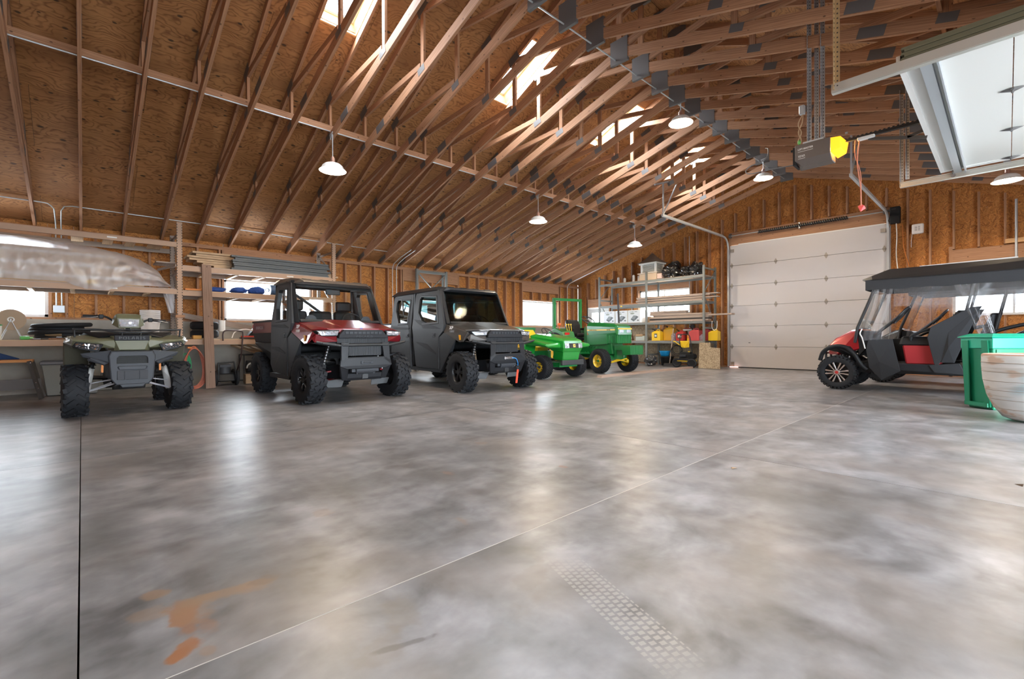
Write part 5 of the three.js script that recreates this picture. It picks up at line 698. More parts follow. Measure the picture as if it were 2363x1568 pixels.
// leaning plank and things on and under the bench
onTop('leaning_plank', (() => beam([-10.19, 0.01, -1.76], [-10.39, 2.35, -1.738], 0.155, 0.04))(), std([0.62, 0.50, 0.44], 0.75, 0, { map: tGreyW }), 'weathered brown plank leaning upright against the tan rack', 'plank');
{
  const s = thing('cable_spool', 'cardboard cable spool with white hub on a small stand on the bench', 'spool', [-10.8, 0.945, 0.82]);
  each('disc', [C(0.165, 0.165, 0.012, 0.06, 0.32, 0, 'x', 40), C(0.165, 0.165, 0.012, -0.06, 0.32, 0, 'x', 40)], std([0.33, 0.24, 0.165], 0.8), s); obj('hub', [TO(0.033, 0.009, 0.07, 0.32, 0, 0, PI / 2, 0), C(0.07, 0.07, 0.12, 0, 0.32, 0, 'x', 20)], M.white, s); obj('stand', [...[-1, 1].flatMap(k => [rod([0.08 * k, 0.0, -0.12], [0.08 * k, 0.32, 0], 0.006), rod([0.08 * k, 0, 0.12], [0.08 * k, 0.32, 0], 0.006)]), rod([-0.09, 0.32, 0], [0.09, 0.32, 0], 0.008)], M.steel, s);
  const b = thing('plastic_tub', 'white plastic tub with green lid at the end of the bench', 'tub', [-10.62, 0.945, 1.0]); obj('body', LA([[0.001, 0], [0.085, 0], [0.095, 0.22], [0.001, 0.22]], 24), M.white, b); obj('lid', C(0.1, 0.1, 0.018, 0, 0.23, 0, 'y', 24), std([0.02, 0.22, 0.06], 0.5), b); obj('label_print', [0.135, 0.12, 0.105].map((y, i) => B(0.002, 0.006, 0.06 - i * 0.015, 0.0925, y, -0.01)), M.dark, b);
  const h = thing('hose_coil', 'thick black hose coiled flat on the bench with a taped joint', 'hose', [-10.90, 0.945, 0.24]); const ring = []; for (let i = 0; i < 4; i++) ring.push(TO(0.30 + (i % 2) * 0.045, 0.036, 0.02 * (i % 2), 0.04 + i * 0.055, 0.03 * (i % 3), PI / 2 + 0.05, 0.02 * i, 0, 10, 48)); obj('hose_turns', ring, M.rubber, h); obj('tape_band', TO(0.345, 0.041, 0.02, 0.205, 0.0, PI / 2 + 0.05, 0, -0.45, 10, 14, 0.55), std([0.22, 0.14, 0.07], 0.7), h); obj('silver_clamp', TO(0.345, 0.0405, 0.02, 0.205, 0.0, PI / 2 + 0.05, 0, -0.62, 10, 6, 0.17), M.galv, h);
  const gb = thing('spray_bottle', 'small green bottle lying among tools on the bench', 'bottle', [-10.54, 0.975, 0.66], 0.3); obj('body', C(0.03, 0.03, 0.1, 0, 0, 0, 'z', 14), std([0.10, 0.42, 0.10], 0.4), gb); obj('cap', C(0.016, 0.016, 0.05, 0, 0, -0.07, 'z', 12), std([0.25, 0.55, 0.2], 0.4), gb);
  const mats = [M.steel, M.dark, std([0.35, 0.17, 0.09], 0.5, 0.4), M.plastD, M.chrome, std([0.08, 0.16, 0.4], 0.5)], kinds = [['wrench', 'spanner'], ['pry_bar', 'pry bar'], ['copper_fitting', 'fitting'], ['clamp', 'clamp'], ['socket_wrench', 'socket wrench'], ['screwdriver', 'screwdriver']];
  for (let i = 0; i < 12; i++) { const k = i % 6, L = 0.10 + 0.05 * (i % 3); onTop(kinds[k][0], [rod([-10.47 - 0.045 * (i % 2), 0.962, 0.56 - i * 0.09], [-10.47 - 0.045 * (i % 2), 0.965, 0.56 - i * 0.09 - L * 0.8], 0.009), SP(0.016, 0.012, 0.018, -10.47 - 0.045 * (i % 2), 0.962, 0.56 - i * 0.09, 10)], mats[k], `${['steel', 'black', 'copper', 'dark grey', 'chrome', 'blue'][k]} ${kinds[k][1]} lying in the clutter on the bench front`, 'tool', 'tools on the bench'); }
  onTop('rag_ball', blob(0.07, 0.06, 0.07, 66, 0.25, -10.75, 0.95, -0.30, 18), std([0.55, 0.36, 0.30], 0.85), 'pinkish rag bundle beside the hose coil on the bench', 'rag');
  const bk = thing('bucket_stack', 'stack of nested white buckets on the bench behind the quad bike', 'buckets', [-10.85, 0.945, -0.93]); for (let i = 0; i < 7; i++) obj('bucket', LA([[0.12, i * 0.035], [0.145, 0.30 + i * 0.035], [0.155, 0.30 + i * 0.035], [0.155, 0.325 + i * 0.035], [0.146, 0.33 + i * 0.035], [0.138, 0.32 + i * 0.035]], 28), std([0.62, 0.57, 0.53], 0.5), bk); obj('label_print', TX('PAINT', 0.03, 0.1, 0.137, 0.12, 0.0, 0, PI / 2, 0, 0.002), M.dark, bk);
  bk.remove(bk.children.find(c => c.name === 'label_print'));
  for (const [y, l] of [[1.035, 'lower black tyre of the pair stacked on the bench'], [1.20, 'upper black tyre of the pair stacked on the bench']]) onTop('spare_tyre', [LA([[0.12, -0.075], [0.2, -0.078], [0.235, -0.05], [0.24, 0], [0.235, 0.05], [0.2, 0.078], [0.12, 0.075], [0.11, 0]], 32, 'y', -10.85, y, -1.78)], M.rubber, l, 'tyre');
  onTop('white_roll', C(0.06, 0.06, 0.22, -10.72, 1.20, -2.05, 'y', 18), M.white, 'upright white roll behind the leaning plank', 'roll');
  onTop('leaning_trim', beam([-11.45, 1.46, -1.45], [-11.38, 1.02, -3.6], 0.03, 0.11), M.greyW, 'long wooden trim board slanting down behind the bench', 'board');
  onTop('black_mudguard', [HU([[-10.9, 0.945, -2.55], [-10.9, 1.14, -2.70], [-10.9, 1.16, -3.0], [-10.9, 0.95, -3.3], [-11.1, 0.945, -2.55], [-11.1, 1.14, -2.70], [-11.1, 1.16, -3.0], [-11.1, 0.95, -3.3]], 0.02)], M.plastD, 'black plastic mudguard on the bench behind the red vehicle', 'mudguard');
  onTop('white_cable', TU([[-10.6, 0.96, -2.2], [-10.65, 1.08, -2.27], [-10.62, 1.13, -2.45], [-10.6, 1.08, -2.65], [-10.58, 0.98, -2.85], [-10.55, 0.95, -2.95]], 0.011, 8, 50), M.white, 'loop of white cable arching over the bench shelf', 'cable');
  onTop('red_level', B(0.05, 0.06, 0.62, RX - 0.05, 0.97, -2.65), std([0.55, 0.05, 0.03], 0.5), 'long red spirit level lying along the bench edge', 'level');
  onTop('orange_toolbox', RB(0.16, 0.07, 0.14, 0.01, RX - 0.08, 0.975, -1.60), std([0.55, 0.28, 0.05], 0.6), 'small orange box on the bench beside the tyres', 'box');
  onTop('pipe_length', rod([-10.44, 0.955, -2.3], [-10.44, 0.955, -3.2], 0.014), M.dark, 'dark pipe lying on the bench edge under the red level', 'pipe');
  // under the bench
  const rh = thing('red_hose_coil', 'red air hose coil hanging from a peg under the bench', 'hose', [-10.37, 0.42, -1.53]); const rg = []; for (let i = 0; i < 5; i++) { const P = []; for (let k = 0; k < 24; k++) { const a = k / 24 * 2 * PI; P.push([0.015 * i + 0.01 * Math.sin(a * 3), 0.375 * Math.cos(a) - 0.01 * i, (0.135 + 0.014 * i) * Math.sin(a) * (1 - 0.25 * Math.cos(a))]); } rg.push(TU(P, 0.011, 8, 60, true)); } obj('hose_turns', rg, std([0.46, 0.14, 0.085], 0.6), rh); obj('peg', [B(0.14, 0.03, 0.06, -0.02, 0.35, 0.07), rod([-0.05, 0.35, 0], [0.09, 0.36, 0], 0.01)], M.orange, rh);
  const gh = thing('green_cord_coil', 'green extension cord looped beside the red hose', 'cord', [-10.37, 0.45, -1.40]); obj('cord_loops', [0, 1, 2].map(i => { const P = []; for (let k = 0; k < 20; k++) { const a = k / 20 * 2 * PI; P.push([0.01 * i - 0.03, 0.22 * Math.cos(a), (0.045 + 0.02 * i) * Math.sin(a)]); } return TU(P, 0.008, 6, 40, true); }), std([0.02, 0.42, 0.16], 0.5), gh);
  const mw = thing('push_mower', 'black push mower with tall loop handle parked under the bench', 'mower', [-10.86, 0, -2.12]); obj('deck', HU(mz([[0.2, 0.1, 0.16], [-0.25, 0.1, 0.2], [0.15, 0.22, 0.15], [-0.2, 0.22, 0.18]]), 0.02), M.plastD, mw); obj('engine', [C(0.11, 0.12, 0.14, 0, 0.30, 0, 'y', 18), B(0.2, 0.05, 0.2, 0, 0.39, 0)], M.plastG, mw); obj('guard_frame', [...rods([[0.24, 0.12, 0.15], [0.24, 0.46, 0.15], [0.24, 0.47, -0.12], [0.24, 0.12, -0.16]], 0.014)], M.black, mw); for (const [x, z] of [[0.2, -0.17], [0.2, 0.2], [-0.2, -0.2], [-0.2, 0.2]]) obj('wheel', [TO(0.125, 0.03, x, 0.155, z, 0, 0, 0, 10, 24), C(0.10, 0.10, 0.03, x, 0.155, z, 'z', 18)], M.rubber, mw); obj('handle', TU([[0.10, 0.2, -0.17], [0.36, 0.45, -0.19], [0.49, 0.70, -0.20], [0.50, 1.05, -0.22], [0.50, 1.09, -0.17], [0.50, 1.10, 0.06], [0.50, 1.04, 0.12], [0.50, 0.9, 0.12]], 0.013, 8, 60), std([0.05, 0.025, 0.025], 0.4), mw);
  const gn = thing('generator', 'portable generator in an open black tube frame under the bench', 'generator', [-11.0, 0.02, -2.66]); obj('tube_frame', [...[-1, 1].flatMap(s => rods([[0.2 * s, 0.03, 0.2], [0.2 * s, 0.58, 0.2], [0.2 * s, 0.58, -0.24], [0.2 * s, 0.03, -0.24], [0.2 * s, 0.03, 0.2]], 0.012)), rod([-0.2, 0.58, 0.2], [0.2, 0.58, 0.2], 0.012), rod([-0.2, 0.58, -0.24], [0.2, 0.58, -0.24], 0.012)], M.black, gn); obj('engine', [C(0.13, 0.13, 0.2, 0.05, 0.33, 0.02, 'z', 22), B(0.2, 0.14, 0.16, 0, 0.3, -0.14)], M.plastG, gn); obj('fuel_tank', C(0.07, 0.07, 0.12, 0.06, 0.48, -0.08, 'y', 18), M.galv, gn); obj('flywheel_cover', TO(0.11, 0.018, 0.16, 0.3, 0.03, 0, PI / 2, 0, 8, 20, PI), M.galv, gn);
  const cr = thing('wooden_crate', 'small wooden crate on the floor in front of the generator', 'crate', [-10.66, 0, -2.56]); for (const y of [0.05, 0.115, 0.18]) { obj('slat', B(0.012, 0.055, 0.24, 0.1, y, 0), M.pale, cr); obj('slat', B(0.012, 0.055, 0.24, -0.1, y, 0), M.pale, cr); } for (const z of [-0.12, 0.12]) obj('end_panel', B(0.2, 0.19, 0.014, 0, 0.115, z), M.pale, cr);
  for (const [z, k, l] of [[-2.58, 0.0, 'first pale offcut board leaning under the bench beside the red vehicle'], [-2.72, 0.05, 'second pale offcut board leaning under the bench beside the red vehicle'], [-2.88, 0.1, 'shortest pale offcut board leaning under the bench beside the red vehicle']]) onTop('offcut_board', beam([-10.55 + k, 0.62 - k, z - 0.15], [-11.2, 0.80, z + 0.25], 0.08, 0.03), M.pale, l, 'board');
  const sh = thing('work_stand', 'dark folding work stand with orange top edge in front of the bench', 'work stand', [-10.6, 0, 0.75]); obj('top', B(0.4, 0.04, 0.8, 0, 0.60, 0.22), std([0.45, 0.19, 0.05], 0.6), sh); obj('leg', beam([0.18, 0.6, -0.15], [0.22, 0.0, -0.28], 0.06, 0.05), M.dark, sh); obj('leg', beam([-0.18, 0.6, -0.15], [-0.22, 0.0, -0.28], 0.06, 0.05), M.dark, sh); obj('leg', beam([0.18, 0.6, 0.55], [0.22, 0.0, 0.68], 0.06, 0.05), M.dark, sh); obj('leg', beam([-0.18, 0.6, 0.55], [-0.22, 0.0, 0.68], 0.06, 0.05), M.dark, sh); obj('crossbar', B(0.03, 0.16, 0.95, 0.19, 0.24, 0.2), std([0.07, 0.062, 0.06], 0.6), sh); obj('bolt', [SP(0.012, 0.012, 0.012, 0.235, 0.26, -0.22, 8), SP(0.012, 0.012, 0.012, 0.235, 0.17, -0.245, 8), SP(0.012, 0.012, 0.012, 0.21, 0.57, -0.16, 8)], M.chrome, sh);
  const tb = thing('storage_tub', 'large grey lidded storage tub on the floor under the bench', 'tub', [-11.02, 0, 0.12]); obj('body', HU([[0.22, 0.02, 0.3], [-0.22, 0.02, 0.3], [0.22, 0.02, -0.3], [-0.22, 0.02, -0.3], [0.27, 0.52, 0.36], [-0.27, 0.52, 0.36], [0.27, 0.52, -0.36], [-0.27, 0.52, -0.36]], 0.01), std([0.20, 0.21, 0.205], 0.6), tb); obj('lid', RB(0.6, 0.05, 0.78, 0.015, 0, 0.55, 0), std([0.16, 0.165, 0.19], 0.55), tb);
  onTop('blue_tarp', HU([[-10.9, 0.63, 0.95], [-10.9, 0.63, 0.75], [-10.95, 0.78, 1.1], [-11.2, 0.63, 0.8], [-11.2, 0.7, 1.1], [-10.9, 0.63, 1.2]], 0.01), std([0.02, 0.055, 0.16], 0.7), 'folded dark blue tarp on the work stand under the bench', 'tarp');
}
// ---------------------------------------------------------------- grey shelving unit in front of the end wall
const SZ = -13.6, SB = -14.38, LV = [2.765, 1.995, 1.375, 0.765];
{
  const t = thing('shelving_unit', 'grey steel shelving unit with four levels before the end wall', 'shelving', [0, 0, 0]);
  for (const x of [-9.98, -8.1, -6.18]) {
    obj('post', B(0.06, 3.08, 0.05, x, 1.54, SZ), M.rackG, t); obj('post', B(0.06, 3.08, 0.05, x, 1.54, SB), M.rackG, t); slots(x, 0.1, 3.0, SB + 0.028, 0.018, 0.05, t, 'x');
    for (const y of x === -8.1 ? [2.25, 1.2, 0.35] : [3.0, 2.25, 1.2, 0.35]) obj('end_rail', B(0.035, 0.05, SZ - SB, x, y, (SZ + SB) / 2), M.rackG, t);
    for (const [a, b] of x === -8.1 ? [[2.2, 1.5]] : [[2.25, 2.97], [2.2, 1.3], [0.4, 1.15]]) obj('end_brace', beam([x, a, SZ], [x, b, SB], 0.02, 0.02), M.rackG, t);
  }
  for (const [x0, x1] of [[-9.95, -8.13], [-8.07, -6.21]]) for (const y of LV) { for (const z of [SZ, SB]) obj('beam', B(x1 - x0, 0.07, 0.04, (x0 + x1) / 2, y, z), M.rackG, t); for (let i = 0; i < 6; i++) obj('shelf_board', B((x1 - x0) / 6 - 0.02, 0.02, SZ - SB, x0 + (i + 0.5) * (x1 - x0) / 6, y + 0.035, (SZ + SB) / 2), i % 3 ? M.greyW : M.pale, t); }
  obj('yellow_tag', B(0.07, 0.04, 0.003, -9.05, 1.99, SZ + 0.022), M.yellow, t);
}
{
  const yt = y => y + 0.046;
  // top level
  for (const [x, h] of [[-9.38, 0.22], [-9.12, 0.17], [-8.76, 0.24], [-8.56, 0.2]]) onTop('fence_post', [B(0.06, h, 0.06, x, yt(2.765) + h / 2, -13.9), HU([[x - 0.03, yt(2.765) + h, -13.87], [x + 0.03, yt(2.765) + h, -13.87], [x + 0.03, yt(2.765) + h, -13.93], [x - 0.03, yt(2.765) + h, -13.93], [x, yt(2.765) + h + 0.03, -13.9]])], M.white, 'short white fence post standing on the top shelf', 'post', 'white posts on the top shelf');
  const c = thing('cupola', 'white louvred roof cupola with brown curved roof on the top shelf', 'cupola', [-8.06, yt(2.765), -13.92], -0.1);
  obj('base', EX([[-0.34, 0], [0.34, 0], [0.34, 0.22], [-0.34, 0.22]], 0.5, 0.004, 0, 0, 0, 0, 0, 0, [[[-0.16, 0.0001], [0, 0.17], [0.16, 0.0001]]]), std([0.62, 0.50, 0.38], 0.7), c); obj('base_trim', B(0.78, 0.025, 0.58, 0, 0.232, 0), std([0.66, 0.58, 0.5], 0.6), c);
  for (const x of [-0.27, 0.27]) for (const z of [-0.2, 0.2]) obj('corner_post', B(0.06, 0.30, 0.06, x, 0.39, z), M.white, c); obj('top_trim', B(0.68, 0.05, 0.54, 0, 0.545, 0), M.white, c);
  for (let i = 0; i < 7; i++) { obj('louvre', B(0.5, 0.008, 0.05, 0, 0.275 + i * 0.037, 0.19, 0.6, 0, 0), M.white, c); obj('louvre', B(0.05, 0.008, 0.36, 0.26, 0.275 + i * 0.037, 0, 0, 0, -0.6), M.white, c); }
  obj('core', B(0.46, 0.3, 0.34, 0, 0.39, 0), M.dark, c);
  obj('roof', (() => { const L = [[0.40, 0.57], [0.34, 0.60], [0.22, 0.68], [0.12, 0.78], [0.05, 0.87], [0.0, 0.90]], o = []; for (let i = 0; i + 1 < L.length; i++) o.push(HU([[-1, 1], [1, 1], [1, -1], [-1, -1]].flatMap(([a, b]) => [[a * L[i][0], L[i][1], b * L[i][0] * 0.8], [a * L[i + 1][0], L[i + 1][1], b * L[i + 1][0] * 0.8]]), 0.002)); return o; })(), std([0.16, 0.11, 0.08], 0.7), c);
  onTop('pink_block', RB(0.16, 0.17, 0.12, 0.008, -7.62, yt(2.765) + 0.087, -13.64), std([0.62, 0.44, 0.38], 0.7), 'pinkish wooden block on the top shelf beside the cupola', 'block');
  const bagM = phy([0.012, 0.012, 0.013], 0.28, 0, { clearcoat: 0.6, clearcoatRoughness: 0.2 });
  onTop('garbage_bag', blob(0.27, 0.21, 0.22, 11, 0.5, -7.30, yt(2.765), -13.80, 40), bagM, 'bulging shiny black garbage bag in the middle of the top shelf', 'bag');
  onTop('garbage_bag', blob(0.19, 0.15, 0.2, 13, 0.55, -6.86, yt(2.765), -13.85, 36), bagM, 'low black garbage bag between the bulging and the square one', 'bag');
  onTop('garbage_bag', blob(0.20, 0.24, 0.21, 29, 0.45, -6.50, yt(2.765), -13.86, 40, 0.3), bagM, 'square black garbage bag at the end post of the top shelf', 'bag');
  onTop('blue_bin', [LA([[0.16, 0], [0.2, 0.26], [0.215, 0.26], [0.215, 0.30], [0.2, 0.30], [0.19, 0.28]], 24, 'y', -7.44, yt(2.765), -14.22)], std([0.02, 0.10, 0.42], 0.5), 'blue bin standing behind the bulging garbage bag', 'bin');
  onTop('garbage_bag', blob(0.22, 0.17, 0.2, 17, 0.5, -7.44, yt(2.765) + 0.315, -14.22, 34), bagM, 'small black garbage bag piled on the blue bin', 'bag');
  // second level: boards
  for (let i = 0; i < 6; i++) onTop('trim_board', B(2.2 + (i % 3) * 0.25, 0.032, 0.18, -7.35 + (i % 3) * 0.10, yt(1.995) + 0.017 + i * 0.035, -13.72 - (i % 2) * 0.03, 0, 0.01 * (i % 3), 0), M.greyW, 'pinkish grey trim board in the stack on the second shelf', 'board', 'trim boards on the second shelf');
  for (let i = 0; i < 4; i++) onTop('trim_board', B(1.0 - i * 0.06, 0.05, 0.24, -8.3 + i * 0.06, yt(1.995) + 0.026 + i * 0.053, -14.06, 0, -0.03 * i, 0), M.greyW, 'short trim board piled behind the stack on the second shelf', 'board', 'short trim boards on the second shelf');
  onTop('red_board', B(1.6, 0.03, 0.14, -9.1, yt(1.995) + 0.018, -13.72), M.lum, 'long reddish board on the second shelf over the white boxes', 'board');
  // third level: boxed goods and boards
  const face = document.createElement('canvas'); face.width = face.height = 256; const q = face.getContext('2d');
  q.fillStyle = '#cfd6dd'; q.fillRect(0, 0, 256, 256); q.fillStyle = '#7d8688'; for (const [x, y, w, h] of [[30, 26, 34, 11], [70, 22, 52, 13], [140, 22, 58, 14]]) q.fillRect(x, y, w, h); q.fillStyle = '#9aa396'; q.beginPath(); q.ellipse(92, 66, 48, 17, 0, 0, 7); q.fill(); q.fillStyle = '#6f7880'; q.fillRect(60, 58, 60, 7); q.fillRect(66, 70, 48, 6);
  q.fillStyle = '#59626a'; q.beginPath(); q.moveTo(120, 108); q.lineTo(176, 116); q.lineTo(226, 140); q.lineTo(172, 196); q.lineTo(120, 236); q.lineTo(56, 190); q.closePath(); q.fill(); q.fillStyle = '#838d94'; q.beginPath(); q.moveTo(122, 112); q.lineTo(180, 122); q.lineTo(136, 196); q.lineTo(74, 180); q.closePath(); q.fill(); q.fillStyle = '#39424a'; q.fillRect(66, 190, 62, 8); q.fillStyle = '#6c6f70'; q.beginPath(); q.ellipse(214, 214, 22, 15, 0, 0, 7); q.fill();
  const ft = new THREE.CanvasTexture(face); ft.colorSpace = THREE.SRGBColorSpace; const fm = std(0xffffff, 0.6, 0, { map: ft });
  for (let i = 0; i < 3; i++) { const b = thing('product_box', ['white picture-printed product box at the row end beside the door window', 'middle white picture-printed product box of the row of three', 'white picture-printed product box at the row end beside the shelf post'][i], 'box', [-9.58 + i * 0.50, yt(1.375), -13.82]); obj('carton', B(0.47, 0.42, 0.40, 0, 0.212, 0), M.white, b); const f = new THREE.PlaneGeometry(0.455, 0.405); f.translate(0, 0.212, 0.2015); obj('printed_face', f, fm, b); }
  onTop('small_carton', RB(0.16, 0.2, 0.24, 0.006, -8.22, yt(1.375) + 0.102, -14.06), M.card, 'brown carton on the third shelf beside the last product box', 'carton');
  for (let i = 0; i < 7; i++) onTop('barn_board', B(1.95 - (i > 4 ? 0.7 : 0) + (i === 3 ? 0.55 : 0), 0.045, 0.22, -7.05 + (i === 3 ? 0.4 : 0) - (i > 4 ? 0.35 : 0), yt(1.375) + 0.026 + i * 0.049, -13.77 - (i % 2) * 0.02, 0, 0.012 * (i % 3 - 1), 0), i === 1 ? M.dark : M.greyW, i === 1 ? 'dark stained board low in the stack on the third shelf' : 'weathered grey board in the stack on the third shelf', 'board', 'weathered boards on the third shelf');
  onTop('hanging_wire', TU([[-5.98, 1.40, -13.7], [-5.97, 1.2, -13.68], [-5.9, 1.12, -13.68], [-5.84, 1.2, -13.7], [-5.85, 1.40, -13.75]], 0.008, 6, 30), M.white, 'loop of pale wire hanging below the third shelf end', 'wire');
  // fourth level: cans
  function can(label, x, z, w, h, d, m, spout, turn = 0) { const t = thing('fuel_can', label, 'fuel can', [x, yt(0.765), z], turn); obj('body', HU([[-w / 2, 0, d / 2], [w / 2, 0, d / 2], [-w / 2, 0, -d / 2], [w / 2, 0, -d / 2], [-w / 2, h * 0.72, d / 2], [w / 2, h * 0.80, d / 2], [-w / 2, h * 0.72, -d / 2], [w / 2, h * 0.80, -d / 2], [-w * 0.25, h * 0.86, d * 0.3], [w * 0.3, h * 0.88, d * 0.3], [-w * 0.25, h * 0.86, -d * 0.3], [w * 0.3, h * 0.88, -d * 0.3]], 0.012), m, t); obj('handle', TU([[w * 0.32, h * 0.84, 0], [w * 0.26, h * 1.0, 0], [0, h * 1.02, 0], [-w * 0.1, h * 0.88, 0]], 0.014, 8), m, t); obj('spout', [rod([-w * 0.28, h * 0.84, 0], [-w * 0.36, h * 1.02, 0], 0.02), rod([-w * 0.36, h * 1.0, 0], [-w * 0.62, h * (1 + spout), 0.02], 0.012)], M.plastD, t); return t; }
  const pt = (t, w, h, y, z) => { obj('label_print', B(w, h, 0.003, 0, y, z), M.dark, t); obj('label_text', [B(w * 0.7, h * 0.5, 0.004, 0, y, z + 0.001)], M.vinyl, t); };
  pt(can('bright yellow fuel can with dark label on the lowest shelf', -7.77, -13.72, 0.28, 0.34, 0.2, M.yellow, 0.1), 0.1, 0.13, 0.15, 0.113);
  can('tall amber yellow fuel can behind the bright yellow one', -7.42, -13.9, 0.32, 0.46, 0.24, std([0.62, 0.34, 0.02], 0.45), 0.02);
  pt(can('red fuel can with black label beside the clear jugs', -6.96, -13.72, 0.22, 0.30, 0.18, M.red, 0.15), 0.14, 0.14, 0.13, 0.103);
  can('small red fuel can behind the labelled red can', -7.05, -14.08, 0.2, 0.26, 0.16, M.red, 0.1);
  can('faded red ribbed fuel can with black spout by the end post', -6.52, -13.78, 0.30, 0.36, 0.22, std([0.50, 0.07, 0.075], 0.5), 0.25);
  can('round shouldered pink red fuel can beside the end post', -6.34, -14.12, 0.26, 0.40, 0.2, std([0.55, 0.09, 0.10], 0.5), 0.05);
  can('yellow fuel can standing past the end post', -5.98, -13.86, 0.26, 0.32, 0.2, M.yellow, 0.02);
  const jug = phy([0.80, 0.80, 0.92], 0.1, 0, { transmission: 0.8, thickness: 0, ior: 1.4 });
  for (const [x, z, h, l] of [[-7.20, -13.68, 0.26, 'clear plastic jug beside the amber can on the lowest shelf'], [-7.20, -13.86, 0.30, 'taller clear jug with purple tint beside the red can'], [-6.28, -13.68, 0.2, 'small clear bottle at the end post of the lowest shelf']]) onTop('clear_jug', LA([[0.001, 0], [0.065, 0], [0.07, h * 0.6], [0.05, h * 0.8], [0.02, h * 0.92], [0.02, h], [0.001, h]], 20, 'y', x, yt(0.765), z), jug, l, 'jug');
  const ex = thing('sprayer_bottle', 'slim orange and yellow bottle on the lowest shelf', 'bottle', [-6.72, yt(0.765), -13.70]); obj('body', C(0.034, 0.034, 0.2, 0, 0.1, 0, 'y', 16), M.orange, ex); obj('base_band', C(0.036, 0.036, 0.07, 0, 0.036, 0, 'y', 16), M.yellow, ex); obj('cap', C(0.012, 0.02, 0.06, 0, 0.23, 0, 'y', 12), M.dark, ex);
  const fu = thing('grinder', 'red and white bench tool with black motor behind the cans', 'tool', [-6.86, yt(0.765), -14.1]); obj('stand', B(0.1, 0.32, 0.1, 0, 0.16, 0), M.vinyl, fu); obj('table', [B(0.36, 0.05, 0.2, 0, 0.34, 0)], M.white, fu); obj('arm', B(0.36, 0.03, 0.1, 0.02, 0.385, 0), M.red, fu); obj('motor', C(0.06, 0.06, 0.12, 0.1, 0.45, 0, 'y', 16), M.black, fu);
  for (const [x, w, h, m, l] of [[-8.45, 0.34, 0.16, std([0.42, 0.47, 0.43], 0.6), 'grey green tackle box on the lowest shelf'], [-8.48, 0.26, 0.09, M.card, 'cardboard tray on the grey green tackle box']]) onTop('storage_case', RB(w, h, 0.25, 0.01, x, yt(0.765) + (h === 0.09 ? 0.163 + 0.05 : h / 2) + 0.001, -13.9), m, l, 'case');
  onTop('cable_tangle', [0, 1, 2, 3, 4].map(i => TO(0.10 + i * 0.012, 0.008, -9.0 + i * 0.02, yt(0.765) + 0.03 + i * 0.015, -13.75, PI / 2 + 0.3 * (i - 2) * 0.5, 0.2 * i, 0, 6, 30)), M.white, 'tangle of white cable on the lowest shelf over the tractor', 'cable');
  onTop('osb_offcut', B(0.9, 0.5, 0.014, -8.6, 1.16, -14.27, 0.05, 0, 0.15), M.chip, 'tilted chipboard offcut behind the lowest shelf', 'board');
  // on the floor under the shelf
  onTop('garbage_bag', blob(0.20, 0.16, 0.17, 23, 0.5, -7.83, 0.0, -13.42, 34), phy([0.03, 0.03, 0.034], 0.3, 0, { clearcoat: 0.5, clearcoatRoughness: 0.2 }), 'grey black garbage bag on the floor under the shelf', 'bag');
  const bt = thing('black_tub', 'black rubber tub on the floor under the shelf', 'tub', [-7.54, 0, -13.9]); obj('body', LA([[0.001, 0.01], [0.17, 0.01], [0.21, 0.27], [0.225, 0.27], [0.225, 0.30], [0.2, 0.30], [0.165, 0.04], [0.001, 0.03]], 28), M.plastD, bt);
  onTop('blue_basin', LA([[0.001, 0], [0.13, 0], [0.165, 0.15], [0.18, 0.15], [0.18, 0.17], [0.155, 0.165], [0.12, 0.02], [0.001, 0.02]], 28, 'y', -7.58, 0.31, -13.85), M.cyan, 'bright blue basin sitting on the black tub and bag', 'basin');
  const br = thing('push_broom', 'push broom standing against the shelf', 'broom', [-7.24, 0, -13.52]); obj('handle', rod([0, 0.08, 0], [0.10, 1.20, -0.06], 0.014), M.greyW, br); obj('head', B(0.36, 0.04, 0.07, 0, 0.085, 0), M.dark, br); obj('bristles', HU([[-0.18, 0.065, 0.03], [0.18, 0.065, 0.03], [-0.2, 0.0, 0.06], [0.2, 0.0, 0.06], [-0.2, 0, -0.05], [0.2, 0, -0.05], [0.18, 0.065, -0.03], [-0.18, 0.065, -0.03]]), M.plastG, br);
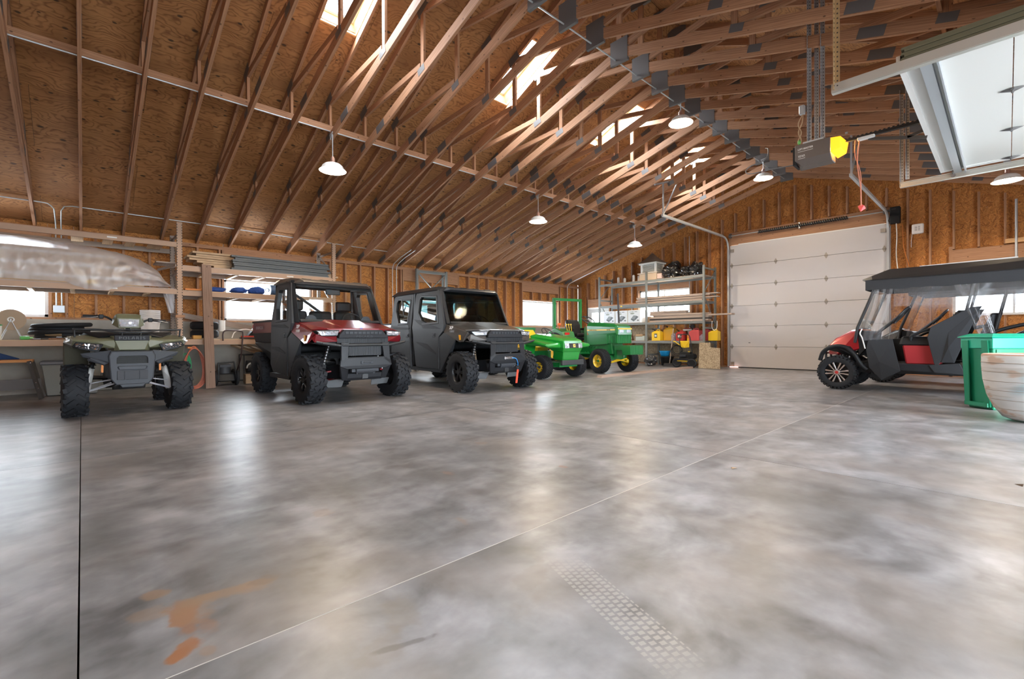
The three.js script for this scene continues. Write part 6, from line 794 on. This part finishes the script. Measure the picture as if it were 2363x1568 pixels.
  const pw = thing('pressure_washer', 'black and yellow pressure washer with loop handle under the shelf', 'pressure washer', [-6.68, 0, -13.42]); for (const x of [-0.22, 0.26]) { const w = part('wheel', pw); w.position.set(x, 0.14, 0.10); w.rotation.y = 0.3; obj('tire', TO(0.105, 0.035, 0, 0, 0, 0, 0, 0, 10, 24), M.rubber, w); obj('rim', C(0.08, 0.08, 0.03, 0, 0, 0, 'z', 20), M.plastD, w); } obj('base_frame', [...rods([[-0.2, 0.2, 0.1], [0.26, 0.2, 0.1], [0.26, 0.2, -0.2], [-0.2, 0.2, -0.2]], 0.016)], M.yellow, pw); obj('engine', [HU([[-0.15, 0.22, 0.1], [0.2, 0.22, 0.1], [-0.15, 0.22, -0.2], [0.2, 0.22, -0.2], [-0.1, 0.45, 0.05], [0.15, 0.45, 0.05], [-0.1, 0.45, -0.15], [0.15, 0.45, -0.15]], 0.02), C(0.09, 0.09, 0.2, 0.24, 0.34, 0.02, 'z', 18)], M.plastD, pw); obj('engine_cover', [RB(0.18, 0.06, 0.1, 0.01, 0, 0.36, 0.1), B(0.14, 0.03, 0.05, 0.02, 0.46, 0.0)], M.plastG, pw); obj('fuel_cap', C(0.03, 0.03, 0.03, 0.12, 0.48, 0, 'y', 14), M.yellow, pw); obj('handle', [TU([[-0.2, 0.2, -0.1], [-0.18, 0.7, -0.02], [-0.15, 0.95, 0.02], [-0.08, 1.0, 0.03], [0.08, 1.0, 0.03], [0.15, 0.95, 0.02], [0.18, 0.7, -0.02], [0.2, 0.2, -0.1]], 0.013, 8, 60)], M.black, pw); obj('front_panel', HU([[-0.14, 0.80, 0.03], [0.14, 0.80, 0.03], [0.12, 0.62, 0.0], [-0.12, 0.62, 0.0], [0, 0.6, 0.03], [-0.14, 0.78, 0.0]], 0.008), M.yellow, pw); obj('spray_hose', [0, 1, 2].map(i => TO(0.14 + i * 0.015, 0.01, -0.28, 0.55 - i * 0.03, -0.05 + i * 0.02, 0, 0.3, 0, 6, 30)), M.plastD, pw); obj('spray_gun', [rod([-0.30, 0.78, 0.05], [-0.15, 0.68, 0.05], 0.014), SP(0.025, 0.025, 0.025, -0.33, 0.79, 0.05)], M.yellow, pw);
  onTop('osb_offcut', [(() => { const g = EX([[0, 0], [0.62, 0], [0.60, 0.60], [0.32, 0.62], [0.32, 0.76], [0, 0.76]], 0.014, 0.001); const uv = g.attributes.uv; return xf(g, -6.21, 0.006, -13.30, -0.10, 0.06, 0); })()], M.chip, 'notched chipboard offcut leaning against the end post of the shelving', 'board');
  onTop('cart_tyre', [TO(0.09, 0.035, -8.45, 0.125, -13.3, 0, 0.4, 0, 10, 24)], M.rubber, 'small black cart tyre standing behind the tractor wheel', 'tyre');
  onTop('floor_plank', HU([[-6.50, 0, -8.74], [-6.36, 0, -8.74], [-6.46, 0, -13.2], [-6.32, 0, -13.2], [-6.49, 0.05, -8.76], [-6.37, 0.05, -8.76], [-6.45, 0.05, -13.2], [-6.33, 0.05, -13.2]], 0.0), std([0.9, 0.8, 0.75], 0.8, 0, { map: tGreyW }), 'long weathered plank lying on the floor before the tractor', 'plank');
}
// ---------------------------------------------------------------- pendant lamps
{
  const shadeIn = std([0.80, 0.80, 0.78], 0.5, 0, { side: THREE.DoubleSide }), glow = new THREE.MeshStandardMaterial({ color: 0xffffff, emissive: new THREE.Color(1, 0.74, 0.45), emissiveIntensity: 30 });
  function lamp(x, rim, z, label) {
    const t = thing('pendant_lamp', label, 'lamp', [x, rim, z]), top = botAt(x) - rim;
    obj('stem', C(0.008, 0.008, top - 0.17, 0, (top + 0.17) / 2, 0, 'y', 10), M.galv, t); obj('ceiling_bracket', HU([[-0.05, top, 0.03], [0.07, top + 0.02, 0.03], [-0.02, top - 0.09, 0.03], [-0.05, top, 0.022], [0.07, top + 0.02, 0.022], [-0.02, top - 0.09, 0.022]]), M.galv, t);
    obj('socket', [C(0.022, 0.026, 0.03, 0, 0.205, 0, 'y', 18), C(0.036, 0.038, 0.05, 0, 0.17, 0, 'y', 18), C(0.03, 0.045, 0.03, 0, 0.135, 0, 'y', 18)], std([0.62, 0.42, 0.36], 0.3, 0.8), t);
    obj('shade', [LA([[0.035, 0.125], [0.07, 0.118], [0.12, 0.10], [0.155, 0.07], [0.17, 0.035], [0.205, 0.0], [0.208, -0.004], [0.203, -0.004], [0.166, 0.032], [0.150, 0.066], [0.116, 0.094], [0.07, 0.112], [0.035, 0.119]], 36)], shadeIn, t);
    obj('bulb', SP(0.045, 0.055, 0.045, 0, 0.055, 0, 16), glow, t);
    const l = new THREE.PointLight(new THREE.Color(1, 0.80, 0.56), 5, 0, 2); l.position.set(x, rim + 0.055, z); l.castShadow = true; scene.add(l);
  }
  lamp(-7.35, 3.62, -2.95, 'pendant barn lamp hanging above the red vehicle'); lamp(-7.35, 3.60, -7.69, 'pendant barn lamp hanging above the green utility cart'); lamp(-7.40, 3.60, -11.80, 'pendant barn lamp hanging before the left roof end by the shelving');
  lamp(-3.97, 4.75, -7.84, 'pendant barn lamp hanging from the ridge in the middle of the hall'); lamp(-3.97, 4.71, -11.92, 'pendant barn lamp hanging from the ridge near the closed overhead door'); lamp(0.0, 3.66, -11.95, 'pendant barn lamp hanging above the golf carts'); lamp(-3.97, 4.75, -3.0, 'pendant barn lamp hanging from the ridge over the open floor'); 
}
// ---------------------------------------------------------------- conduits
{
  const r = 0.0105, E = (n, p, l) => onTop('conduit', TU(p, r, 8, p.length * 8, false, 0.1), M.conduit, l, 'conduit');
  E(0, [[-11.14, 3.27, 2.5], [-11.14, 3.27, 0.5], [-11.15, 3.26, 0.40], [-11.22, 3.2, 0.34], [-11.5, 3.02, 0.33], [-11.57, 2.95, 0.33], [-11.58, 2.8, 0.33], [-11.58, 1.55, 0.33]], 'steel conduit under the roof turning down the wall to the junction box');
  E(0, [[-11.25, 3.24, -6.0], [-11.14, 3.27, -2], [-11.14, 3.27, 0.1], [-11.15, 3.26, 0.20], [-11.22, 3.2, 0.25], [-11.5, 3.02, 0.26], [-11.57, 2.95, 0.26], [-11.58, 2.8, 0.26], [-11.58, 1.55, 0.26]], 'steel conduit running along the eaves from the junction box');
  E(0, [[-10.6, 3.24, -6.3], [-11.2, 3.10, -6.3], [-11.5, 2.98, -6.29], [-11.57, 2.9, -6.29], [-11.58, 2.7, -6.29], [-11.58, 1.4, -6.29]], 'bent steel conduit dropping down the wall behind the grey vehicle');
  E(0, [[-10.6, 3.24, -6.42], [-11.2, 3.10, -6.42], [-11.5, 2.98, -6.41], [-11.57, 2.9, -6.41], [-11.58, 2.7, -6.41], [-11.58, 1.4, -6.41]], 'second bent conduit dropping down the wall behind the grey vehicle');
  E(0, [[-9.2, 3.62, -13.6], [-11.0, 3.12, -13.65], [-11.45, 2.99, -13.7], [-11.57, 2.9, -13.72], [-11.58, 2.7, -13.72], [-11.58, 1.4, -13.72]], 'steel conduit bending down the wall near the end corner');
  E(0, [[-4.06, 5.145, 2.6], [-4.06, 5.145, -5], [-4.06, 5.145, -13.9]], 'straight steel conduit running under the ridge line of the trusses');
  E(0, [[-9.2, 1.3, ZE + 0.03], [-9.2, 3.5, ZE + 0.03]], 'vertical conduit on the end wall behind the shelving'); E(0, [[-7.05, 1.0, ZE + 0.03], [-7.05, 4.2, ZE + 0.03]], 'vertical conduit on the end wall beside the shelf window');
  onTop('wall_pipe', C(0.022, 0.022, 1.6, 0.13, 3.02, ZE + 0.04, 'y', 14), M.galv, 'thick grey pipe on the end wall above the golf carts', 'pipe');
  const jb = thing('junction_box', 'grey electrical junction box under the two conduits', 'junction box', [-11.58, 1.47, 0.295]); obj('box', RB(0.06, 0.13, 0.15, 0.008, 0, 0, 0), M.vinyl, jb); obj('cover', B(0.006, 0.11, 0.13, 0.033, 0, 0), M.galv, jb);
  const lf = thing('ladder_frame', 'grey steel cross-braced frame standing against the left wall', 'frame', [-11.4, 0, -7.45]); for (const z of [-0.5, 0.5]) { obj('post', B(0.07, 2.9, 0.06, 0, 1.45, z), M.rackG, lf); obj('post', B(0.05, 2.88, 0.05, -0.1, 1.44, z * 0.9), M.rackG, lf); } for (const y of [2.83, 1.9, 1.0]) obj('rail', B(0.05, 0.07, 1.0, 0, y, 0), M.rackG, lf); for (const s of [-1, 1]) obj('cross_brace', beam([0, 1.95, 0.47 * s], [0, 2.8, -0.47 * s], 0.025, 0.025), M.rackG, lf);
}
// ---------------------------------------------------------------- end door hardware
{
  const tr = thing('door_track', 'galvanised roller tracks of the closed overhead door', 'track');
  for (const [x, l] of [[DX[0] - 0.04, 0], [DX[1] + 0.04, 1]]) {
    const P = [[x, 0.05, ZE + 0.10], [x, 3.55, ZE + 0.10], [x, 3.78, ZE + 0.17], [x, 3.90, ZE + 0.33], [x, 3.93, ZE + 0.55], [x, 3.93, -10.45]];
    obj('track', [B(0.05, 3.55, 0.06, x, 1.80, ZE + 0.10), TU(P.slice(1, 5), 0.028, 8, 24), B(0.05, 0.055, 3.5, x, 3.93, -12.2)], M.galv, tr); obj('wall_angle', B(0.012, 3.6, 0.09, x + (l ? 0.035 : -0.035), 1.82, ZE + 0.05), M.galv, tr);
    obj('hanger', l ? B(0.03, 0.75, 0.03, x, 4.30, -10.5) : B(0.03, 0.82, 0.03, x, 4.34, -10.5), M.galv, tr); obj('hanger_brace', beam([x, 3.95, -10.5], [x, 4.95, -11.25], 0.025, 0.025), M.galv, tr); obj('hanger_rail', beam([x, 4.60, -10.1], [x, 5.0, -11.3], 0.035, 0.035), M.galv, tr);
  }
  const ts = thing('torsion_spring', 'torsion spring shaft with black and yellow spring above the overhead door', 'spring', [0, 3.975, ZE + 0.12]);
  obj('shaft', C(0.014, 0.014, 3.75, (DX[0] + DX[1]) / 2, 0, 0, 'x', 12), M.galv, ts); const sp = [coil(-4.93, 0, 0, -2.79, 0, 0, 0.034, 42, 0.016, 6)]; obj('spring', sp, M.black, ts); obj('spring_paint', Array.from({ length: 26 }, (_, i) => TO(0.048, 0.006, -4.88 + i * 0.08, 0, 0, 0, PI / 2 + 0.3, 0, 5, 14, 1.6)), std([0.45, 0.42, 0.08], 0.6), ts).userData.kind = 'stuff';
  for (const x of [DX[0] + 0.02, DX[1] - 0.02]) obj('cable_drum', C(0.07, 0.055, 0.06, x, 0, 0, 'x', 20), M.plate, ts); obj('centre_bracket', B(0.03, 0.16, 0.08, -3.88, 0, -0.03), M.galv, ts);
  const mo = thing('door_motor', 'black wall-mounted door motor beside the end door track', 'motor', [-1.84, 3.84, ZE + 0.14]); obj('housing', RB(0.20, 0.40, 0.16, 0.02, 0, 0, 0), M.plastD, mo); obj('shaft_clamp', [C(0.03, 0.03, 0.06, -0.12, 0.135, 0, 'x', 14), B(0.04, 0.1, 0.08, -0.11, -0.08, 0)], M.black, mo); obj('power_cord', TU([[0.02, -0.2, 0.02], [0.03, -0.5, 0.0], [0.02, -1.0, 0], [0.08, -1.6, 0]], 0.01, 6), M.white, mo); obj('indicator', B(0.08, 0.012, 0.004, -0.02, 0.14, 0.081), M.plastG, mo);
  const al = thing('wall_heater', 'white louvred wall unit on the end wall beside the door', 'wall unit', [-1.44, 3.46, ZE + 0.045]); obj('case', RB(0.22, 0.24, 0.08, 0.035, 0, 0, 0), std([0.78, 0.74, 0.72], 0.45), al); for (let i = 0; i < 5; i++) { obj('slot', B(0.045, 0.007, 0.003, -0.03, 0.05 - i * 0.022, 0.0405), M.dark, al); obj('slot', B(0.035, 0.007, 0.003, 0.025, 0.05 - i * 0.022, 0.0405), M.dark, al); } obj('cord', TU([[-0.1, -0.1, 0], [-0.115, -0.25, 0], [-0.12, -0.42, 0]], 0.005, 6), M.white, al);
  onTop('orange_cable', TU([[-1.72, 3.62, ZE + 0.03], [-1.70, 3.1, ZE + 0.03], [-1.6, 2.6, ZE + 0.03]], 0.009, 6), M.orange, 'orange cord running down the end wall beside the track', 'cord');
  onTop('yellow_board', B(0.9, 0.09, 0.03, 0.42, 2.95, ZE + 0.03, 0, 0, 0.0), M.pine, 'yellowish board nailed across the end wall pipe', 'board');
  onTop('foam_sheet', B(1.1, 0.02, 0.5, -0.45, 2.09, -10.4, 0, 0.05, 0.02), M.white, 'white panel lying on the golf cart roof', 'panel');
  const sn = thing('door_sensor', 'small red glowing safety sensor at the foot of the overhead door', 'sensor', [-5.62, 0.02, ZE + 0.12]); obj('sensor_light', B(0.24, 0.016, 0.02, 0, 0, 0), new THREE.MeshStandardMaterial({ color: 0xffffff, emissive: new THREE.Color(1, 0.55, 0.45), emissiveIntensity: 2.5 }), sn);
}
// ---------------------------------------------------------------- raised overhead door of the right wall, its tracks, opener
{
  const d = struct('door_3'), y0 = 3.10, zc = (DOOR_A[0] + DOOR_A[1]) / 2, zw = 3.56;
  for (let i = 0; i < 6; i++) obj('panel', B(0.60, 0.045, zw, -0.27 + i * 0.606, y0, zc), std([0.70, 0.70, 0.67], 0.5), d);
  for (const z of [zc - zw / 2 + 0.04, zc + zw / 2 - 0.04]) obj('end_stile', B(3.6, 0.01, 0.08, 1.24, y0 - 0.027, z), M.white, d);
  obj('strut', [B(0.07, 0.05, zw, -0.43, y0 - 0.045, zc), B(0.012, 0.07, zw, -0.36, y0 - 0.05, zc)], M.galv, d); obj('leading_edge', B(0.04, 0.06, zw, -0.575, y0 - 0.004, zc), M.white, d);
  for (let i = 1; i < 6; i++) for (let k = 0; k < 4; k++) obj('hinge', [HU([[-0.09, 0, 0], [0.09, 0, 0], [0, 0, 0.035], [0, 0, -0.035], [0, -0.02, 0.02], [0, -0.02, -0.02]]), C(0.01, 0.01, 0.08, 0, -0.012, 0, 'z', 8)], M.plate, d).position.set(-0.575 + i * 0.606, y0 - 0.03, zc - zw / 2 + 0.1 + k * (zw - 0.2) / 3);
  const tr = thing('door_track', 'pale horizontal roller tracks carrying the raised overhead door', 'track');
  for (const z of [DOOR_A[1], DOOR_A[0] - 0.02]) { obj('track', [B(4.6, 0.07, 0.012, 1.29, 3.02, z), B(4.6, 0.01, 0.05, 1.29, 2.985, z + (z > -6 ? -0.025 : 0.025)), B(4.6, 0.01, 0.03, 1.29, 3.053, z + (z > -6 ? -0.015 : 0.015))], std([0.55, 0.53, 0.48], 0.4, 0.5), tr); for (const x of [-0.48, 0.6, 1.7]) obj('roller', [C(0.024, 0.024, 0.02, x, 3.02, z + (z > -6 ? -0.03 : 0.03), 'z', 14), rod([x, 3.02, z], [x, 3.06, z + (z > -6 ? -0.1 : 0.1)], 0.008)], M.steel, tr); }
  const hang = (x, y1, y2, z, label, m) => { const h = thing('perforated_hanger', label, 'hanger', [x, 0, z]); obj('angle', [B(0.005, y2 - y1, 0.04, -0.018, (y1 + y2) / 2, 0), B(0.04, y2 - y1, 0.005, 0, (y1 + y2) / 2, -0.018)], m, h); const o = []; for (let y = y1 + 0.03; y < y2; y += 0.04) o.push(B(0.009, 0.011, 0.002, 0.004, y, -0.0145), B(0.002, 0.011, 0.009, -0.0145, y, 0.004)); const q = obj('holes', o, M.dark, h); q.userData.kind = 'stuff'; };
  hang(-0.97, 3.0, 5.05, DOOR_A[1] + 0.02, 'tan perforated angle hanging the near end of the raised door track', std([0.55, 0.40, 0.22], 0.45, 0.6));
  hang(-1.00, 3.0, botAt(-1) + 0.05, DOOR_A[0] - 0.04, 'perforated steel angle hanging the far end of the raised door track', M.galv); hang(-0.92, 3.06, botAt(-0.92) + 0.05, DOOR_A[0] + 0.12, 'second perforated angle beside the far end of the raised door track', M.galv);
  hang(-1.66, 3.30, 5.38, -6.56, 'perforated steel strap holding the opener, on its lettered side', M.galv); hang(-1.52, 3.30, 5.33, -6.56, 'perforated steel strap holding the opener, on its lamp side', M.galv); hang(-1.62, 3.30, 5.36, -6.72, 'perforated steel strap holding the opener from behind', M.galv);
  const ol = std([0.105, 0.095, 0.055], 0.7); for (let i = 0; i < 5; i++) onTop('olive_board', B(4.1, 0.018, 0.12, 1.49 + (i % 2) * 0.02, 3.07 + i * 0.020, DOOR_A[1] - 0.07 + (i % 2) * 0.006), ol, 'olive painted board in the stack lying along the raised door track', 'board', 'olive boards on the raised door');
  const op = thing('door_opener', 'grey brown garage door opener with glowing amber lens', 'door opener', [-1.60, 3.15, -6.60]), GB = std([0.115, 0.092, 0.080], 0.5);
  obj('housing', [HU([[-0.19, 0.14, 0.12], [0.17, 0.14, 0.12], [-0.19, 0.14, -0.12], [0.17, 0.14, -0.12], [-0.19, -0.04, 0.12], [0.17, -0.04, 0.12], [-0.13, -0.10, 0.04], [0.17, -0.10, 0.04], [-0.19, -0.1, -0.12], [0.17, -0.1, -0.12]], 0.006)], GB, op); obj('end_cap', [B(0.03, 0.22, 0.22, -0.205, 0.02, 0), B(0.05, 0.02, 0.03, -0.22, 0.10, 0.09)], M.plastD, op); obj('mount_bracket', B(0.22, 0.02, 0.2, 0, 0.155, 0.02), M.galv, op);
  obj('lettering', [TX('LIFT-MASTER', 0.022, 0.16, -0.08, 0.085, 0.1255, 0, 0, 0, 0.002), B(0.16, 0.004, 0.002, -0.08, 0.055, 0.1255), TX('1/2 H.P.', 0.026, 0.075, -0.12, 0.0, 0.1255, 0, 0, 0, 0.002), B(0.075, 0.004, 0.002, -0.12, -0.03, 0.1255)], M.white, op);
  obj('lens_light', [HU([[0.18, 0.13, 0.11], [0.27, 0.12, 0.11], [0.18, -0.03, 0.11], [0.27, -0.01, 0.11], [0.31, 0.08, -0.02], [0.30, -0.05, -0.02], [0.18, 0.12, -0.12], [0.30, 0.10, -0.12], [0.2, -0.05, -0.12], [0.24, -0.08, 0.0]], 0.006)], new THREE.MeshStandardMaterial({ color: new THREE.Color().setRGB(0.8, 0.3, 0.02), roughness: 0.4, emissive: new THREE.Color(1, 0.36, 0.01), emissiveIntensity: 1.0 }), op);
  { const l = new THREE.PointLight(new THREE.Color(1, 0.5, 0.1), 0.6, 0, 2); l.position.set(-1.36, 3.19, -6.61); l.castShadow = true; scene.add(l); }
  obj('rail', [B(4.8, 0.03, 0.02, 2.62, 0.09, 0), B(4.8, 0.008, 0.04, 2.62, 0.075, 0), ...Array.from({ length: 60 }, (_, i) => B(0.02, 0.012, 0.012, 0.3 + i * 0.04, 0.11, 0))], M.black, op);
  obj('trolley', [RB(0.16, 0.035, 0.05, 0.008, 0.50, 0.055, 0.03)], M.vinyl, op); obj('door_arm', [beam([0.52, 0.04, 0.02], [1.02, -0.10, 0.02], 0.012, 0.035), beam([0.86, -0.05, 0.02], [1.08, 0.0, 0.02], 0.012, 0.03), beam([1.08, 0.0, 0.02], [1.13, 0.05, 0.02], 0.012, 0.03)], std([0.10, 0.095, 0.09], 0.45, 0.6), op);
  obj('release_cord', [TU([[0.44, 0.05, 0.04], [0.42, -0.2, 0.04], [0.45, -0.5, 0.04], [0.455, -0.72, 0.04]], 0.006, 6), TU([[0.40, 0.05, 0.04], [0.40, -0.12, 0.04], [0.45, -0.35, 0.04], [0.455, -0.7, 0.04]], 0.004, 6)], std([0.6, 0.22, 0.14], 0.6), op); obj('release_handle', [HU([[0.43, -0.72, 0.04], [0.48, -0.72, 0.04], [0.455, -0.78, 0.06], [0.455, -0.70, 0.03], [0.49, -0.75, 0.03]], 0.006)], std([0.75, 0.10, 0.10], 0.5), op);
  const rc = thing('outlet_drop', 'twisted cord and grey outlet hanging from the straps beside the opener', 'cord', [-1.74, 0, -6.5]); obj('outlet_box', RB(0.06, 0.11, 0.06, 0.012, 0.02, 3.72, 0), M.galv, rc); obj('cord', [TU([[0.02, 3.66, 0], [-0.02, 3.55, 0.01], [0.01, 3.45, 0], [-0.02, 3.35, 0.01], [-0.01, 3.28, 0]], 0.006, 6), TU([[0.03, 3.66, 0], [0.02, 3.56, 0.01], [-0.02, 3.46, 0], [0.01, 3.36, 0.01], [0.0, 3.28, 0]], 0.006, 6)], M.card, rc); obj('plug', SP(0.02, 0.03, 0.02, -0.01, 3.33, 0.01, 10), std([0.12, 0.35, 0.08], 0.5), rc);
  onTop('wire_run', TU([[-1.8, 3.10, -6.6], [-2.1, 3.15, -6.7], [-2.45, 3.2, -6.8], [-2.5, 3.32, -6.9], [-2.3, 3.42, -7.0], [-2.3, 3.58, -7.1], [-2.35, 3.62, -7.15]], 0.007, 6, 50), M.plate, 'loose grey wire curling behind the opener', 'wire');
}
// ---------------------------------------------------------------- bin, planter, floor litter
{
  const b = thing('recycling_bin', 'green plastic bin with recessed side and lighter lid beside the planter', 'bin', [-0.02, 0, -8.66], 0.80), G = std([0.008, 0.22, 0.115], 0.4), GL = std([0.015, 0.40, 0.25], 0.35);
  obj('body', [HU([[-0.30, 0, 0.15], [0.30, 0, 0.15], [0.30, 0, -0.15], [-0.30, 0, -0.15], [-0.34, 0.78, 0.185], [0.34, 0.78, 0.185], [0.34, 0.78, -0.185], [-0.34, 0.78, -0.185]], 0.008)], G, b);
  each('side_rib', [...[-0.13, 0.13].map(z => HU([[-0.345, 0.03, z - 0.03], [-0.345, 0.03, z + 0.03], [-0.385, 0.86, z - 0.04], [-0.385, 0.86, z + 0.04], [-0.30, 0.03, z], [-0.33, 0.86, z]], 0.006)), B(0.05, 0.05, 0.3, -0.345, 0.05, 0), ...[-0.28, 0.28].map(x => B(0.05, 0.7, 0.04, x, 0.4, 0.18))], G, b);
  obj('rim', [RB(0.73, 0.14, 0.42, 0.012, 0, 0.83, 0)], GL, b); obj('lid', [HU([[-0.385, 0.905, 0.225], [0.385, 0.905, 0.225], [0.385, 0.905, -0.225], [-0.385, 0.905, -0.225], [-0.3, 0.945, 0.15], [0.3, 0.945, 0.15], [0.3, 0.945, -0.15], [-0.3, 0.945, -0.15]], 0.006)], GL, b);
  const tp = tex(512, 256, (u, v) => { const n = fbm(u, v, 6, 10, 4, 801), m = fbm(u, v, 14, 20, 3, 811), st = fbm(u, v, 3, 40, 3, 821); let c = mixc([0.62, 0.58, 0.54], [0.43, 0.44, 0.44], clamp(0.5 + 1.8 * (n - 0.5))); c = mixc(c, [0.42, 0.25, 0.15], sm(0.58, 0.75, m) * 0.7); c = mixc(c, [0.17, 0.30, 0.36], sm(0.52, 0.68, fbm(u, v, 5, 6, 3, 831)) * 0.7); return mixc(c, [0.3, 0.25, 0.2], sm(0.62, 0.7, st) * 0.4); });
  const p = thing('planter', 'large weathered round planter with whitewashed wooden staves and rust stains', 'planter', [0.22, 0, -7.52]), pm = std(0xffffff, 0.85, 0, { map: tp });
  const prof = [[0.001, 0.015], [0.20, 0.015], [0.26, 0.04], [0.33, 0.14], [0.385, 0.28], [0.415, 0.45], [0.425, 0.60], [0.425, 0.72], [0.395, 0.72], [0.39, 0.5], [0.001, 0.45]]; obj('shell', LA(prof, 48), pm, p); obj('rim', TO(0.41, 0.012, 0, 0.722, 0, PI / 2, 0, 0, 8, 48), std([0.50, 0.28, 0.20], 0.7), p);
  for (let i = 0; i < 6; i++) { const y = 0.14 + i * 0.1, r = y < 0.28 ? 0.33 + (y - 0.14) * 0.39 : y < 0.45 ? 0.385 + (y - 0.28) * 0.176 : 0.415 + (y - 0.45) * 0.07; obj('groove', TO(r + 0.0005, 0.0028, 0, y, 0, PI / 2, 0, 0, 5, 60), std([0.30, 0.24, 0.19], 0.9), p); }
  onTop('fallen_leaf', [HU([[-1.33, 0.002, -3.36], [-1.30, 0.010, -3.38], [-1.31, 0.002, -3.40], [-1.345, 0.004, -3.38], [-1.33, 0.012, -3.37]])], std([0.42, 0.28, 0.16], 0.8), 'small curled brown leaf on the floor near the joint crossing', 'leaf');
  onTop('fallen_leaf', [HU([[0.045, 0.001, -4.27], [0.07, 0.01, -4.29], [0.065, 0.001, -4.25], [0.03, 0.002, -4.29]])], std([0.16, 0.10, 0.06], 0.8), 'small dark leaf on the bright floor by the open bay', 'leaf');
}

// ---------------------------------------------------------------- rest each loose thing on the shelf it stands on
{
  const tops = [0, 0.937, 1.872, 1.854, 2.317, ...LV.map(y => y + 0.045)], box = new THREE.Box3();
  for (const o of scene.children) {
    if (!o.userData.category || /board|truss|rack|shelving|conduit|plank|sheet|lamp|track|bike|side_by|cart$|tractor|pipe|hanger|opener|motor|tyre/.test(o.name)) continue;
    o.updateMatrixWorld(true); box.setFromObject(o); const y = box.min.y; let best = null; for (const t of tops) if (Math.abs(y - t) < 0.06 && (best === null || Math.abs(y - t) < Math.abs(y - best))) best = t;
    if (best !== null && (best > 0 || y < 0)) o.position.y += best - y + 0.001;
  }
}
renderer.render(scene, camera);
